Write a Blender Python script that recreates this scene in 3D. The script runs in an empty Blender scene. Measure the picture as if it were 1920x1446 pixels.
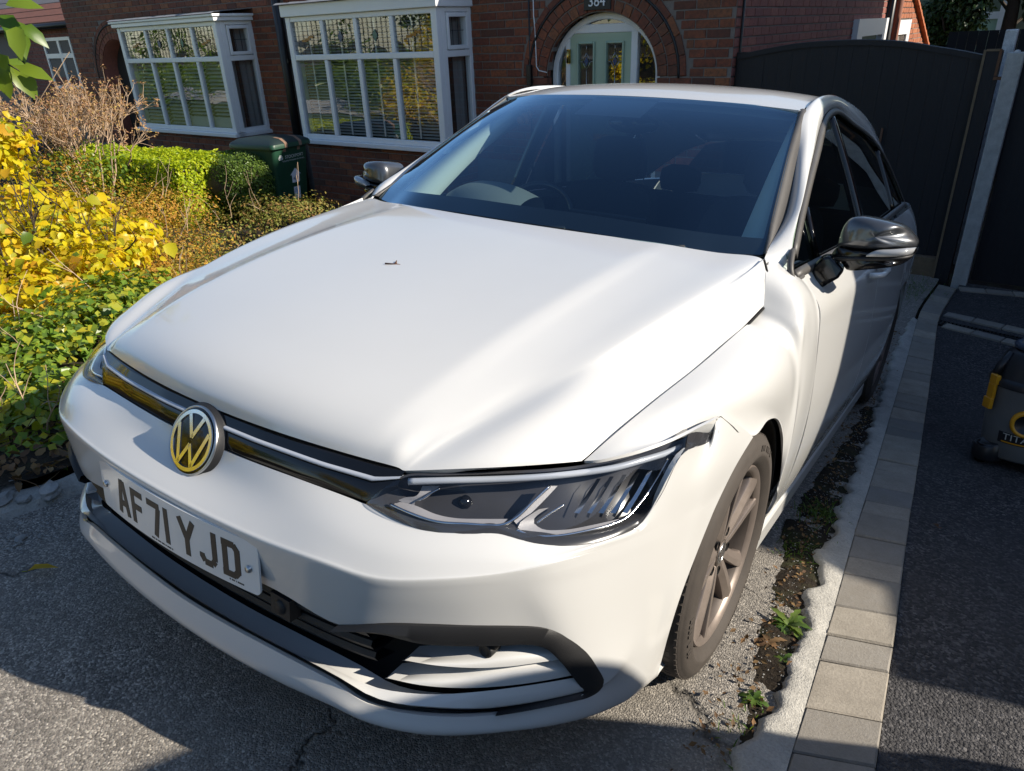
import bpy, bmesh, math, random
import numpy as np
from mathutils import Vector, Matrix
random.seed(7); np.random.seed(7)
scn = bpy.context.scene
COL = scn.collection
# ------------------------------------------------------------------ camera
CAMR = np.array([[ 0.8282756,-0.2196345, 0.5154805], [ 0.5590379, 0.3861444,-0.7337364], [-0.0378961, 0.8959091, 0.442618 ]])      # columns: right, up, back (world)
CAMP = np.array([ 1.2343267,-1.3753235, 1.4616544])
FPX = 1337.683                 # focal length in pixels of a 1920 px wide picture
cam_d = bpy.data.cameras.new('camera'); cam_d.sensor_fit = 'HORIZONTAL'; cam_d.sensor_width = 36
cam_d.lens = 36 * FPX / 1920; cam_d.clip_start = .05; cam_d.clip_end = 500
cam_o = bpy.data.objects.new('camera', cam_d); COL.objects.link(cam_o)
mw = Matrix.Identity(4)
for i in range(3):
    for j in range(3): mw[i][j] = CAMR[i][j]
    mw[i][3] = CAMP[i]
cam_o.matrix_world = mw; scn.camera = cam_o
# ------------------------------------------------------------------ light
SUN_AZ = math.radians(18)      # from +X towards +Y
SUN_EL = math.radians(29)
w = bpy.data.worlds.new('World'); scn.world = w; w.use_nodes = True
nt = w.node_tree; nt.nodes.clear()
sky = nt.nodes.new('ShaderNodeTexSky'); sky.sky_type = 'NISHITA'; sky.sun_disc = False
sky.sun_elevation = SUN_EL; sky.sun_rotation = math.radians(90) - SUN_AZ
sky.air_density = 1.0; sky.dust_density = .4; sky.ozone_density = 2.5
bg = nt.nodes.new('ShaderNodeBackground'); bg.inputs[1].default_value = .105
wo = nt.nodes.new('ShaderNodeOutputWorld')
nt.links.new(sky.outputs[0], bg.inputs[0]); nt.links.new(bg.outputs[0], wo.inputs[0])
sd = bpy.data.lights.new('sun', 'SUN'); sd.energy = 5.0; sd.angle = math.radians(.53); sd.color = (1, .91, .78)
so = bpy.data.objects.new('sun', sd); COL.objects.link(so)
SUNV = Vector((math.cos(SUN_AZ)*math.cos(SUN_EL), math.sin(SUN_AZ)*math.cos(SUN_EL), math.sin(SUN_EL)))
so.rotation_euler = SUNV.to_track_quat('Z', 'Y').to_euler(); so.location = SUNV * 30
vs = scn.view_settings; vs.view_transform = 'Standard'; vs.look = 'None'; vs.exposure = .60; vs.gamma = 1; vs.use_curve_mapping = False
scn.cycles.max_bounces = 8; scn.cycles.transparent_max_bounces = 24
scn.cycles.caustics_reflective = False; scn.cycles.caustics_refractive = False
# ------------------------------------------------------------------ frames
WM = np.array([[ 0.9996876, 0.       , 0.0249922], [-0.0039473, 0.9874483, 0.157893 ], [-0.0246785,-0.1579424, 0.9871399]])        # car coordinates -> world
CARM = Matrix([[*WM[0], 0], [*WM[1], 0], [*WM[2], 0], [0, 0, 0, 1]])
def ray(px, py):          # world direction through a pixel of the 1920 x 1446 picture
    v = CAMR @ np.array([(px-960)/FPX, -(py-723)/FPX, -1.0]); return v/np.linalg.norm(v)
CC = WM.T @ CAMP
def U(px, py, **k):       # car frame: the point on that ray with one coordinate given
    v = WM.T @ ray(px, py); (a, val), = k.items(); i = 'xyz'.index(a)
    return CC + v*(val-CC[i])/v[i]
def US(px, py, f, t0=.6, t1=9):    # car frame: where the ray meets the surface f(P) = 0
    v = WM.T @ ray(px, py); ts = np.linspace(t0, t1, 1500); last = None
    for t in ts:
        s = f(CC+v*t)
        if last is not None and (s > 0) != (last > 0):
            a, b = t-(ts[1]-ts[0]), t
            for _ in range(30):
                m = .5*(a+b)
                if (f(CC+v*m) > 0) == (last > 0): a = m
                else: b = m
            return CC+v*a
        last = s
    return CC+v*t1
def UW(px, py, **k):      # world frame
    v = ray(px, py); (a, val), = k.items(); i = 'xyz'.index(a)
    return CAMP + v*(val-CAMP[i])/v[i]
def gz(x, y):             # height of the sloping drive / garden, world frame
    if y < -4.5: b = .72
    elif y < 2.2: b = -.16*y
    else:
        u = min(1, (y-2.2)/3.6); b = -.352 - .27*(1-(1-u)**2.5)
    return b - .0253*max(-1.3, min(2.2, x))
def UG(px, py, h=0):      # world frame: where the ray meets the ground
    v = ray(px, py)
    for t in np.linspace(.5, 30, 6000):
        P = CAMP+v*t
        if P[2] < gz(P[0], P[1])+h: return P
    return CAMP+v*30
# ------------------------------------------------------------------ helpers
def V3(p): return np.array(p, float)
def crom(pts, k):
    """Catmull-Rom through the points, k steps per span."""
    P = np.array(pts, float); n = len(P)
    if n == 2:
        u = np.linspace(0, 1, k+1)[:, None]; return P[0]*(1-u)+P[1]*u
    d = np.sqrt(np.maximum(np.linalg.norm(np.diff(P, axis=0), axis=1), 1e-6))
    T = np.zeros_like(P)
    for i in range(n):
        if i == 0: continue
        if i == n-1: continue
        a, b = d[i-1], d[i]
        T[i] = ((P[i]-P[i-1])/a*b + (P[i+1]-P[i])/b*a)/(a+b)
    T[0] = 1.5*(P[1]-P[0])/d[0] - .5*T[1]; T[-1] = 1.5*(P[-1]-P[-2])/d[-1] - .5*T[-2]
    out = []
    for i in range(n-1):
        u = np.linspace(0, 1, k+1)[:, None]
        if i < n-2: u = u[:-1]
        m0, m1 = T[i]*d[i], T[i+1]*d[i]
        h = 2*u**3-3*u**2+1, u**3-2*u**2+u, -2*u**3+3*u**2, u**3-u**2
        out.append(h[0]*P[i]+h[1]*m0+h[2]*P[i+1]+h[3]*m1)
    return np.concatenate(out)
def curve_n(pts, n, k=10):
    """n points evenly spaced along the smooth curve through pts"""
    c = crom(pts, k); L = np.r_[0, np.cumsum(np.linalg.norm(np.diff(c, axis=0), axis=1))]
    s = np.linspace(0, L[-1], n)
    return np.stack([np.interp(s, L, c[:, i]) for i in range(3)], 1)
def line_n(pts, n):
    c = np.array(pts, float); L = np.r_[0, np.cumsum(np.linalg.norm(np.diff(c, axis=0), axis=1))]
    s = np.linspace(0, L[-1], n)
    return np.stack([np.interp(s, L, c[:, i]) for i in range(3)], 1)
def patch(rows, ku, kv):
    """tensor patch through a grid of control points -> array [v][u][3]"""
    R = np.array([crom(r, ku) for r in rows])
    return np.stack([crom(R[:, j], kv) for j in range(R.shape[1])], 1)
def mirror_row(row):
    row = [V3(p) for p in row]; m = [p*[-1, 1, 1] for p in row[:0:-1]]
    return m+row
def mirx(g): return np.array(g)*[-1, 1, 1]
class MB:
    """collects faces and links them as one mesh object"""
    def __init__(s): s.v = []; s.f = []; s.m = []; s.sm = []
    def add(s, vs, fs, mat=0, smooth=False):
        o = len(s.v); s.v.extend([tuple(map(float, p)) for p in vs])
        for f in fs: s.f.append(tuple(i+o for i in f)); s.m.append(mat); s.sm.append(smooth)
    def grid(s, g, mat=0, smooth=True, keep=None, flip=False, closeu=False, closev=False):
        g = np.array(g); nv, nu = g.shape[:2]; fs = []
        for i in range(nv - (0 if closev else 1)):
            for j in range(nu - (0 if closeu else 1)):
                if keep is not None and not keep(i, j): continue
                a, b, c, d = i*nu+j, i*nu+(j+1) % nu, ((i+1) % nv)*nu+(j+1) % nu, ((i+1) % nv)*nu+j
                fs.append((d, c, b, a) if flip else (a, b, c, d))
        s.add(g.reshape(-1, 3), fs, mat, smooth)
    def box(s, lo, hi, mat=0):
        (x0, y0, z0), (x1, y1, z1) = lo, hi
        s.add([(x0,y0,z0),(x1,y0,z0),(x1,y1,z0),(x0,y1,z0),(x0,y0,z1),(x1,y0,z1),(x1,y1,z1),(x0,y1,z1)],
              [(0,3,2,1),(4,5,6,7),(0,1,5,4),(1,2,6,5),(2,3,7,6),(3,0,4,7)], mat)
    def hexa(s, p, mat=0):     # 8 corners, bottom ring then top ring
        s.add(p, [(0,3,2,1),(4,5,6,7),(0,1,5,4),(1,2,6,5),(2,3,7,6),(3,0,4,7)], mat)
    def tube(s, pts, r, n=8, mat=0, cap=True, smooth=True, flat=None):
        pts = np.array(pts, float); m = len(pts); rs = r if hasattr(r, '__len__') else [r]*m
        T = np.gradient(pts, axis=0); T /= np.maximum(np.linalg.norm(T, axis=1, keepdims=True), 1e-9)
        up = V3((0, 0, 1)) if abs(T[0][2]) < .9 else V3((1, 0, 0)); ring = []
        for i in range(m):
            a = np.cross(T[i], up); la = np.linalg.norm(a)
            if la < 1e-6: a = np.cross(T[i], V3((0, 1, 0))); la = np.linalg.norm(a)
            a /= la; b = np.cross(a, T[i]); up = b
            for k in range(n):
                t = 2*math.pi*k/n; ring.append(pts[i]+rs[i]*(math.cos(t)*a+math.sin(t)*b))
        fs = [(i*n+k, i*n+(k+1) % n, (i+1)*n+(k+1) % n, (i+1)*n+k) for i in range(m-1) for k in range(n)]
        if cap: fs += [tuple(range(n))[::-1], tuple((m-1)*n+k for k in range(n))]
        s.add(ring, fs, mat, smooth)
    def lathe(s, prof, n=48, axis='x', c=(0, 0, 0), mat=0, smooth=True, a0=0, a1=2*math.pi):
        """prof: list of (radius, along-axis)"""
        full = abs(a1-a0-2*math.pi) < 1e-6; k = n if full else n+1; g = []
        for r, h in prof:
            row = []
            for i in range(k):
                t = a0+(a1-a0)*i/n; x, y = r*math.cos(t), r*math.sin(t)
                row.append({'x': (h, x, y), 'y': (x, h, y), 'z': (x, y, h)}[axis])
            g.append(row)
        s.grid(np.array(g)+np.array(c), mat, smooth, closeu=full)
    def build(s, name, mats, parent=None, M=None, sharp=None):
        me = bpy.data.meshes.new(name); me.from_pydata(s.v, [], s.f)
        for m in (mats if isinstance(mats, (list, tuple)) else [mats]): me.materials.append(m)
        me.polygons.foreach_set('material_index', s.m); me.polygons.foreach_set('use_smooth', s.sm)
        me.update()
        if sharp is not None: me.set_sharp_from_angle(angle=math.radians(sharp))
        o = bpy.data.objects.new(name, me); COL.objects.link(o)
        if parent is not None: o.parent = parent
        if M is not None: o.matrix_world = M
        return o
def weld(o, d=1e-4):
    bm = bmesh.new(); bm.from_mesh(o.data); bmesh.ops.remove_doubles(bm, verts=bm.verts, dist=d)
    bm.to_mesh(o.data); bm.free(); return o
def orient(o, c):
    """turn all faces to look away from the point c (or along it when it is far off)"""
    bm = bmesh.new(); bm.from_mesh(o.data); bmesh.ops.recalc_face_normals(bm, faces=bm.faces)
    s = sum((f.calc_center_median()-Vector(c)).dot(f.normal)*f.calc_area() for f in bm.faces)
    if s < 0: bmesh.ops.reverse_faces(bm, faces=bm.faces)
    bm.to_mesh(o.data); bm.free(); return o
def flange(o, d=.012, c=(0, 1.2, .5), r=.0):
    """give a panel a turned-in edge all round, so that shut lines have depth"""
    weld(o); orient(o, c)
    bm = bmesh.new(); bm.from_mesh(o.data); bm.normal_update()
    be = [e for e in bm.edges if len(e.link_faces) == 1]
    nor = {v: v.normal.copy() for e in be for v in e.verts}
    ret = bmesh.ops.extrude_edge_only(bm, edges=be); nv = [g for g in ret['geom'] if isinstance(g, bmesh.types.BMVert)]
    old = {}
    for v in nv:
        for e in v.link_edges:
            w_ = e.other_vert(v)
            if w_ in nor: old[v] = nor[w_]
    for v in nv: v.co -= old.get(v, Vector((0, 0, 0)))*d
    for e in be: e.smooth = False
    for f in bm.faces: f.smooth = True
    bm.to_mesh(o.data); bm.free(); return o
def solidify(o, t, off=-1):
    m = o.modifiers.new('thick', 'SOLIDIFY'); m.thickness = t; m.offset = off; return o
def bevel(o, w_, seg=2):
    m = o.modifiers.new('bev', 'BEVEL'); m.width = w_; m.segments = seg; m.limit_method = 'ANGLE'; return o
def tag(o, label=None, cat=None, group=None, kind=None):
    if label: o['label'] = label
    if cat: o['category'] = cat
    if group: o['group'] = group
    if kind: o['kind'] = kind
    return o
def empty(name, loc=(0, 0, 0), M=None):
    o = bpy.data.objects.new(name, None); COL.objects.link(o); o.empty_display_size = .2
    if M is not None: o.matrix_world = M
    else: o.location = loc
    return o
def inst(o, parent=None, loc=None, rot=None, scale=None, M=None):
    c = o.copy(); COL.objects.link(c)
    if parent is not None: c.parent = parent
    if M is not None: c.matrix_basis = M
    if loc is not None: c.location = loc
    if rot is not None: c.rotation_euler = rot
    if scale is not None: c.scale = scale
    return c
# ------------------------------------------------------------------ materials
class NT:
    def __init__(s, name):
        s.m = bpy.data.materials.new(name); s.m.use_nodes = True; s.t = s.m.node_tree; s.t.nodes.clear()
        s.out = s.t.nodes.new('ShaderNodeOutputMaterial')
    def n(s, typ, **k):
        nd = s.t.nodes.new('ShaderNode'+typ)
        for a, v in k.items():
            if a.startswith('i_'):
                nd.inputs[a[2:].replace('_', ' ')].default_value = v
            else: setattr(nd, a, v)
        return nd
    def l(s, a, b): s.t.links.new(a, b)
    def pbsdf(s, col=(.5, .5, .5), rough=.5, metal=0, spec=.5, coat=0, coatr=.03, link=True):
        p = s.n('BsdfPrincipled'); p.inputs['Base Color'].default_value = (*col, 1); p.inputs['Roughness'].default_value = rough
        p.inputs['Metallic'].default_value = metal; p.inputs['Specular IOR Level'].default_value = spec
        p.inputs['Coat Weight'].default_value = coat; p.inputs['Coat Roughness'].default_value = coatr
        if link: s.l(p.outputs[0], s.out.inputs[0])
        return p
    def noise(s, scale, detail=3, rough=.6, coord='Object', vec=None, dim='3D'):
        nz = s.n('TexNoise'); nz.inputs['Scale'].default_value = scale; nz.inputs['Detail'].default_value = detail; nz.inputs['Roughness'].default_value = rough
        if vec is None: vec = s.n('TexCoord').outputs[coord]
        s.l(vec, nz.inputs['Vector']); return nz
    def ramp(s, fac, stops, interp='LINEAR'):
        r = s.n('ValToRGB'); r.color_ramp.interpolation = interp; el = r.color_ramp.elements
        while len(el) < len(stops): el.new(.5)
        for e, (p, c) in zip(el, stops):
            e.position = p; e.color = (*c, 1) if hasattr(c, '__len__') else (c, c, c, 1)
        s.l(fac, r.inputs[0]); return r
    def mixc(s, fac, a, b, mode='MIX'):
        m = s.n('Mix', data_type='RGBA', blend_type=mode)
        for sock, v in ((m.inputs[0], fac), (m.inputs[6], a), (m.inputs[7], b)):
            if hasattr(v, 'is_linked') or hasattr(v, 'links'): s.l(v, sock)
            elif hasattr(v, '__len__'): sock.default_value = (*v, 1)
            else: sock.default_value = v
        return m.outputs[2]
    def math(s, op, a, b=None):
        m = s.n('Math', operation=op)
        for i, v in enumerate((a, b)):
            if v is None: continue
            if hasattr(v, 'links'): s.l(v, m.inputs[i])
            else: m.inputs[i].default_value = v
        return m.outputs[0]
    def bump(s, h, strength, dist, p, normal_in=None):
        b = s.n('Bump'); b.inputs['Strength'].default_value = strength; b.inputs['Distance'].default_value = dist
        s.l(h, b.inputs['Height'])
        if normal_in is not None: s.l(normal_in, b.inputs['Normal'])
        s.l(b.outputs[0], p.inputs['Normal']); return b
def simple(name, col, rough=.5, metal=0, spec=.5, coat=0, var=.12, scale=9, bumpd=0, bscale=60):
    t = NT(name); p = t.pbsdf(col, rough, metal, spec, coat)
    if var:
        nz = t.noise(scale, 4)
        c = t.mixc(nz.outputs[0], tuple(x*(1-var) for x in col), tuple(min(1, x*(1+var)) for x in col))
        t.l(c, p.inputs['Base Color'])
        rr = t.ramp(nz.outputs[0], [(0, max(0, rough-.06)), (1, min(1, rough+.06))]); t.l(rr.outputs[0], p.inputs['Roughness'])
    if bumpd:
        nb = t.noise(bscale, 3); t.bump(nb.outputs[0], .6, bumpd, p)
    return t.m
def glass(name, tint=(.8, .86, .85), boost=1.0, base=0.0, ior=1.5, rough=0.0, gcol=(1, 1, 1)):
    """a thin pane: tinted see-through plus a mirror reflection that grows at grazing angles"""
    t = NT(name); fr = t.n('Fresnel'); gm = t.n('NewGeometry')
    mi = t.n('Mix'); mi.inputs[2].default_value = ior; mi.inputs[3].default_value = 1/ior; t.l(gm.outputs['Backfacing'], mi.inputs[0]); t.l(mi.outputs[0], fr.inputs[0])
    f = t.math('MINIMUM', t.math('ADD', t.math('MULTIPLY', fr.outputs[0], boost), base), 1.0)
    tr = t.n('BsdfTransparent'); tr.inputs[0].default_value = (*tint, 1)
    gl = t.n('BsdfGlossy'); gl.inputs['Roughness'].default_value = rough; gl.inputs[0].default_value = (*gcol, 1)
    mx = t.n('MixShader'); t.l(f, mx.inputs[0]); t.l(tr.outputs[0], mx.inputs[1]); t.l(gl.outputs[0], mx.inputs[2])
    t.l(mx.outputs[0], t.out.inputs[0]); return t.m
def leafmat(name, cols, trans=.35, rough=.45, spec=.4):
    """leaf: colour differs from leaf to leaf (per island and per object), with light coming through"""
    t = NT(name); g = t.n('NewGeometry'); oi = t.n('ObjectInfo')
    r = t.math('FRACT', t.math('ADD', g.outputs['Random Per Island'], oi.outputs['Random']))
    st = [(i/max(1, len(cols)-1), c) for i, c in enumerate(cols)]
    ra = t.ramp(r, st)
    p = t.pbsdf((.1, .1, .1), rough, 0, spec, link=False); t.l(ra.outputs[0], p.inputs['Base Color'])
    tl = t.n('BsdfTranslucent'); br = t.mixc(1.0, ra.outputs[0], (1.5, 1.5, .7), 'MULTIPLY'); t.l(br, tl.inputs[0])
    mx = t.n('MixShader'); mx.inputs[0].default_value = trans; t.l(p.outputs[0], mx.inputs[1]); t.l(tl.outputs[0], mx.inputs[2])
    t.l(mx.outputs[0], t.out.inputs[0]); return t.m
M_ = {}
def text_mesh(body, size, depth=0.0):
    """lettering as a plain mesh (vertices and faces in the XY plane, centred)"""
    cu = bpy.data.curves.new('txt', 'FONT'); cu.body = body; cu.size = size; cu.extrude = depth; cu.align_x = 'CENTER'; cu.align_y = 'CENTER'
    ob = bpy.data.objects.new('txt', cu); COL.objects.link(ob); dg = bpy.context.evaluated_depsgraph_get(); dg.update()
    me = bpy.data.meshes.new_from_object(ob.evaluated_get(dg))
    vs = [tuple(v.co) for v in me.vertices]; fs = [tuple(p.vertices) for p in me.polygons]
    bpy.data.objects.remove(ob); bpy.data.curves.remove(cu); bpy.data.meshes.remove(me)
    return np.array(vs), fs
# ------------------------------------------------------------------ materials of the car
t = NT('white_car_paint'); p = t.pbsdf((.74, .74, .72), .42, 0, .5, 1.0, .04)
nz = t.noise(2.2, 5, .65); fine = t.noise(240, 2, .6)
c = t.mixc(t.ramp(nz.outputs[0], [(.35, .0), (.75, .35)]).outputs[0], (.60, .60, .585), (.565, .56, .54))
spk = t.ramp(fine.outputs[0], [(.74, 0.0), (.80, .55)]); t.l(t.mixc(spk.outputs[0], c, (.52, .49, .44)), p.inputs['Base Color'])
cr = t.ramp(nz.outputs[0], [(.3, .03), (.8, .12)]); t.l(cr.outputs[0], p.inputs['Coat Roughness'])
M_['paint'] = t.m
M_['pblack'] = simple('black_textured_plastic', (.012, .012, .013), .55, bumpd=.0006, bscale=900)
M_['gblack'] = simple('black_gloss_plastic', (.006, .006, .007), .08, var=.1)
M_['dark'] = simple('dark_void_liner', (.006, .006, .006), .9)
M_['chrome'] = simple('chrome', (.80, .80, .80), .12, 1.0, var=.05)
M_['satin'] = simple('satin_metal', (.55, .55, .55), .3, 1.0, var=.08)
M_['trim'] = simple('grey_rubber_trim', (.075, .07, .065), .5, var=.2)
M_['mirrorgrey'] = simple('dark_grey_metallic_paint', (.075, .08, .088), .32, .55, coat=1, var=.18, scale=60)
M_['winds'] = glass('windscreen_glass', (.64, .78, .80), 2.0, .01, gcol=(.55, .78, 1.0))
M_['sideg'] = glass('tinted_side_glass', (.60, .70, .64), 1.0, .0)
M_['privacy'] = glass('dark_privacy_glass', (.10, .12, .12), 1.0, .0)
M_['lens'] = glass('clear_lamp_lens', (.92, .93, .94), 1.0, .0)
M_['drl'] = simple('light_guide_plastic', (.42, .45, .50), .2, 0, .6, .6, var=.08)
M_['lampgrey'] = simple('lamp_grey_bezel', (.33, .32, .33), .4, var=.2, bumpd=.001, bscale=500)
M_['lampdark'] = simple('lamp_dark_bezel', (.040, .040, .044), .22, var=.2)
M_['rubber'] = simple('tyre_rubber', (.052, .043, .036), .75, var=.3, scale=30, bumpd=.0008, bscale=300)
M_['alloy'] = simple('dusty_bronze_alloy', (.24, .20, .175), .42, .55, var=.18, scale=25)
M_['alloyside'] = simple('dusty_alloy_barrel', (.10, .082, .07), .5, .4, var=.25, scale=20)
M_['platew'] = simple('white_plate_acrylic', (.78, .78, .76), .2, 0, .5, .5, var=.05)
M_['platek'] = simple('black_plate_lettering', (.014, .014, .012), .4, var=.3, scale=120)
M_['seat'] = simple('dark_grey_seat_cloth', (.014, .015, .018), .9, var=.2, bumpd=.001)
M_['dash'] = simple('dark_soft_dashboard', (.035, .040, .042), .6, var=.15, bumpd=.0006, bscale=500)
M_['dashlight'] = simple('grey_instrument_hood', (.16, .17, .165), .65, var=.1)
M_['headl'] = simple('pale_pillar_cloth', (.62, .63, .58), .9, var=.05)
M_['clear'] = simple('clear_indicator_plastic', (.34, .35, .36), .12, 0, .6, .5, var=.1)
M_['seal'] = simple('black_window_seal', (.010, .010, .011), .35)
M_['brake'] = simple('brake_iron', (.09, .075, .07), .5, .6)
# ================================================================== materials of the setting
def asphalt(name, base, stone, wear, crack=0, scale=230, dist=.004):
    t = NT(name); p = t.pbsdf(base, .85, 0, .35); co = t.n('TexCoord').outputs['Object']
    v = t.n('TexVoronoi'); v.inputs['Scale'].default_value = scale; t.l(co, v.inputs['Vector'])
    v2 = t.n('TexVoronoi'); v2.inputs['Scale'].default_value = scale*2.3; t.l(co, v2.inputs['Vector'])
    big = t.noise(1.3, 6, .7, vec=co); med = t.noise(14, 4, .7, vec=co)
    sep = t.n('SeparateColor'); t.l(v.outputs['Color'], sep.inputs[0])
    r = t.ramp(sep.outputs[0], [(0, tuple(x*.55 for x in base)), (.45, base), (.8, stone), (1, tuple(min(1, x*1.7) for x in stone))])
    c = t.mixc(t.ramp(big.outputs[0], [(.38, 0), (.66, .75)]).outputs[0], r.outputs[0], wear)
    c = t.mixc(t.ramp(med.outputs[0], [(.35, .35), (.65, 0)]).outputs[0], c, tuple(x*.45 for x in base))
    h = t.math('ADD', t.math('MULTIPLY', v.outputs['Distance'], -1.0), t.math('MULTIPLY', v2.outputs['Distance'], -.4))
    if crack:
        wv = t.noise(2.2, 5, .7, vec=co); ad = t.n('VectorMath', operation='MULTIPLY_ADD'); t.l(wv.outputs['Color'], ad.inputs[0]); ad.inputs[1].default_value = (.6, .6, 0); t.l(co, ad.inputs[2])
        vc = t.n('TexVoronoi', feature='DISTANCE_TO_EDGE'); vc.inputs['Scale'].default_value = crack; t.l(ad.outputs[0], vc.inputs['Vector'])
        brk = t.noise(3.1, 2, .5, vec=co)
        k = t.math('MULTIPLY', t.ramp(vc.outputs['Distance'], [(0, 1), (.012, .35), (.022, 0)]).outputs[0], t.ramp(brk.outputs[0], [(.47, 0), (.58, 1)]).outputs[0])
        c = t.mixc(t.math('MULTIPLY', k, .8), c, (.02, .018, .015)); h = t.math('SUBTRACT', h, t.math('MULTIPLY', k, 2.5))
    t.l(c, p.inputs['Base Color']); t.bump(h, .9, dist, p); return t.m
M_['asph'] = asphalt('old_worn_asphalt', (.22, .20, .178), (.40, .365, .315), (.31, .285, .245), 1.1, 210, .0035)
M_['tarmac'] = asphalt('dark_open_tarmac', (.050, .049, .053), (.12, .115, .115), (.068, .066, .068), 0, 120, .009)
M_['road'] = asphalt('road_tarmac', (.09, .088, .085), (.14, .135, .13), (.12, .115, .11), 0, 120, .004)
t = NT('garden_soil'); p = t.pbsdf((.03, .02, .013), .95, 0, .2); a = t.noise(9, 8, .75); b = t.noise(70, 4, .7); m = t.noise(4.5, 5, .7)
c = t.ramp(a.outputs[0], [(.3, (.012, .009, .007)), (.5, (.034, .026, .018)), (.7, (.065, .050, .034))]).outputs[0]
c = t.mixc(t.ramp(m.outputs[0], [(.50, 0), (.64, .8)]).outputs[0], c, (.035, .045, .014)); c = t.mixc(t.ramp(b.outputs[0], [(.60, 0), (.72, .7)]).outputs[0], c, (.13, .11, .085))
t.l(c, p.inputs['Base Color']); t.bump(t.math('ADD', a.outputs[0], t.math('MULTIPLY', b.outputs[0], .5)), 1, .02, p); M_['soil'] = t.m
t = NT('mown_grass'); p = t.pbsdf((.05, .08, .02), .9, 0, .2); a = t.noise(5, 8, .75)
t.l(t.ramp(a.outputs[0], [(.3, (.030, .055, .012)), (.55, (.075, .115, .025)), (.75, (.12, .13, .045))]).outputs[0], p.inputs['Base Color']); b = t.noise(90, 3, .7); t.bump(b.outputs[0], 1, .03, p); M_['lawn'] = t.m
def stone(name, cols, rough=.85, sc=14, bd=.003, isl=.5):
    t = NT(name); p = t.pbsdf(cols[0], rough, 0, .35); oi = t.n('ObjectInfo'); g = t.n('NewGeometry'); co = t.n('TexCoord').outputs['Object']
    ad = t.n('VectorMath', operation='ADD'); t.l(co, ad.inputs[0]); t.l(oi.outputs['Location'], ad.inputs[1])
    a = t.noise(sc, 6, .7, vec=ad.outputs[0]); b = t.noise(sc*14, 3, .7, vec=ad.outputs[0])
    r = t.math('FRACT', t.math('ADD', oi.outputs['Random'], g.outputs['Random Per Island']))
    base = t.ramp(r, [(i/max(1, len(cols)-1), c) for i, c in enumerate(cols)])
    c = t.mixc(t.ramp(a.outputs[0], [(.3, .6), (.7, 0)]).outputs[0], base.outputs[0], tuple(x*.45 for x in cols[0]))
    c = t.mixc(t.ramp(b.outputs[0], [(.35, .35), (.6, 0)]).outputs[0], c, tuple(x*.4 for x in cols[0]))
    t.l(c, p.inputs['Base Color']); t.bump(t.math('ADD', a.outputs[0], t.math('MULTIPLY', b.outputs[0], .6)), .8, bd, p); return t.m
M_['sett'] = stone('concrete_sett', [(.42, .37, .30), (.36, .33, .28), (.46, .405, .33), (.20, .195, .185), (.40, .36, .295), (.25, .24, .225), (.45, .395, .32)], .85, 12, .003)
M_['conc'] = stone('rough_old_concrete', [(.50, .485, .44), (.56, .54, .49)], .9, 10, .012)
M_['concpost'] = stone('pale_concrete_post', [(.42, .42, .40)], .85, 16, .003)
M_['pebble'] = stone('pale_stone', [(.45, .45, .43), (.34, .33, .31), (.52, .51, .49)], .8, 20, .006)
M_['brick'] = None
def brickmat(name, cols, dirt):
    t = NT(name); p = t.pbsdf(cols[0], .8, 0, .35); oi = t.n('ObjectInfo'); g = t.n('NewGeometry'); co = t.n('TexCoord').outputs['Object']
    pos = g.outputs['Position']
    r = t.math('FRACT', t.math('ADD', t.math('MULTIPLY', oi.outputs['Random'], 7.13), g.outputs['Random Per Island']))
    base = t.ramp(r, [(i/max(1, len(cols)-1), c) for i, c in enumerate(cols)])
    a = t.noise(30, 5, .7, vec=pos); b = t.noise(220, 3, .7, vec=pos); big = t.noise(.9, 4, .6, vec=pos)
    c = t.mixc(t.ramp(a.outputs[0], [(.32, .75), (.62, 0)]).outputs[0], base.outputs[0], dirt)
    c = t.mixc(t.ramp(big.outputs[0], [(.42, 0), (.7, .5)]).outputs[0], c, dirt)
    t.l(c, p.inputs['Base Color']); t.bump(t.math('ADD', a.outputs[0], b.outputs[0]), .8, .003, p); return t.m
M_['brick'] = brickmat('weathered_red_brick', [(.30, .088, .045), (.21, .064, .038), (.37, .115, .050), (.14, .052, .036), (.32, .10, .048), (.25, .072, .040), (.38, .14, .06), (.10, .045, .036)], (.07, .040, .030))
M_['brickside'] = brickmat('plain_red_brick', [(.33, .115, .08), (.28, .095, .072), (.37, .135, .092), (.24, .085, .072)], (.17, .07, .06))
M_['bricklit'] = brickmat('sunlit_orange_brick', [(.36, .125, .055), (.30, .10, .048), (.40, .15, .065)], (.26, .09, .045))  # red brick with the orange of the sunlight put into its colour
M_['mortar'] = simple('grey_mortar', (.20, .17, .15), .95, var=.35, scale=25, bumpd=.004, bscale=120)
M_['upvc'] = simple('white_window_plastic', (.78, .79, .80), .32, 0, .5, .2, var=.04)
M_['blind'] = simple('pale_blind_slat', (.50, .52, .52), .5, var=.06)
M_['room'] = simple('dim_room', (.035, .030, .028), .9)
M_['curtain'] = simple('grey_net_curtain', (.30, .31, .32), .9, var=.1)
M_['wglass'] = glass('house_window_glass', (.82, .85, .84), 2.6, .05)
M_['lead'] = simple('lead_came', (.03, .03, .032), .5, .3)
M_['doorgreen'] = simple('sage_green_door', (.36, .47, .36), .4, 0, .5, .2, var=.04)
M_['brass'] = simple('brass', (.62, .42, .12), .25, 1.0)
M_['blackpaint'] = simple('black_downpipe_paint', (.012, .012, .013), .4, var=.3)
M_['slate'] = simple('grey_roof_slate', (.14, .13, .13), .7, var=.3, scale=6)
M_['tile'] = simple('brown_roof_tile', (.20, .075, .045), .8, var=.35, scale=8)
M_['tileor'] = simple('orange_ridge_tile', (.42, .13, .05), .8, var=.3, scale=12)
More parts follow.
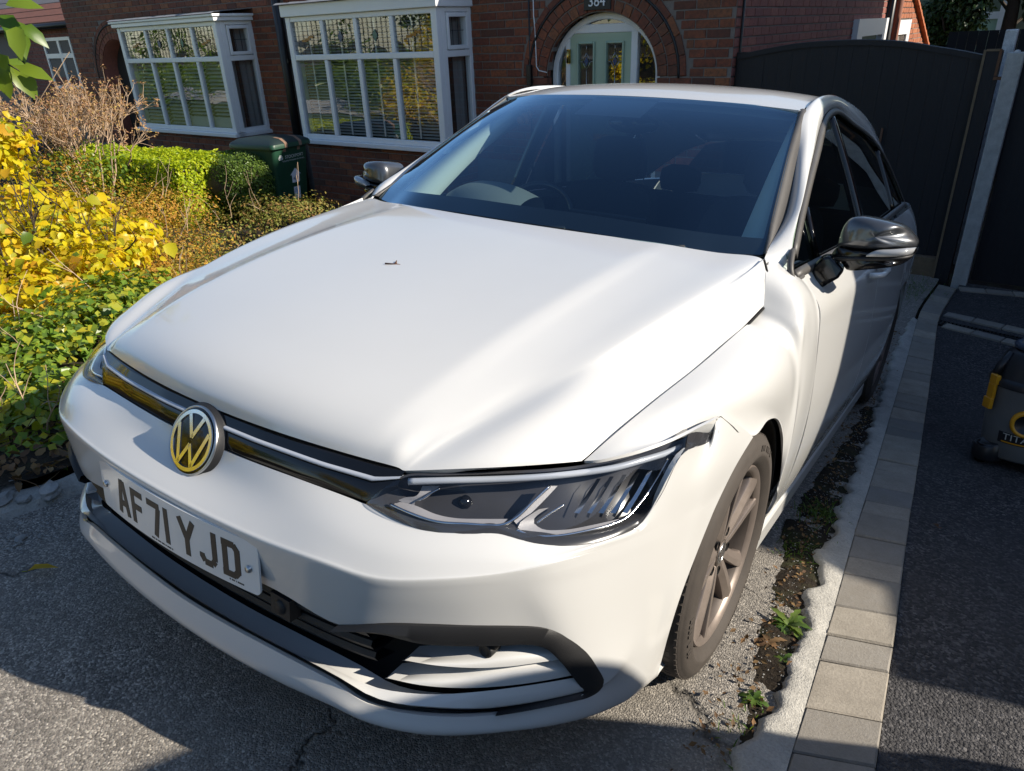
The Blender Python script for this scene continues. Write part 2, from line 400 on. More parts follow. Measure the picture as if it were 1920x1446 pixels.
M_['leadflash'] = simple('grey_lead_flashing', (.22, .23, .25), .6, var=.35, scale=14)
t = NT('black_stained_board'); p = t.pbsdf((.012, .012, .014), .62, 0, .4); oi = t.n('ObjectInfo'); co = t.n('TexCoord').outputs['Object']
mp = t.n('Mapping'); mp.inputs['Scale'].default_value = (30, 30, 2.2); t.l(co, mp.inputs[0]); a = t.noise(3, 6, .7, vec=mp.outputs[0])
t.l(t.mixc(a.outputs[0], (.007, .007, .009), (.022, .021, .024)), p.inputs['Base Color']); t.bump(a.outputs[0], .7, .004, p); M_['board'] = t.m
M_['rawwood'] = simple('weathered_timber_edge', (.16, .115, .07), .85, var=.4, scale=20)
M_['rust'] = simple('rusty_iron', (.14, .07, .04), .7, .4, var=.5, scale=40)
# ================================================================== ground
def strip(name, xs, ys, mat, dz=0, kind='structure', noise=0):
    mb = MB(); mb.grid(np.array([[(x, y, gz(x, y)+dz+(noise*(random.random()-.5) if noise else 0)) for x in xs] for y in ys]), 0, True)
    o = mb.build(name, mat); return tag(o, kind=kind)
strip('ground', np.r_[np.linspace(-80, -31, 8), np.linspace(-30, 12, 60), np.linspace(13, 60, 8)], np.r_[np.linspace(-60, -26, 6), np.linspace(-25, 30, 150), np.linspace(32, 90, 8)], M_['soil'], -.05)
def edge_line(pts, h=0): return [UG(*p, h) for p in pts]
setL = edge_line([(1440,1560),(1472,1446),(1510,1318),(1554,1167),(1600,1003),(1634,895),(1666,787),(1697,681),(1719.5,601),(1729,578),(1762,532)])
setR = edge_line([(1622,1560),(1643,1446),(1660,1318),(1677,1204),(1702,1003),(1718,900),(1740,749),(1751,670),(1758,612),(1764,592),(1796,540)])
def ext(a, b, d): v = (a-b)/np.linalg.norm(a-b); return a+v*d
setL.insert(0, ext(setL[0], setL[2], 2.2)); setR.insert(0, ext(setR[0], setR[2], 2.2))
SL = curve_n(setL, 400); SR = curve_n(setR, 400)
for A_ in (SL, SR):
    for q in range(len(A_)): A_[q][2] = gz(A_[q][0], A_[q][1])
# old asphalt drive from the kerb to the gate
ys_ = np.linspace(-4.6, 5.85, 140); rows = []
for y in ys_:
    xl = -1.14+.0*y if y < 3 else -1.14-.25*min(1, (y-3)/1.0); xr = float(np.interp(y, SL[:, 1], SL[:, 0]))-.02
    rows.append([(x, y, gz(x, y)+.004*math.sin(3.1*x+1.7*y)*math.sin(2.3*y-x)) for x in np.linspace(xl, xr, 40)])
mb = MB(); mb.grid(np.array(rows), 0, True); tag(mb.build('driveway', M_['asph']), kind='structure')
rows = []
for y in np.linspace(-4.6, 5.8, 120):
    xl = float(np.interp(y, SR[:, 1], SR[:, 0]))+.0; rows.append([(x, y, gz(x, y)-.006) for x in np.linspace(xl, 3.9, 24)])
mb = MB(); mb.grid(np.array(rows), 0, True); tag(mb.build('neighbouring_driveway', M_['tarmac']), kind='structure')
# the pavement, kerb and road behind the camera
strip('pavement', np.linspace(-30, 12, 30), np.linspace(-6.9, -4.58, 8), M_['road'], .004)
mb = MB(); mb.box((-30, -7.05, .5), (12, -6.9, .75)); tag(mb.build('road_kerb', M_['concpost']), kind='structure')
mb = MB(); mb.grid([[(-40, -15, .62), (20, -15, .62)], [(-40, -7.05, .62), (20, -7.05, .62)]]); tag(mb.build('road', M_['road']), kind='structure')
# front garden lawns that the windows mirror
strip('lawn', np.linspace(-30, -8.6, 24), np.linspace(-4.5, 2.9, 20), M_['lawn'], .0)
mb = MB(); c = [(-22, -1.2), (-14, -.6), (-8.5, -.2)]; mb.grid(np.array([[(x, y+o, gz(x, y+o)+.02) for x, y in curve_n([(a, b, 0) for a, b in c], 30)[:, :2]] for o in (0, .5, 1.0)]), 0, True); tag(mb.build('garden_path', M_['conc']), kind='structure')
# ---- sett edging: every block its own
edging = empty('sett_edging'); tag(edging, kind='structure')
L_ = np.r_[0, np.cumsum(np.linalg.norm(np.diff((SL+SR)/2, axis=0), axis=1))]
def at_(A, d): return np.array([np.interp(d, L_, A[:, i]) for i in range(3)])
def block(a, b, c, d, h=.012, top=.004, gap=.003, name='sett', par=None, depth=.09):
    P = [V3(p) for p in (a, b, c, d)]; ctr = sum(P)/4
    P = [p+(ctr-p)/np.linalg.norm(ctr-p)*gap for p in P]; mb = MB(); r_ = [p+(ctr-p)/np.linalg.norm(ctr-p)*.006 for p in P]
    j = [(random.random()-.5)*.004 for _ in range(4)]
    vs = [p-ctr-V3((0, 0, depth)) for p in P]+[p-ctr+V3((0, 0, h-.005)) for p in P]+[r_[q]-ctr+V3((0, 0, h+j[q])) for q in range(4)]
    mb.add(vs, [(0,1,5,4),(1,2,6,5),(2,3,7,6),(3,0,4,7),(4,5,9,8),(5,6,10,9),(6,7,11,10),(7,4,8,11),(8,9,10,11)], 0, False)
    o = mb.build(name, M_['sett'], par); o.location = ctr; return o
d = 0.0; lens = [.16, .16, .12, .16, .16, .20, .12, .16]; k_ = 0
while d < L_[-1]-.1:
    ln = lens[(k_*5+k_//3) % 8]; e = min(d+ln, L_[-1])
    block(at_(SL, d), at_(SR, d), at_(SR, e), at_(SL, e), par=edging, h=.010+random.random()*.006); d = e; k_ += 1
# two rows of setts with the slotted drain between, and one along the fence
def row_of(p0, p1, w_, par, dx=.2):
    a = UG(*p0); b = UG(*p1); v = (b-a)/np.linalg.norm(b-a); n = np.array([-v[1], v[0], 0]); n /= np.linalg.norm(n); q = 0; tot = np.linalg.norm(b-a)+1.8
    while q < tot:
        e = q+dx; A = [a+v*q, a+v*e, a+v*e+n*w_, a+v*q+n*w_]
        for P in A: P[2] = gz(P[0], P[1])
        block(*A, par=par, h=.008+.004*random.random()); q = e
row_of((1764, 613), (1915, 652), .10, edging); row_of((1768, 592), (1915, 626), .10, edging); row_of((1800, 546), (1918, 557), .10, edging)
dr = empty('drain_channel'); tag(dr, 'black slotted drain channel between two rows of grey setts', 'drain')
a = UG(1722, 597); b = UG(1915, 639); v = (b-a)/np.linalg.norm(b-a); n = np.array([-v[1], v[0], 0]); n /= np.linalg.norm(n); tot = np.linalg.norm(b-a)+1.5
mb = MB(); g = [[a+v*s+n*o+V3((0, 0, h-.002)) for s in np.linspace(0, tot, 12)] for o, h in ((-.052, .006), (-.048, -.03), (.048, -.03), (.052, .006))]
for r_ in g:
    for P in r_: P[2] += gz(P[0], P[1])-P[2]
g = [[P+V3((0, 0, h)) for P in r_] for r_, h in zip(g, (.006, -.03, -.03, .006))]
mb.grid(g); mb.build('channel', M_['dark'], dr)
mb = MB(); q = 0
while q < tot:
    for o0, o1 in ((-.046, .046),):
        A = [a+v*q+n*o0, a+v*(q+.012)+n*o0, a+v*(q+.012)+n*o1, a+v*q+n*o1]; z = [gz(P[0], P[1]) for P in A]
        mb.hexa([V3((P[0], P[1], zz-.014)) for P, zz in zip(A, z)]+[V3((P[0], P[1], zz+.006)) for P, zz in zip(A, z)])
    q += .026
gr_ = mb.build('drain_grating', M_['blackpaint'], dr); gr_['kind'] = 'stuff'
# ---- ragged concrete haunch beside the setts
hl = edge_line([(1330,1560),(1378,1446),(1400,1390),(1440,1330),(1478,1258),(1490,1200),(1503,1172),(1508,1120),(1532,1085),(1528,1050),(1556,1010),(1572,950),(1586,925),(1600,880),(1630,800),(1655,725),(1672,668),(1696,622),(1708,600)])
HL = curve_n(hl, 420); rows = [[] for _ in range(6)]; w1 = 0
for q, P in enumerate(HL):
    w1 = .7*w1+random.gauss(0, .0035); j = w1+.008*math.sin(q*.23)+.006*math.sin(q*.61); dd = float(np.interp(P[1], SL[:, 1], SL[:, 0]))
    for r_, f in enumerate((0, .12, .3, .55, .8, 1)):
        x = (P[0]+j)*(1-f)+dd*f+.003*(f == 1); rows[r_].append((x, P[1], gz(x, P[1])+(.002, .016, .022, .020, .016, .012)[r_]+random.gauss(0, .0016)))
mb = MB(); mb.grid(np.array(rows), 0, True); mb.grid(np.array([[(x, y, z-.05) for x, y, z in rows[0]], rows[0]]), 0, False); tag(mb.build('concrete_haunch', M_['conc']), kind='structure')
# ---- soil caught between the asphalt and the haunch
so_l = edge_line([(1372,1440),(1398,1370),(1408,1300),(1424,1230),(1440,1170),(1462,1110),(1474,1060),(1486,1000),(1508,950),(1540,905),(1580,850),(1625,760)])
so_r = edge_line([(1400,1440),(1440,1370),(1470,1290),(1500,1220),(1512,1170),(1528,1110),(1545,1060),(1572,1000),(1590,950),(1608,905),(1632,850),(1660,760)])
a = curve_n(so_l, 320); b = curve_n(so_r, 320); g = []
def fbm(x, y, o=5):
    v = 0
    for k in range(o): f = 9*2.1**k; v += math.sin(f*x+1.7*k+2.3*math.sin(f*.7*y+k))*math.sin(f*y*.8-2.1*k+1.9*math.sin(f*.6*x))/1.8**k
    return v
for f in np.linspace(-.25, 1.15, 36):
    r_ = []
    for q in range(320):
        P = a[q]*(1-f)+b[q]*f; x = P[0]; r_.append((x, P[1], gz(x, P[1])+.004+.007*fbm(x, P[1])-.030*max(0, abs(f-.45)-.42)-.02*(q < 4 or q > 315)))
    g.append(r_)
mb = MB(); mb.grid(np.array(g), 0, True); tag(mb.build('soil_strip', M_['soil']), kind='structure')
# left edge of the drive: rough concrete edging
mb = MB(); g = []
for off, h in ((-.13, -.02), (-.12, .022), (-.08, .030), (-.05, .026), (-.02, .012), (.0, -.02)):
    r_ = []
    for y in np.linspace(-4.5, 2.9, 500):
        x = -1.14+off+.012*math.sin(y*2.1)+.012*math.sin(y*23+off*40)*math.sin(y*9); r_.append((x, y, gz(x, y)+h+.010*math.sin(y*17+off*30)*math.sin(y*7.3)))
    g.append(r_)
mb.grid(np.array(g), 0, False); tag(mb.build('drive_edging', M_['conc']), kind='structure')
# garden bed: uneven earth left of the drive
mb = MB(); g = []
for y in np.linspace(-4.4, 5.2, 90):
    g.append([(x, y, gz(x, y)+.03+.06*math.sin(1.9*x+.7*y)*math.sin(1.3*y)+.03*random.random()) for x in np.linspace(-9.5, -1.27, 80)])
mb.grid(np.array(g), 0, True); tag(mb.build('flower_bed', M_['soil']), kind='structure')
# ================================================================== the houses (house frame: turned by -2 degrees)
HA = math.radians(-2); HM = Matrix.Rotation(HA, 4, 'Z'); HR = np.array(HM)[:3, :3]
def UH(px, py, D):         # house frame: where the ray meets the plane Y = D
    c = HR.T @ CAMP; v = HR.T @ ray(px, py); return c+v*(D-c[1])/v[1]
FY = 5.8; BY = 5.2; CH = .0835; BL_ = .235; ZG = -.66
brick_me = None
def unit_brick(mat):
    mb = MB(); b = .06; P = []
    for y, s in ((1, 1), (.0, 1), (-.0, 1)): pass
    mb.add([(-.5,.5,-.5),(.5,.5,-.5),(.5,.5,.5),(-.5,.5,.5),(-.5,-.4,-.5),(.5,-.4,-.5),(.5,-.4,.5),(-.5,-.4,.5),(-.485,-.5,-.45),(.485,-.5,-.45),(.485,-.5,.45),(-.485,-.5,.45)],
           [(0,1,5,4),(1,2,6,5),(2,3,7,6),(3,0,4,7),(4,5,9,8),(5,6,10,9),(6,7,11,10),(7,4,8,11),(8,9,10,11)], 0, False)
    o = mb.build('brick', mat); me = o.data; bpy.data.objects.remove(o); return me
BM = {k: unit_brick(M_[k]) for k in ('brick', 'brickside', 'bricklit')}
def lay(x0, x1, z0, z1, skip, header=False):
    """running bond: (x, z, length, height) of every brick in the rectangle that the skip test leaves standing"""
    out = []; n0 = int(math.floor((z0-ZG)/CH)); n1 = int(math.ceil((z1-ZG)/CH))
    for n in range(n0, n1):
        z = ZG+(n+.5)*CH; bl = BL_*.5 if (header and n % 4 == 1) else BL_; x = x0-(bl*.5 if n % 2 else 0)
        while x < x1-.02:
            a, b = max(x, x0), min(x+bl, x1); x += bl
            if b-a < .05: continue
            st = [s for s in (a+.02, (a+b)/2, b-.02)]
            bad = [skip(s, z) for s in st]
            if all(bad): continue
            if any(bad):
                q = np.linspace(a, b, 25); ok = [not skip(s, z) for s in q]; i = [k for k, v in enumerate(ok) if v]
                if not i: continue
                a, b = q[i[0]], q[i[-1]]
                if b-a < .04: continue
            out.append(((a+b)/2, z, b-a-.010, CH-.011))
    return out
def bricks(parent, items, mat, vis, Y=FY, depth=.10, proud=.006, xf=None, limit=300):
    """items: (x, z, length, height[, angle]); the largest in view become brick objects, the rest one joined part"""
    def place(it):
        x, z, l, h = it[:4]; ang = it[4] if len(it) > 4 else 0
        Mx = Matrix.Translation((x, Y+depth/2-proud-random.random()*.004, z)) @ Matrix.Rotation(ang, 4, 'Y') @ Matrix.Diagonal((l, depth, h, 1))
        return xf @ Mx if xf is not None else Mx
    items = sorted(items, key=vis); near, far = items[:limit], items[limit:]
    me = BM[mat]
    for it in near:
        o = bpy.data.objects.new('brick', me); COL.objects.link(o); o.parent = parent; o.matrix_basis = place(it)
    if far:
        mb = MB(); vs0 = [Vector(v.co) for v in me.vertices]; fs = [tuple(p.vertices) for p in me.polygons]
        for it in far:
            Mx = place(it); mb.add([Mx @ v for v in vs0], fs)
        o = mb.build('brick', M_[mat], parent); o['kind'] = 'stuff'
def in_arch(x, z, cx, r, zs, b=None, z0=-9):
    b = b or r
    return abs(x-cx) < r and z > z0 and (z < zs or ((x-cx)/r)**2+((z-zs)/b)**2 < 1)
# openings measured from the photograph
A1 = dict(cx=-2.785, r=.655, zs=1.02, b=.60)      # front door arch
A2 = dict(cx=-12.50, r=.64, zs=1.02, b=.60)       # porch arch next door
B2 = (-7.02, -4.47); B1 = (-11.2, -8.53); ZS, ZT = .29, 1.80
RING = .27
def skip_main(x, z):
    if in_arch(x, z, A1['cx'], A1['r']+.0, A1['zs'], A1['b']): return True
    if z > A1['zs'] and in_arch(x, z, A1['cx'], A1['r']+RING+.07, A1['zs'], A1['b']+RING+.07): return True
    if in_arch(x, z, A2['cx'], A2['r'], A2['zs'], A2['b']): return True
    if z > A2['zs'] and in_arch(x, z, A2['cx'], A2['r']+RING+.07, A2['zs'], A2['b']+RING+.07): return True
    for b in (B1, B2):
        if b[0]+.02 < x < b[1]-.02 and z < ZT+.05: return True
    return False
ctrl_px = lambda P: np.linalg.norm(HR.T @ CAMP-np.array(P))
def vis_front(it):
    P = HR @ np.array([it[0], FY, it[1]]); q = CAMR.T @ (P-CAMP); u, v = 960+FPX*q[0]/-q[2], 723-FPX*q[1]/-q[2]
    vis_ = -10 < u < 1930 and -20 < v < 400
    return (0 if vis_ else 1000)+np.linalg.norm(q)
def ring_bricks(A, r0, r1, n, zs):
    out = []
    for k in range(n):
        a = math.pi*(k+.5)/n; rm = (r0+r1)/2; bm_ = A['b']-A['r']+rm
        x, z = A['cx']+rm*math.cos(a), zs+bm_*math.sin(a); w_ = math.pi*(r0*.55+r1*.45)/n
        out.append((x, z, r1-r0-.010, w_-.010, -a))
    return out
def wall_mesh(name, par, x0, x1, z0, z1, hole=None, Y=FY, t=.22, mat='mortar'):
    """mortar backing as a thick sheet with the openings left out"""
    mb = MB(); nx, nz = max(2, int((x1-x0)/.06)), max(2, int((z1-z0)/.06)); X = np.linspace(x0, x1, nx); Z = np.linspace(z0, z1, nz)
    g = np.array([[(x, Y, z) for x in X] for z in Z])
    keep = None if hole is None else (lambda i, j: not hole((X[j]+X[j+1])/2, (Z[i]+Z[i+1])/2))
    mb.grid(g, 0, False, keep); o = mb.build(name, M_[mat], par); weld(o)
    m = o.modifiers.new('t', 'SOLIDIFY'); m.thickness = t; m.offset = -1 if True else 1
    return o
def hole_main(x, z):
    for A in (A1, A2):
        if in_arch(x, z, A['cx'], A['r']+.03, A['zs'], A['b']+.03): return True
    for b in (B1, B2):
        if b[0]+.10 < x < b[1]-.10 and ZS+.05 < z < ZT-.06: return True
    return False
TOP = 2.75
house_r = empty('house_with_green_door', M=HM); tag(house_r, 'red brick house with an arched pale green front door and white square bay window', 'house')
house_l = empty('house_with_porch', M=HM); tag(house_l, 'red brick house with an open arched porch and slatted blinds in its bay', 'house')
XD = -7.80      # party line
CORN = -1.37
wr = wall_mesh('front_wall', house_r, XD, CORN, ZG-.3, TOP, hole_main); wl_ = wall_mesh('front_wall', house_l, -14.1, XD, ZG-.3, TOP, hole_main)
bricks(wr, lay(XD+.05, CORN, .10, 2.55, skip_main), 'brick', vis_front); bricks(wl_, lay(-14.1, XD-.05, -.1, 2.6, skip_main), 'brick', vis_front)
for A, hs in ((A1, house_r), (A2, house_l)):
    ar_ = empty('arch'); ar_.parent = hs
    it = ring_bricks(A, A['r']+.005, A['r']+.115, 21, A['zs'])+ring_bricks(A, A['r']+.12, A['r']+.225, 25, A['zs'])+ring_bricks(A, A['r']+.245, A['r']+RING+.045, 15, A['zs'])
    bricks(ar_, it, 'brick', vis_front, proud=.012)
    mb = MB(); n = 40; g = []
    for rr, yy in ((A['r'], FY-.0), (A['r']+RING+.06, FY-.0)):
        g.append([(A['cx']+rr*math.cos(a), FY+.004, A['zs']+(A['b']-A['r']+rr)*math.sin(a)) for a in np.linspace(0, math.pi, n)])
    mb.grid(g); mb.build('arch_mortar', M_['mortar'], ar_)
    mb = MB(); rr = A['r']+.235; c = [(A['cx']+rr*math.cos(a), FY-.012, A['zs']+(A['b']-A['r']+rr)*math.sin(a)) for a in np.linspace(-.02, math.pi+.02, 50)]; mb.tube(c, .011, 6); mb.build('arch_dark_moulding', M_['lead'], ar_)  # thin dark tube round the arch between its brick rings
# flank wall along the drive, its far end catching the sun
def flank(par, y0, y1, z0, z1, mat, hole=None, X=CORN, lim=300):
    XF = Matrix(((0, -1, 0, 0), (1, 0, 0, 0), (0, 0, 1, 0), (0, 0, 0, 1)))   # (x, Y, z) -> (-Y, x, z)
    it = lay(y0, y1, z0, z1, hole or (lambda x, z: False))
    bricks(par, it, mat, lambda q: abs(q[0]-y0), Y=-X, xf=XF, limit=lim)
mb = MB(); mb.grid([[(CORN, FY, ZG-.3), (CORN, 12.2, ZG-.3)], [(CORN, FY, TOP), (CORN, 12.2, TOP)]]); fw = mb.build('flank_wall', M_['mortar'], house_r)
flank(fw, FY+.0, 12.2, .85, 2.5, 'brickside')
mb = MB(); mb.tube([(CORN+.06, 12.25, ZG), (CORN+.06, 12.25, TOP)], .055, 10); mb.build('downpipe', M_['blackpaint'], house_r)
mb = MB(); mb.tube([(CORN+.02, 5.93, ZG), (CORN+.018, 5.93, TOP)], .012, 6); mb.build('cable', M_['blackpaint'], house_r)
mb = MB(); mb.tube([(-3.66, FY-.012, ZG), (-3.66, FY-.012, TOP)], .009, 6); mb.build('cable', M_['blackpaint'], house_r)
mb = MB(); mb.tube([(-3.60, FY-.012, TOP), (-3.60, FY-.012, 1.62), (-3.585, FY-.012, 1.50), (-3.575, FY-.012, 1.12), (-3.545, FY-.012, 1.08), (-3.44, FY-.012, 1.06)], .006, 6); mb.build('cable', M_['upvc'], house_r)
mb = MB(); mb.box((-3.69, FY-.055, .93), (-3.63, FY-.008, 1.14)); bevel(mb.build('junction_box', M_['blackpaint'], house_r), .008)
mb = MB(); mb.tube([(XD, FY-.09, ZG-.1), (XD, FY-.09, TOP)], .062, 12); dpipe = mb.build('downpipe', M_['blackpaint'], house_l)
for z in (.2, 1.2, 2.2):
    mb = MB(); mb.box((XD-.085, FY-.11, z), (XD+.085, FY, z+.05)); mb.build('pipe_bracket', M_['blackpaint'], dpipe)
# interior darkness behind the openings
for hs, x0, x1 in ((house_r, -7.5, -1.6), (house_l, -13.9, -8.0)):
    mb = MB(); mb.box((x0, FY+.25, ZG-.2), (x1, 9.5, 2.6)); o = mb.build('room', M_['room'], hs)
# ---- square bays
def frame_bar(mb, x0, x1, z0, z1, Y, d=.07, out=.0):
    mb.box((x0, Y-out, z0), (x1, Y-out+d, z1))
def chamfer(o): return bevel(o, .008, 2)
def bay(hs, X0, X1, zf, ztop, gutter, kind, xs_mull, ztr):
    b = empty('bay_window'); b.parent = hs; F = BY
    mb = MB(); mb.box((X0-.05, F-.06, ZS-.055), (X1+.05, F+.14, ZS)); mb.box((X1-.10, F, ZS-.055), (X1+.05, FY+.02, ZS)); mb.box((X0-.05, F, ZS-.055), (X0+.10, FY+.02, ZS)); chamfer(mb.build('sill', M_['upvc'], b))
    if gutter:
        for (z0, z1, o) in ((zf, zf+.055, .05), (zf+.055, ztop, .075)):
            mb = MB(); mb.box((X0-o, F-o, z0), (X1+o, FY, z1)); chamfer(mb.build('fascia', M_['upvc'], b))
    else:
        mb = MB(); mb.box((X0-.035, F-.035, zf), (X1+.035, FY, ztop)); chamfer(mb.build('fascia', M_['upvc'], b))
    mb = MB(); g = [[(x, F-.09, ztop+.004) for x in np.linspace(X0-.08, X1+.08, 40)], [(x, F-.04+.01*random.random(), ztop+.018+.012*random.random()) for x in np.linspace(X0-.08, X1+.08, 40)], [(x, FY+.01, ztop+.06) for x in np.linspace(X0-.08, X1+.08, 40)]]
    mb.grid(g, 0, True); mb.build('roof_flashing', M_['leadflash'], b)
    W = .055
    for a0, a1 in ((X0, X0+.085), (X1-.085, X1)): mb = MB(); mb.box((a0, F, ZS), (a1, F+.075, zf)); chamfer(mb.build('corner_post', M_['upvc'], b))
    xs = [X0+.085]+xs_mull+[X1-.085]
    mb = MB(); mb.box((X0+.085, F+.006, ZS), (X1-.085, F+.07, ZS+.06)); chamfer(mb.build('bottom_rail', M_['upvc'], b))
    mb = MB(); mb.box((X0+.085, F+.006, zf-.06), (X1-.085, F+.07, zf)); chamfer(mb.build('top_rail', M_['upvc'], b))
    mb = MB(); mb.box((X0+.085, F+.004, ztr-.033), (X1-.085, F+.068, ztr+.033)); chamfer(mb.build('transom', M_['upvc'], b))
    for x in xs_mull:
        for z0, z1 in ((ZS+.06, ztr-.033), (ztr+.033, zf-.06)):
            mb = MB(); mb.box((x-.030, F+.008, z0), (x+.030, F+.07, z1)); chamfer(mb.build('mullion', M_['upvc'], b))
    for i in range(len(xs)-1):
        a = xs[i]+(.0 if i == 0 else .03); c = xs[i+1]-(.0 if i == len(xs)-2 else .03)
        for z0, z1, up in ((ZS+.06, ztr-.033, 0), (ztr+.033, zf-.06, 1)):
            mb = MB(); n = 7; mb.grid(np.array([[(x, F+.038+.0010*math.sin(5*x+3*z+i*2.1)+.0010*random.uniform(-1, 1), z) for x in np.linspace(a, c, n)] for z in np.linspace(z0, z1, n)]), 0, True); pn = mb.build('pane', M_['wglass'], b)
            if up:
                mb = MB(); nx = 6 if i in (0, len(xs)-2) else 7; cx, cz = (a+c)/2, (z0+z1)/2; w_, h_ = c-a, z1-z0
                for q in range(1, nx): x = a+w_*q/nx; mb.box((x-.0022, F+.030, z0), (x+.0022, F+.034, z1))
                for q in range(1, 7): z = z0+h_*q/7; mb.box((a, F+.0305, z-.0022), (c, F+.0335, z+.0022))
                mb.build('leading', M_['lead'], b)
                mb = MB()
                if i in (1, 2):
                    s = .042
                    mb.add([(cx, F+.028, cz-s*1.7), (cx+s, F+.028, cz), (cx, F+.028, cz+s*1.7), (cx-s, F+.028, cz)], [(0, 1, 2, 3)]); mb.build('stained_diamond', M_['stblue'] if i == 1 else M_['stgreen'], b)
                else:
                    for q, (dx, dz) in enumerate(((-.075, -.028), (-.01, -.012), (.06, .012))):
                        mb.box((cx+dx-.045, F+.0275, cz+dz-.014), (cx+dx+.045, F+.029, cz+dz+.014))
                    mb.build('stained_bar', M_['stamber'], b)
    # return towards the door: small top light over a fixed pane
    Y0, Y1 = F+.075, FY
    for xx, s in ((X1, 1), (X0, -1)):
        mb = MB(); o = xx-.075*s
        lo, hi = min(o, xx), max(o, xx)
        for (y0, y1, z0, z1) in ((Y0, Y0+.075, ZS, zf), (Y1-.06, Y1, ZS, zf), (Y0+.075, Y1-.06, ZS, ZS+.06), (Y0+.075, Y1-.06, zf-.05, zf), (Y0+.075, Y1-.06, ztr-.035, ztr+.035)):
            mb.box((lo, y0, z0), (hi, y1, z1))
        chamfer(mb.build('side_frame', M_['upvc'], b))
        mb = MB(); xo = xx+.012*s; l2, h2 = min(o, xo), max(o, xo)
        for (y0, y1, z0, z1) in ((Y0+.085, Y0+.125, ztr+.04, zf-.055), (Y1-.11, Y1-.07, ztr+.04, zf-.055), (Y0+.125, Y1-.11, ztr+.04, ztr+.085), (Y0+.125, Y1-.11, zf-.10, zf-.055)):
            mb.box((l2, y0, z0), (h2, y1, z1))
        chamfer(mb.build('top_light_sash', M_['upvc'], b))
        for z0, z1 in ((ZS+.06, ztr-.035), (ztr+.05, zf-.07)):
            mb = MB(); mb.add([(xx-.04*s, Y0+.075, z0), (xx-.04*s, Y1-.06, z0), (xx-.04*s, Y1-.06, z1), (xx-.04*s, Y0+.075, z1)], [(0, 1, 2, 3)]); mb.build('pane', M_['wglass'], b)
        mb = MB()
        for q in (1, 2): y = Y0+.125+(Y1-Y0-.235)*q/3; mb.box((xx-.036*s-.002, y-.003, ztr+.085), (xx-.036*s+.002, y+.003, zf-.10))
        z = (ztr+zf)/2; mb.box((xx-.036*s-.002, Y0+.125, z-.003), (xx-.036*s+.002, Y1-.11, z+.003)); mb.build('leading', M_['lead'], b)
    # base wall under the bay
    mb = MB(); mb.box((X0+.03, F+.04, ZG-.3), (X1-.03, FY, ZS-.056)); bw = mb.build('bay_base', M_['mortar'], b)
    it = lay(X0+.03, X1-.03, ZG, ZS-.06, lambda x, z: False); bricks(bw, it, 'brick', lambda q: -q[1], Y=F+.04, depth=.06)
    XF = Matrix(((0, -1, 0, 0), (1, 0, 0, 0), (0, 0, 1, 0), (0, 0, 0, 1)))
    bricks(bw, lay(F+.05, FY, ZG, ZS-.06, lambda x, z: False), 'brick', lambda q: -q[1], Y=-(X1-.03), depth=.06, xf=XF)
    # room behind with blinds
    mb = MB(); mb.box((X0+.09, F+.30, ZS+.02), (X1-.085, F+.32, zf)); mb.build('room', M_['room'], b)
    if kind == 'slat':
        for i in range(len(xs)-1):
            mb = MB(); z = ZS+.075
            while z < ztr-.03:
                mb.hexa([(xs[i]+.035, F+.10, z), (xs[i+1]-.035, F+.10, z), (xs[i+1]-.035, F+.145, z+.022), (xs[i]+.035, F+.145, z+.022), (xs[i]+.035, F+.10, z+.003), (xs[i+1]-.035, F+.10, z+.003), (xs[i+1]-.035, F+.145, z+.025), (xs[i]+.035, F+.145, z+.025)]); z += .052
            o = mb.build('slatted_blind', M_['blind'], b); o['kind'] = 'stuff'
        mb = MB(); mb.box((xs[2], F+.09, ZS+.06), (xs[4]-.03, F+.10, ZS+.20)); mb.build('letter_rack', M_['blind'], b)
    else:
        mb = MB(); z = ZS+.07
        while z < zf-.05:
            mb.hexa([(X0+.10, F+.12, z), (X1-.10, F+.12, z), (X1-.10, F+.15, z+.016), (X0+.10, F+.15, z+.016), (X0+.10, F+.12, z+.002), (X1-.10, F+.12, z+.002), (X1-.10, F+.15, z+.018), (X0+.10, F+.15, z+.018)]); z += .036
        o = mb.build('slatted_blind', M_['blind'], b); o['kind'] = 'stuff'
        for i in range(len(xs)-1):
            x = xs[i]+(xs[i+1]-xs[i])*.36; mb = MB(); mb.box((x-.012, F+.105, ZS+.07), (x+.012, F+.112, zf-.05)); mb.build('blind_tape', M_['upvc'], b)
    mb = MB(); n = 24; mb.grid(np.array([[(X1-.14+.018*math.sin(k*1.3), F+.13+(FY-F-.13)*k/n, z) for k in range(n+1)] for z in (ZS+.05, zf-.05)]), 0, True); mb.build('curtain', M_['curtain'], b)
    return b
M_['stblue'] = simple('blue_stained_glass', (.02, .06, .16), .15); M_['stgreen'] = simple('teal_stained_glass', (.02, .13, .12), .15); M_['stamber'] = simple('amber_stained_glass', (.32, .13, .01), .2)
q2 = [UH(x, 107, BY)[0] for x in (609, 671, 738)]; q1 = [UH(x, 110, BY)[0] for x in (281, 322, 367)]
bay(house_r, B2[0], B2[1], UH(533, 33, BY)[2], UH(533, 10, BY)[2]+.0, False, 'fine', q2, UH(672, 106, BY)[2])
bay(house_l, B1[0], B1[1], UH(300, 47, BY)[2], UH(300, 34, BY)[2], True, 'slat', q1, UH(322, 113, BY)[2])
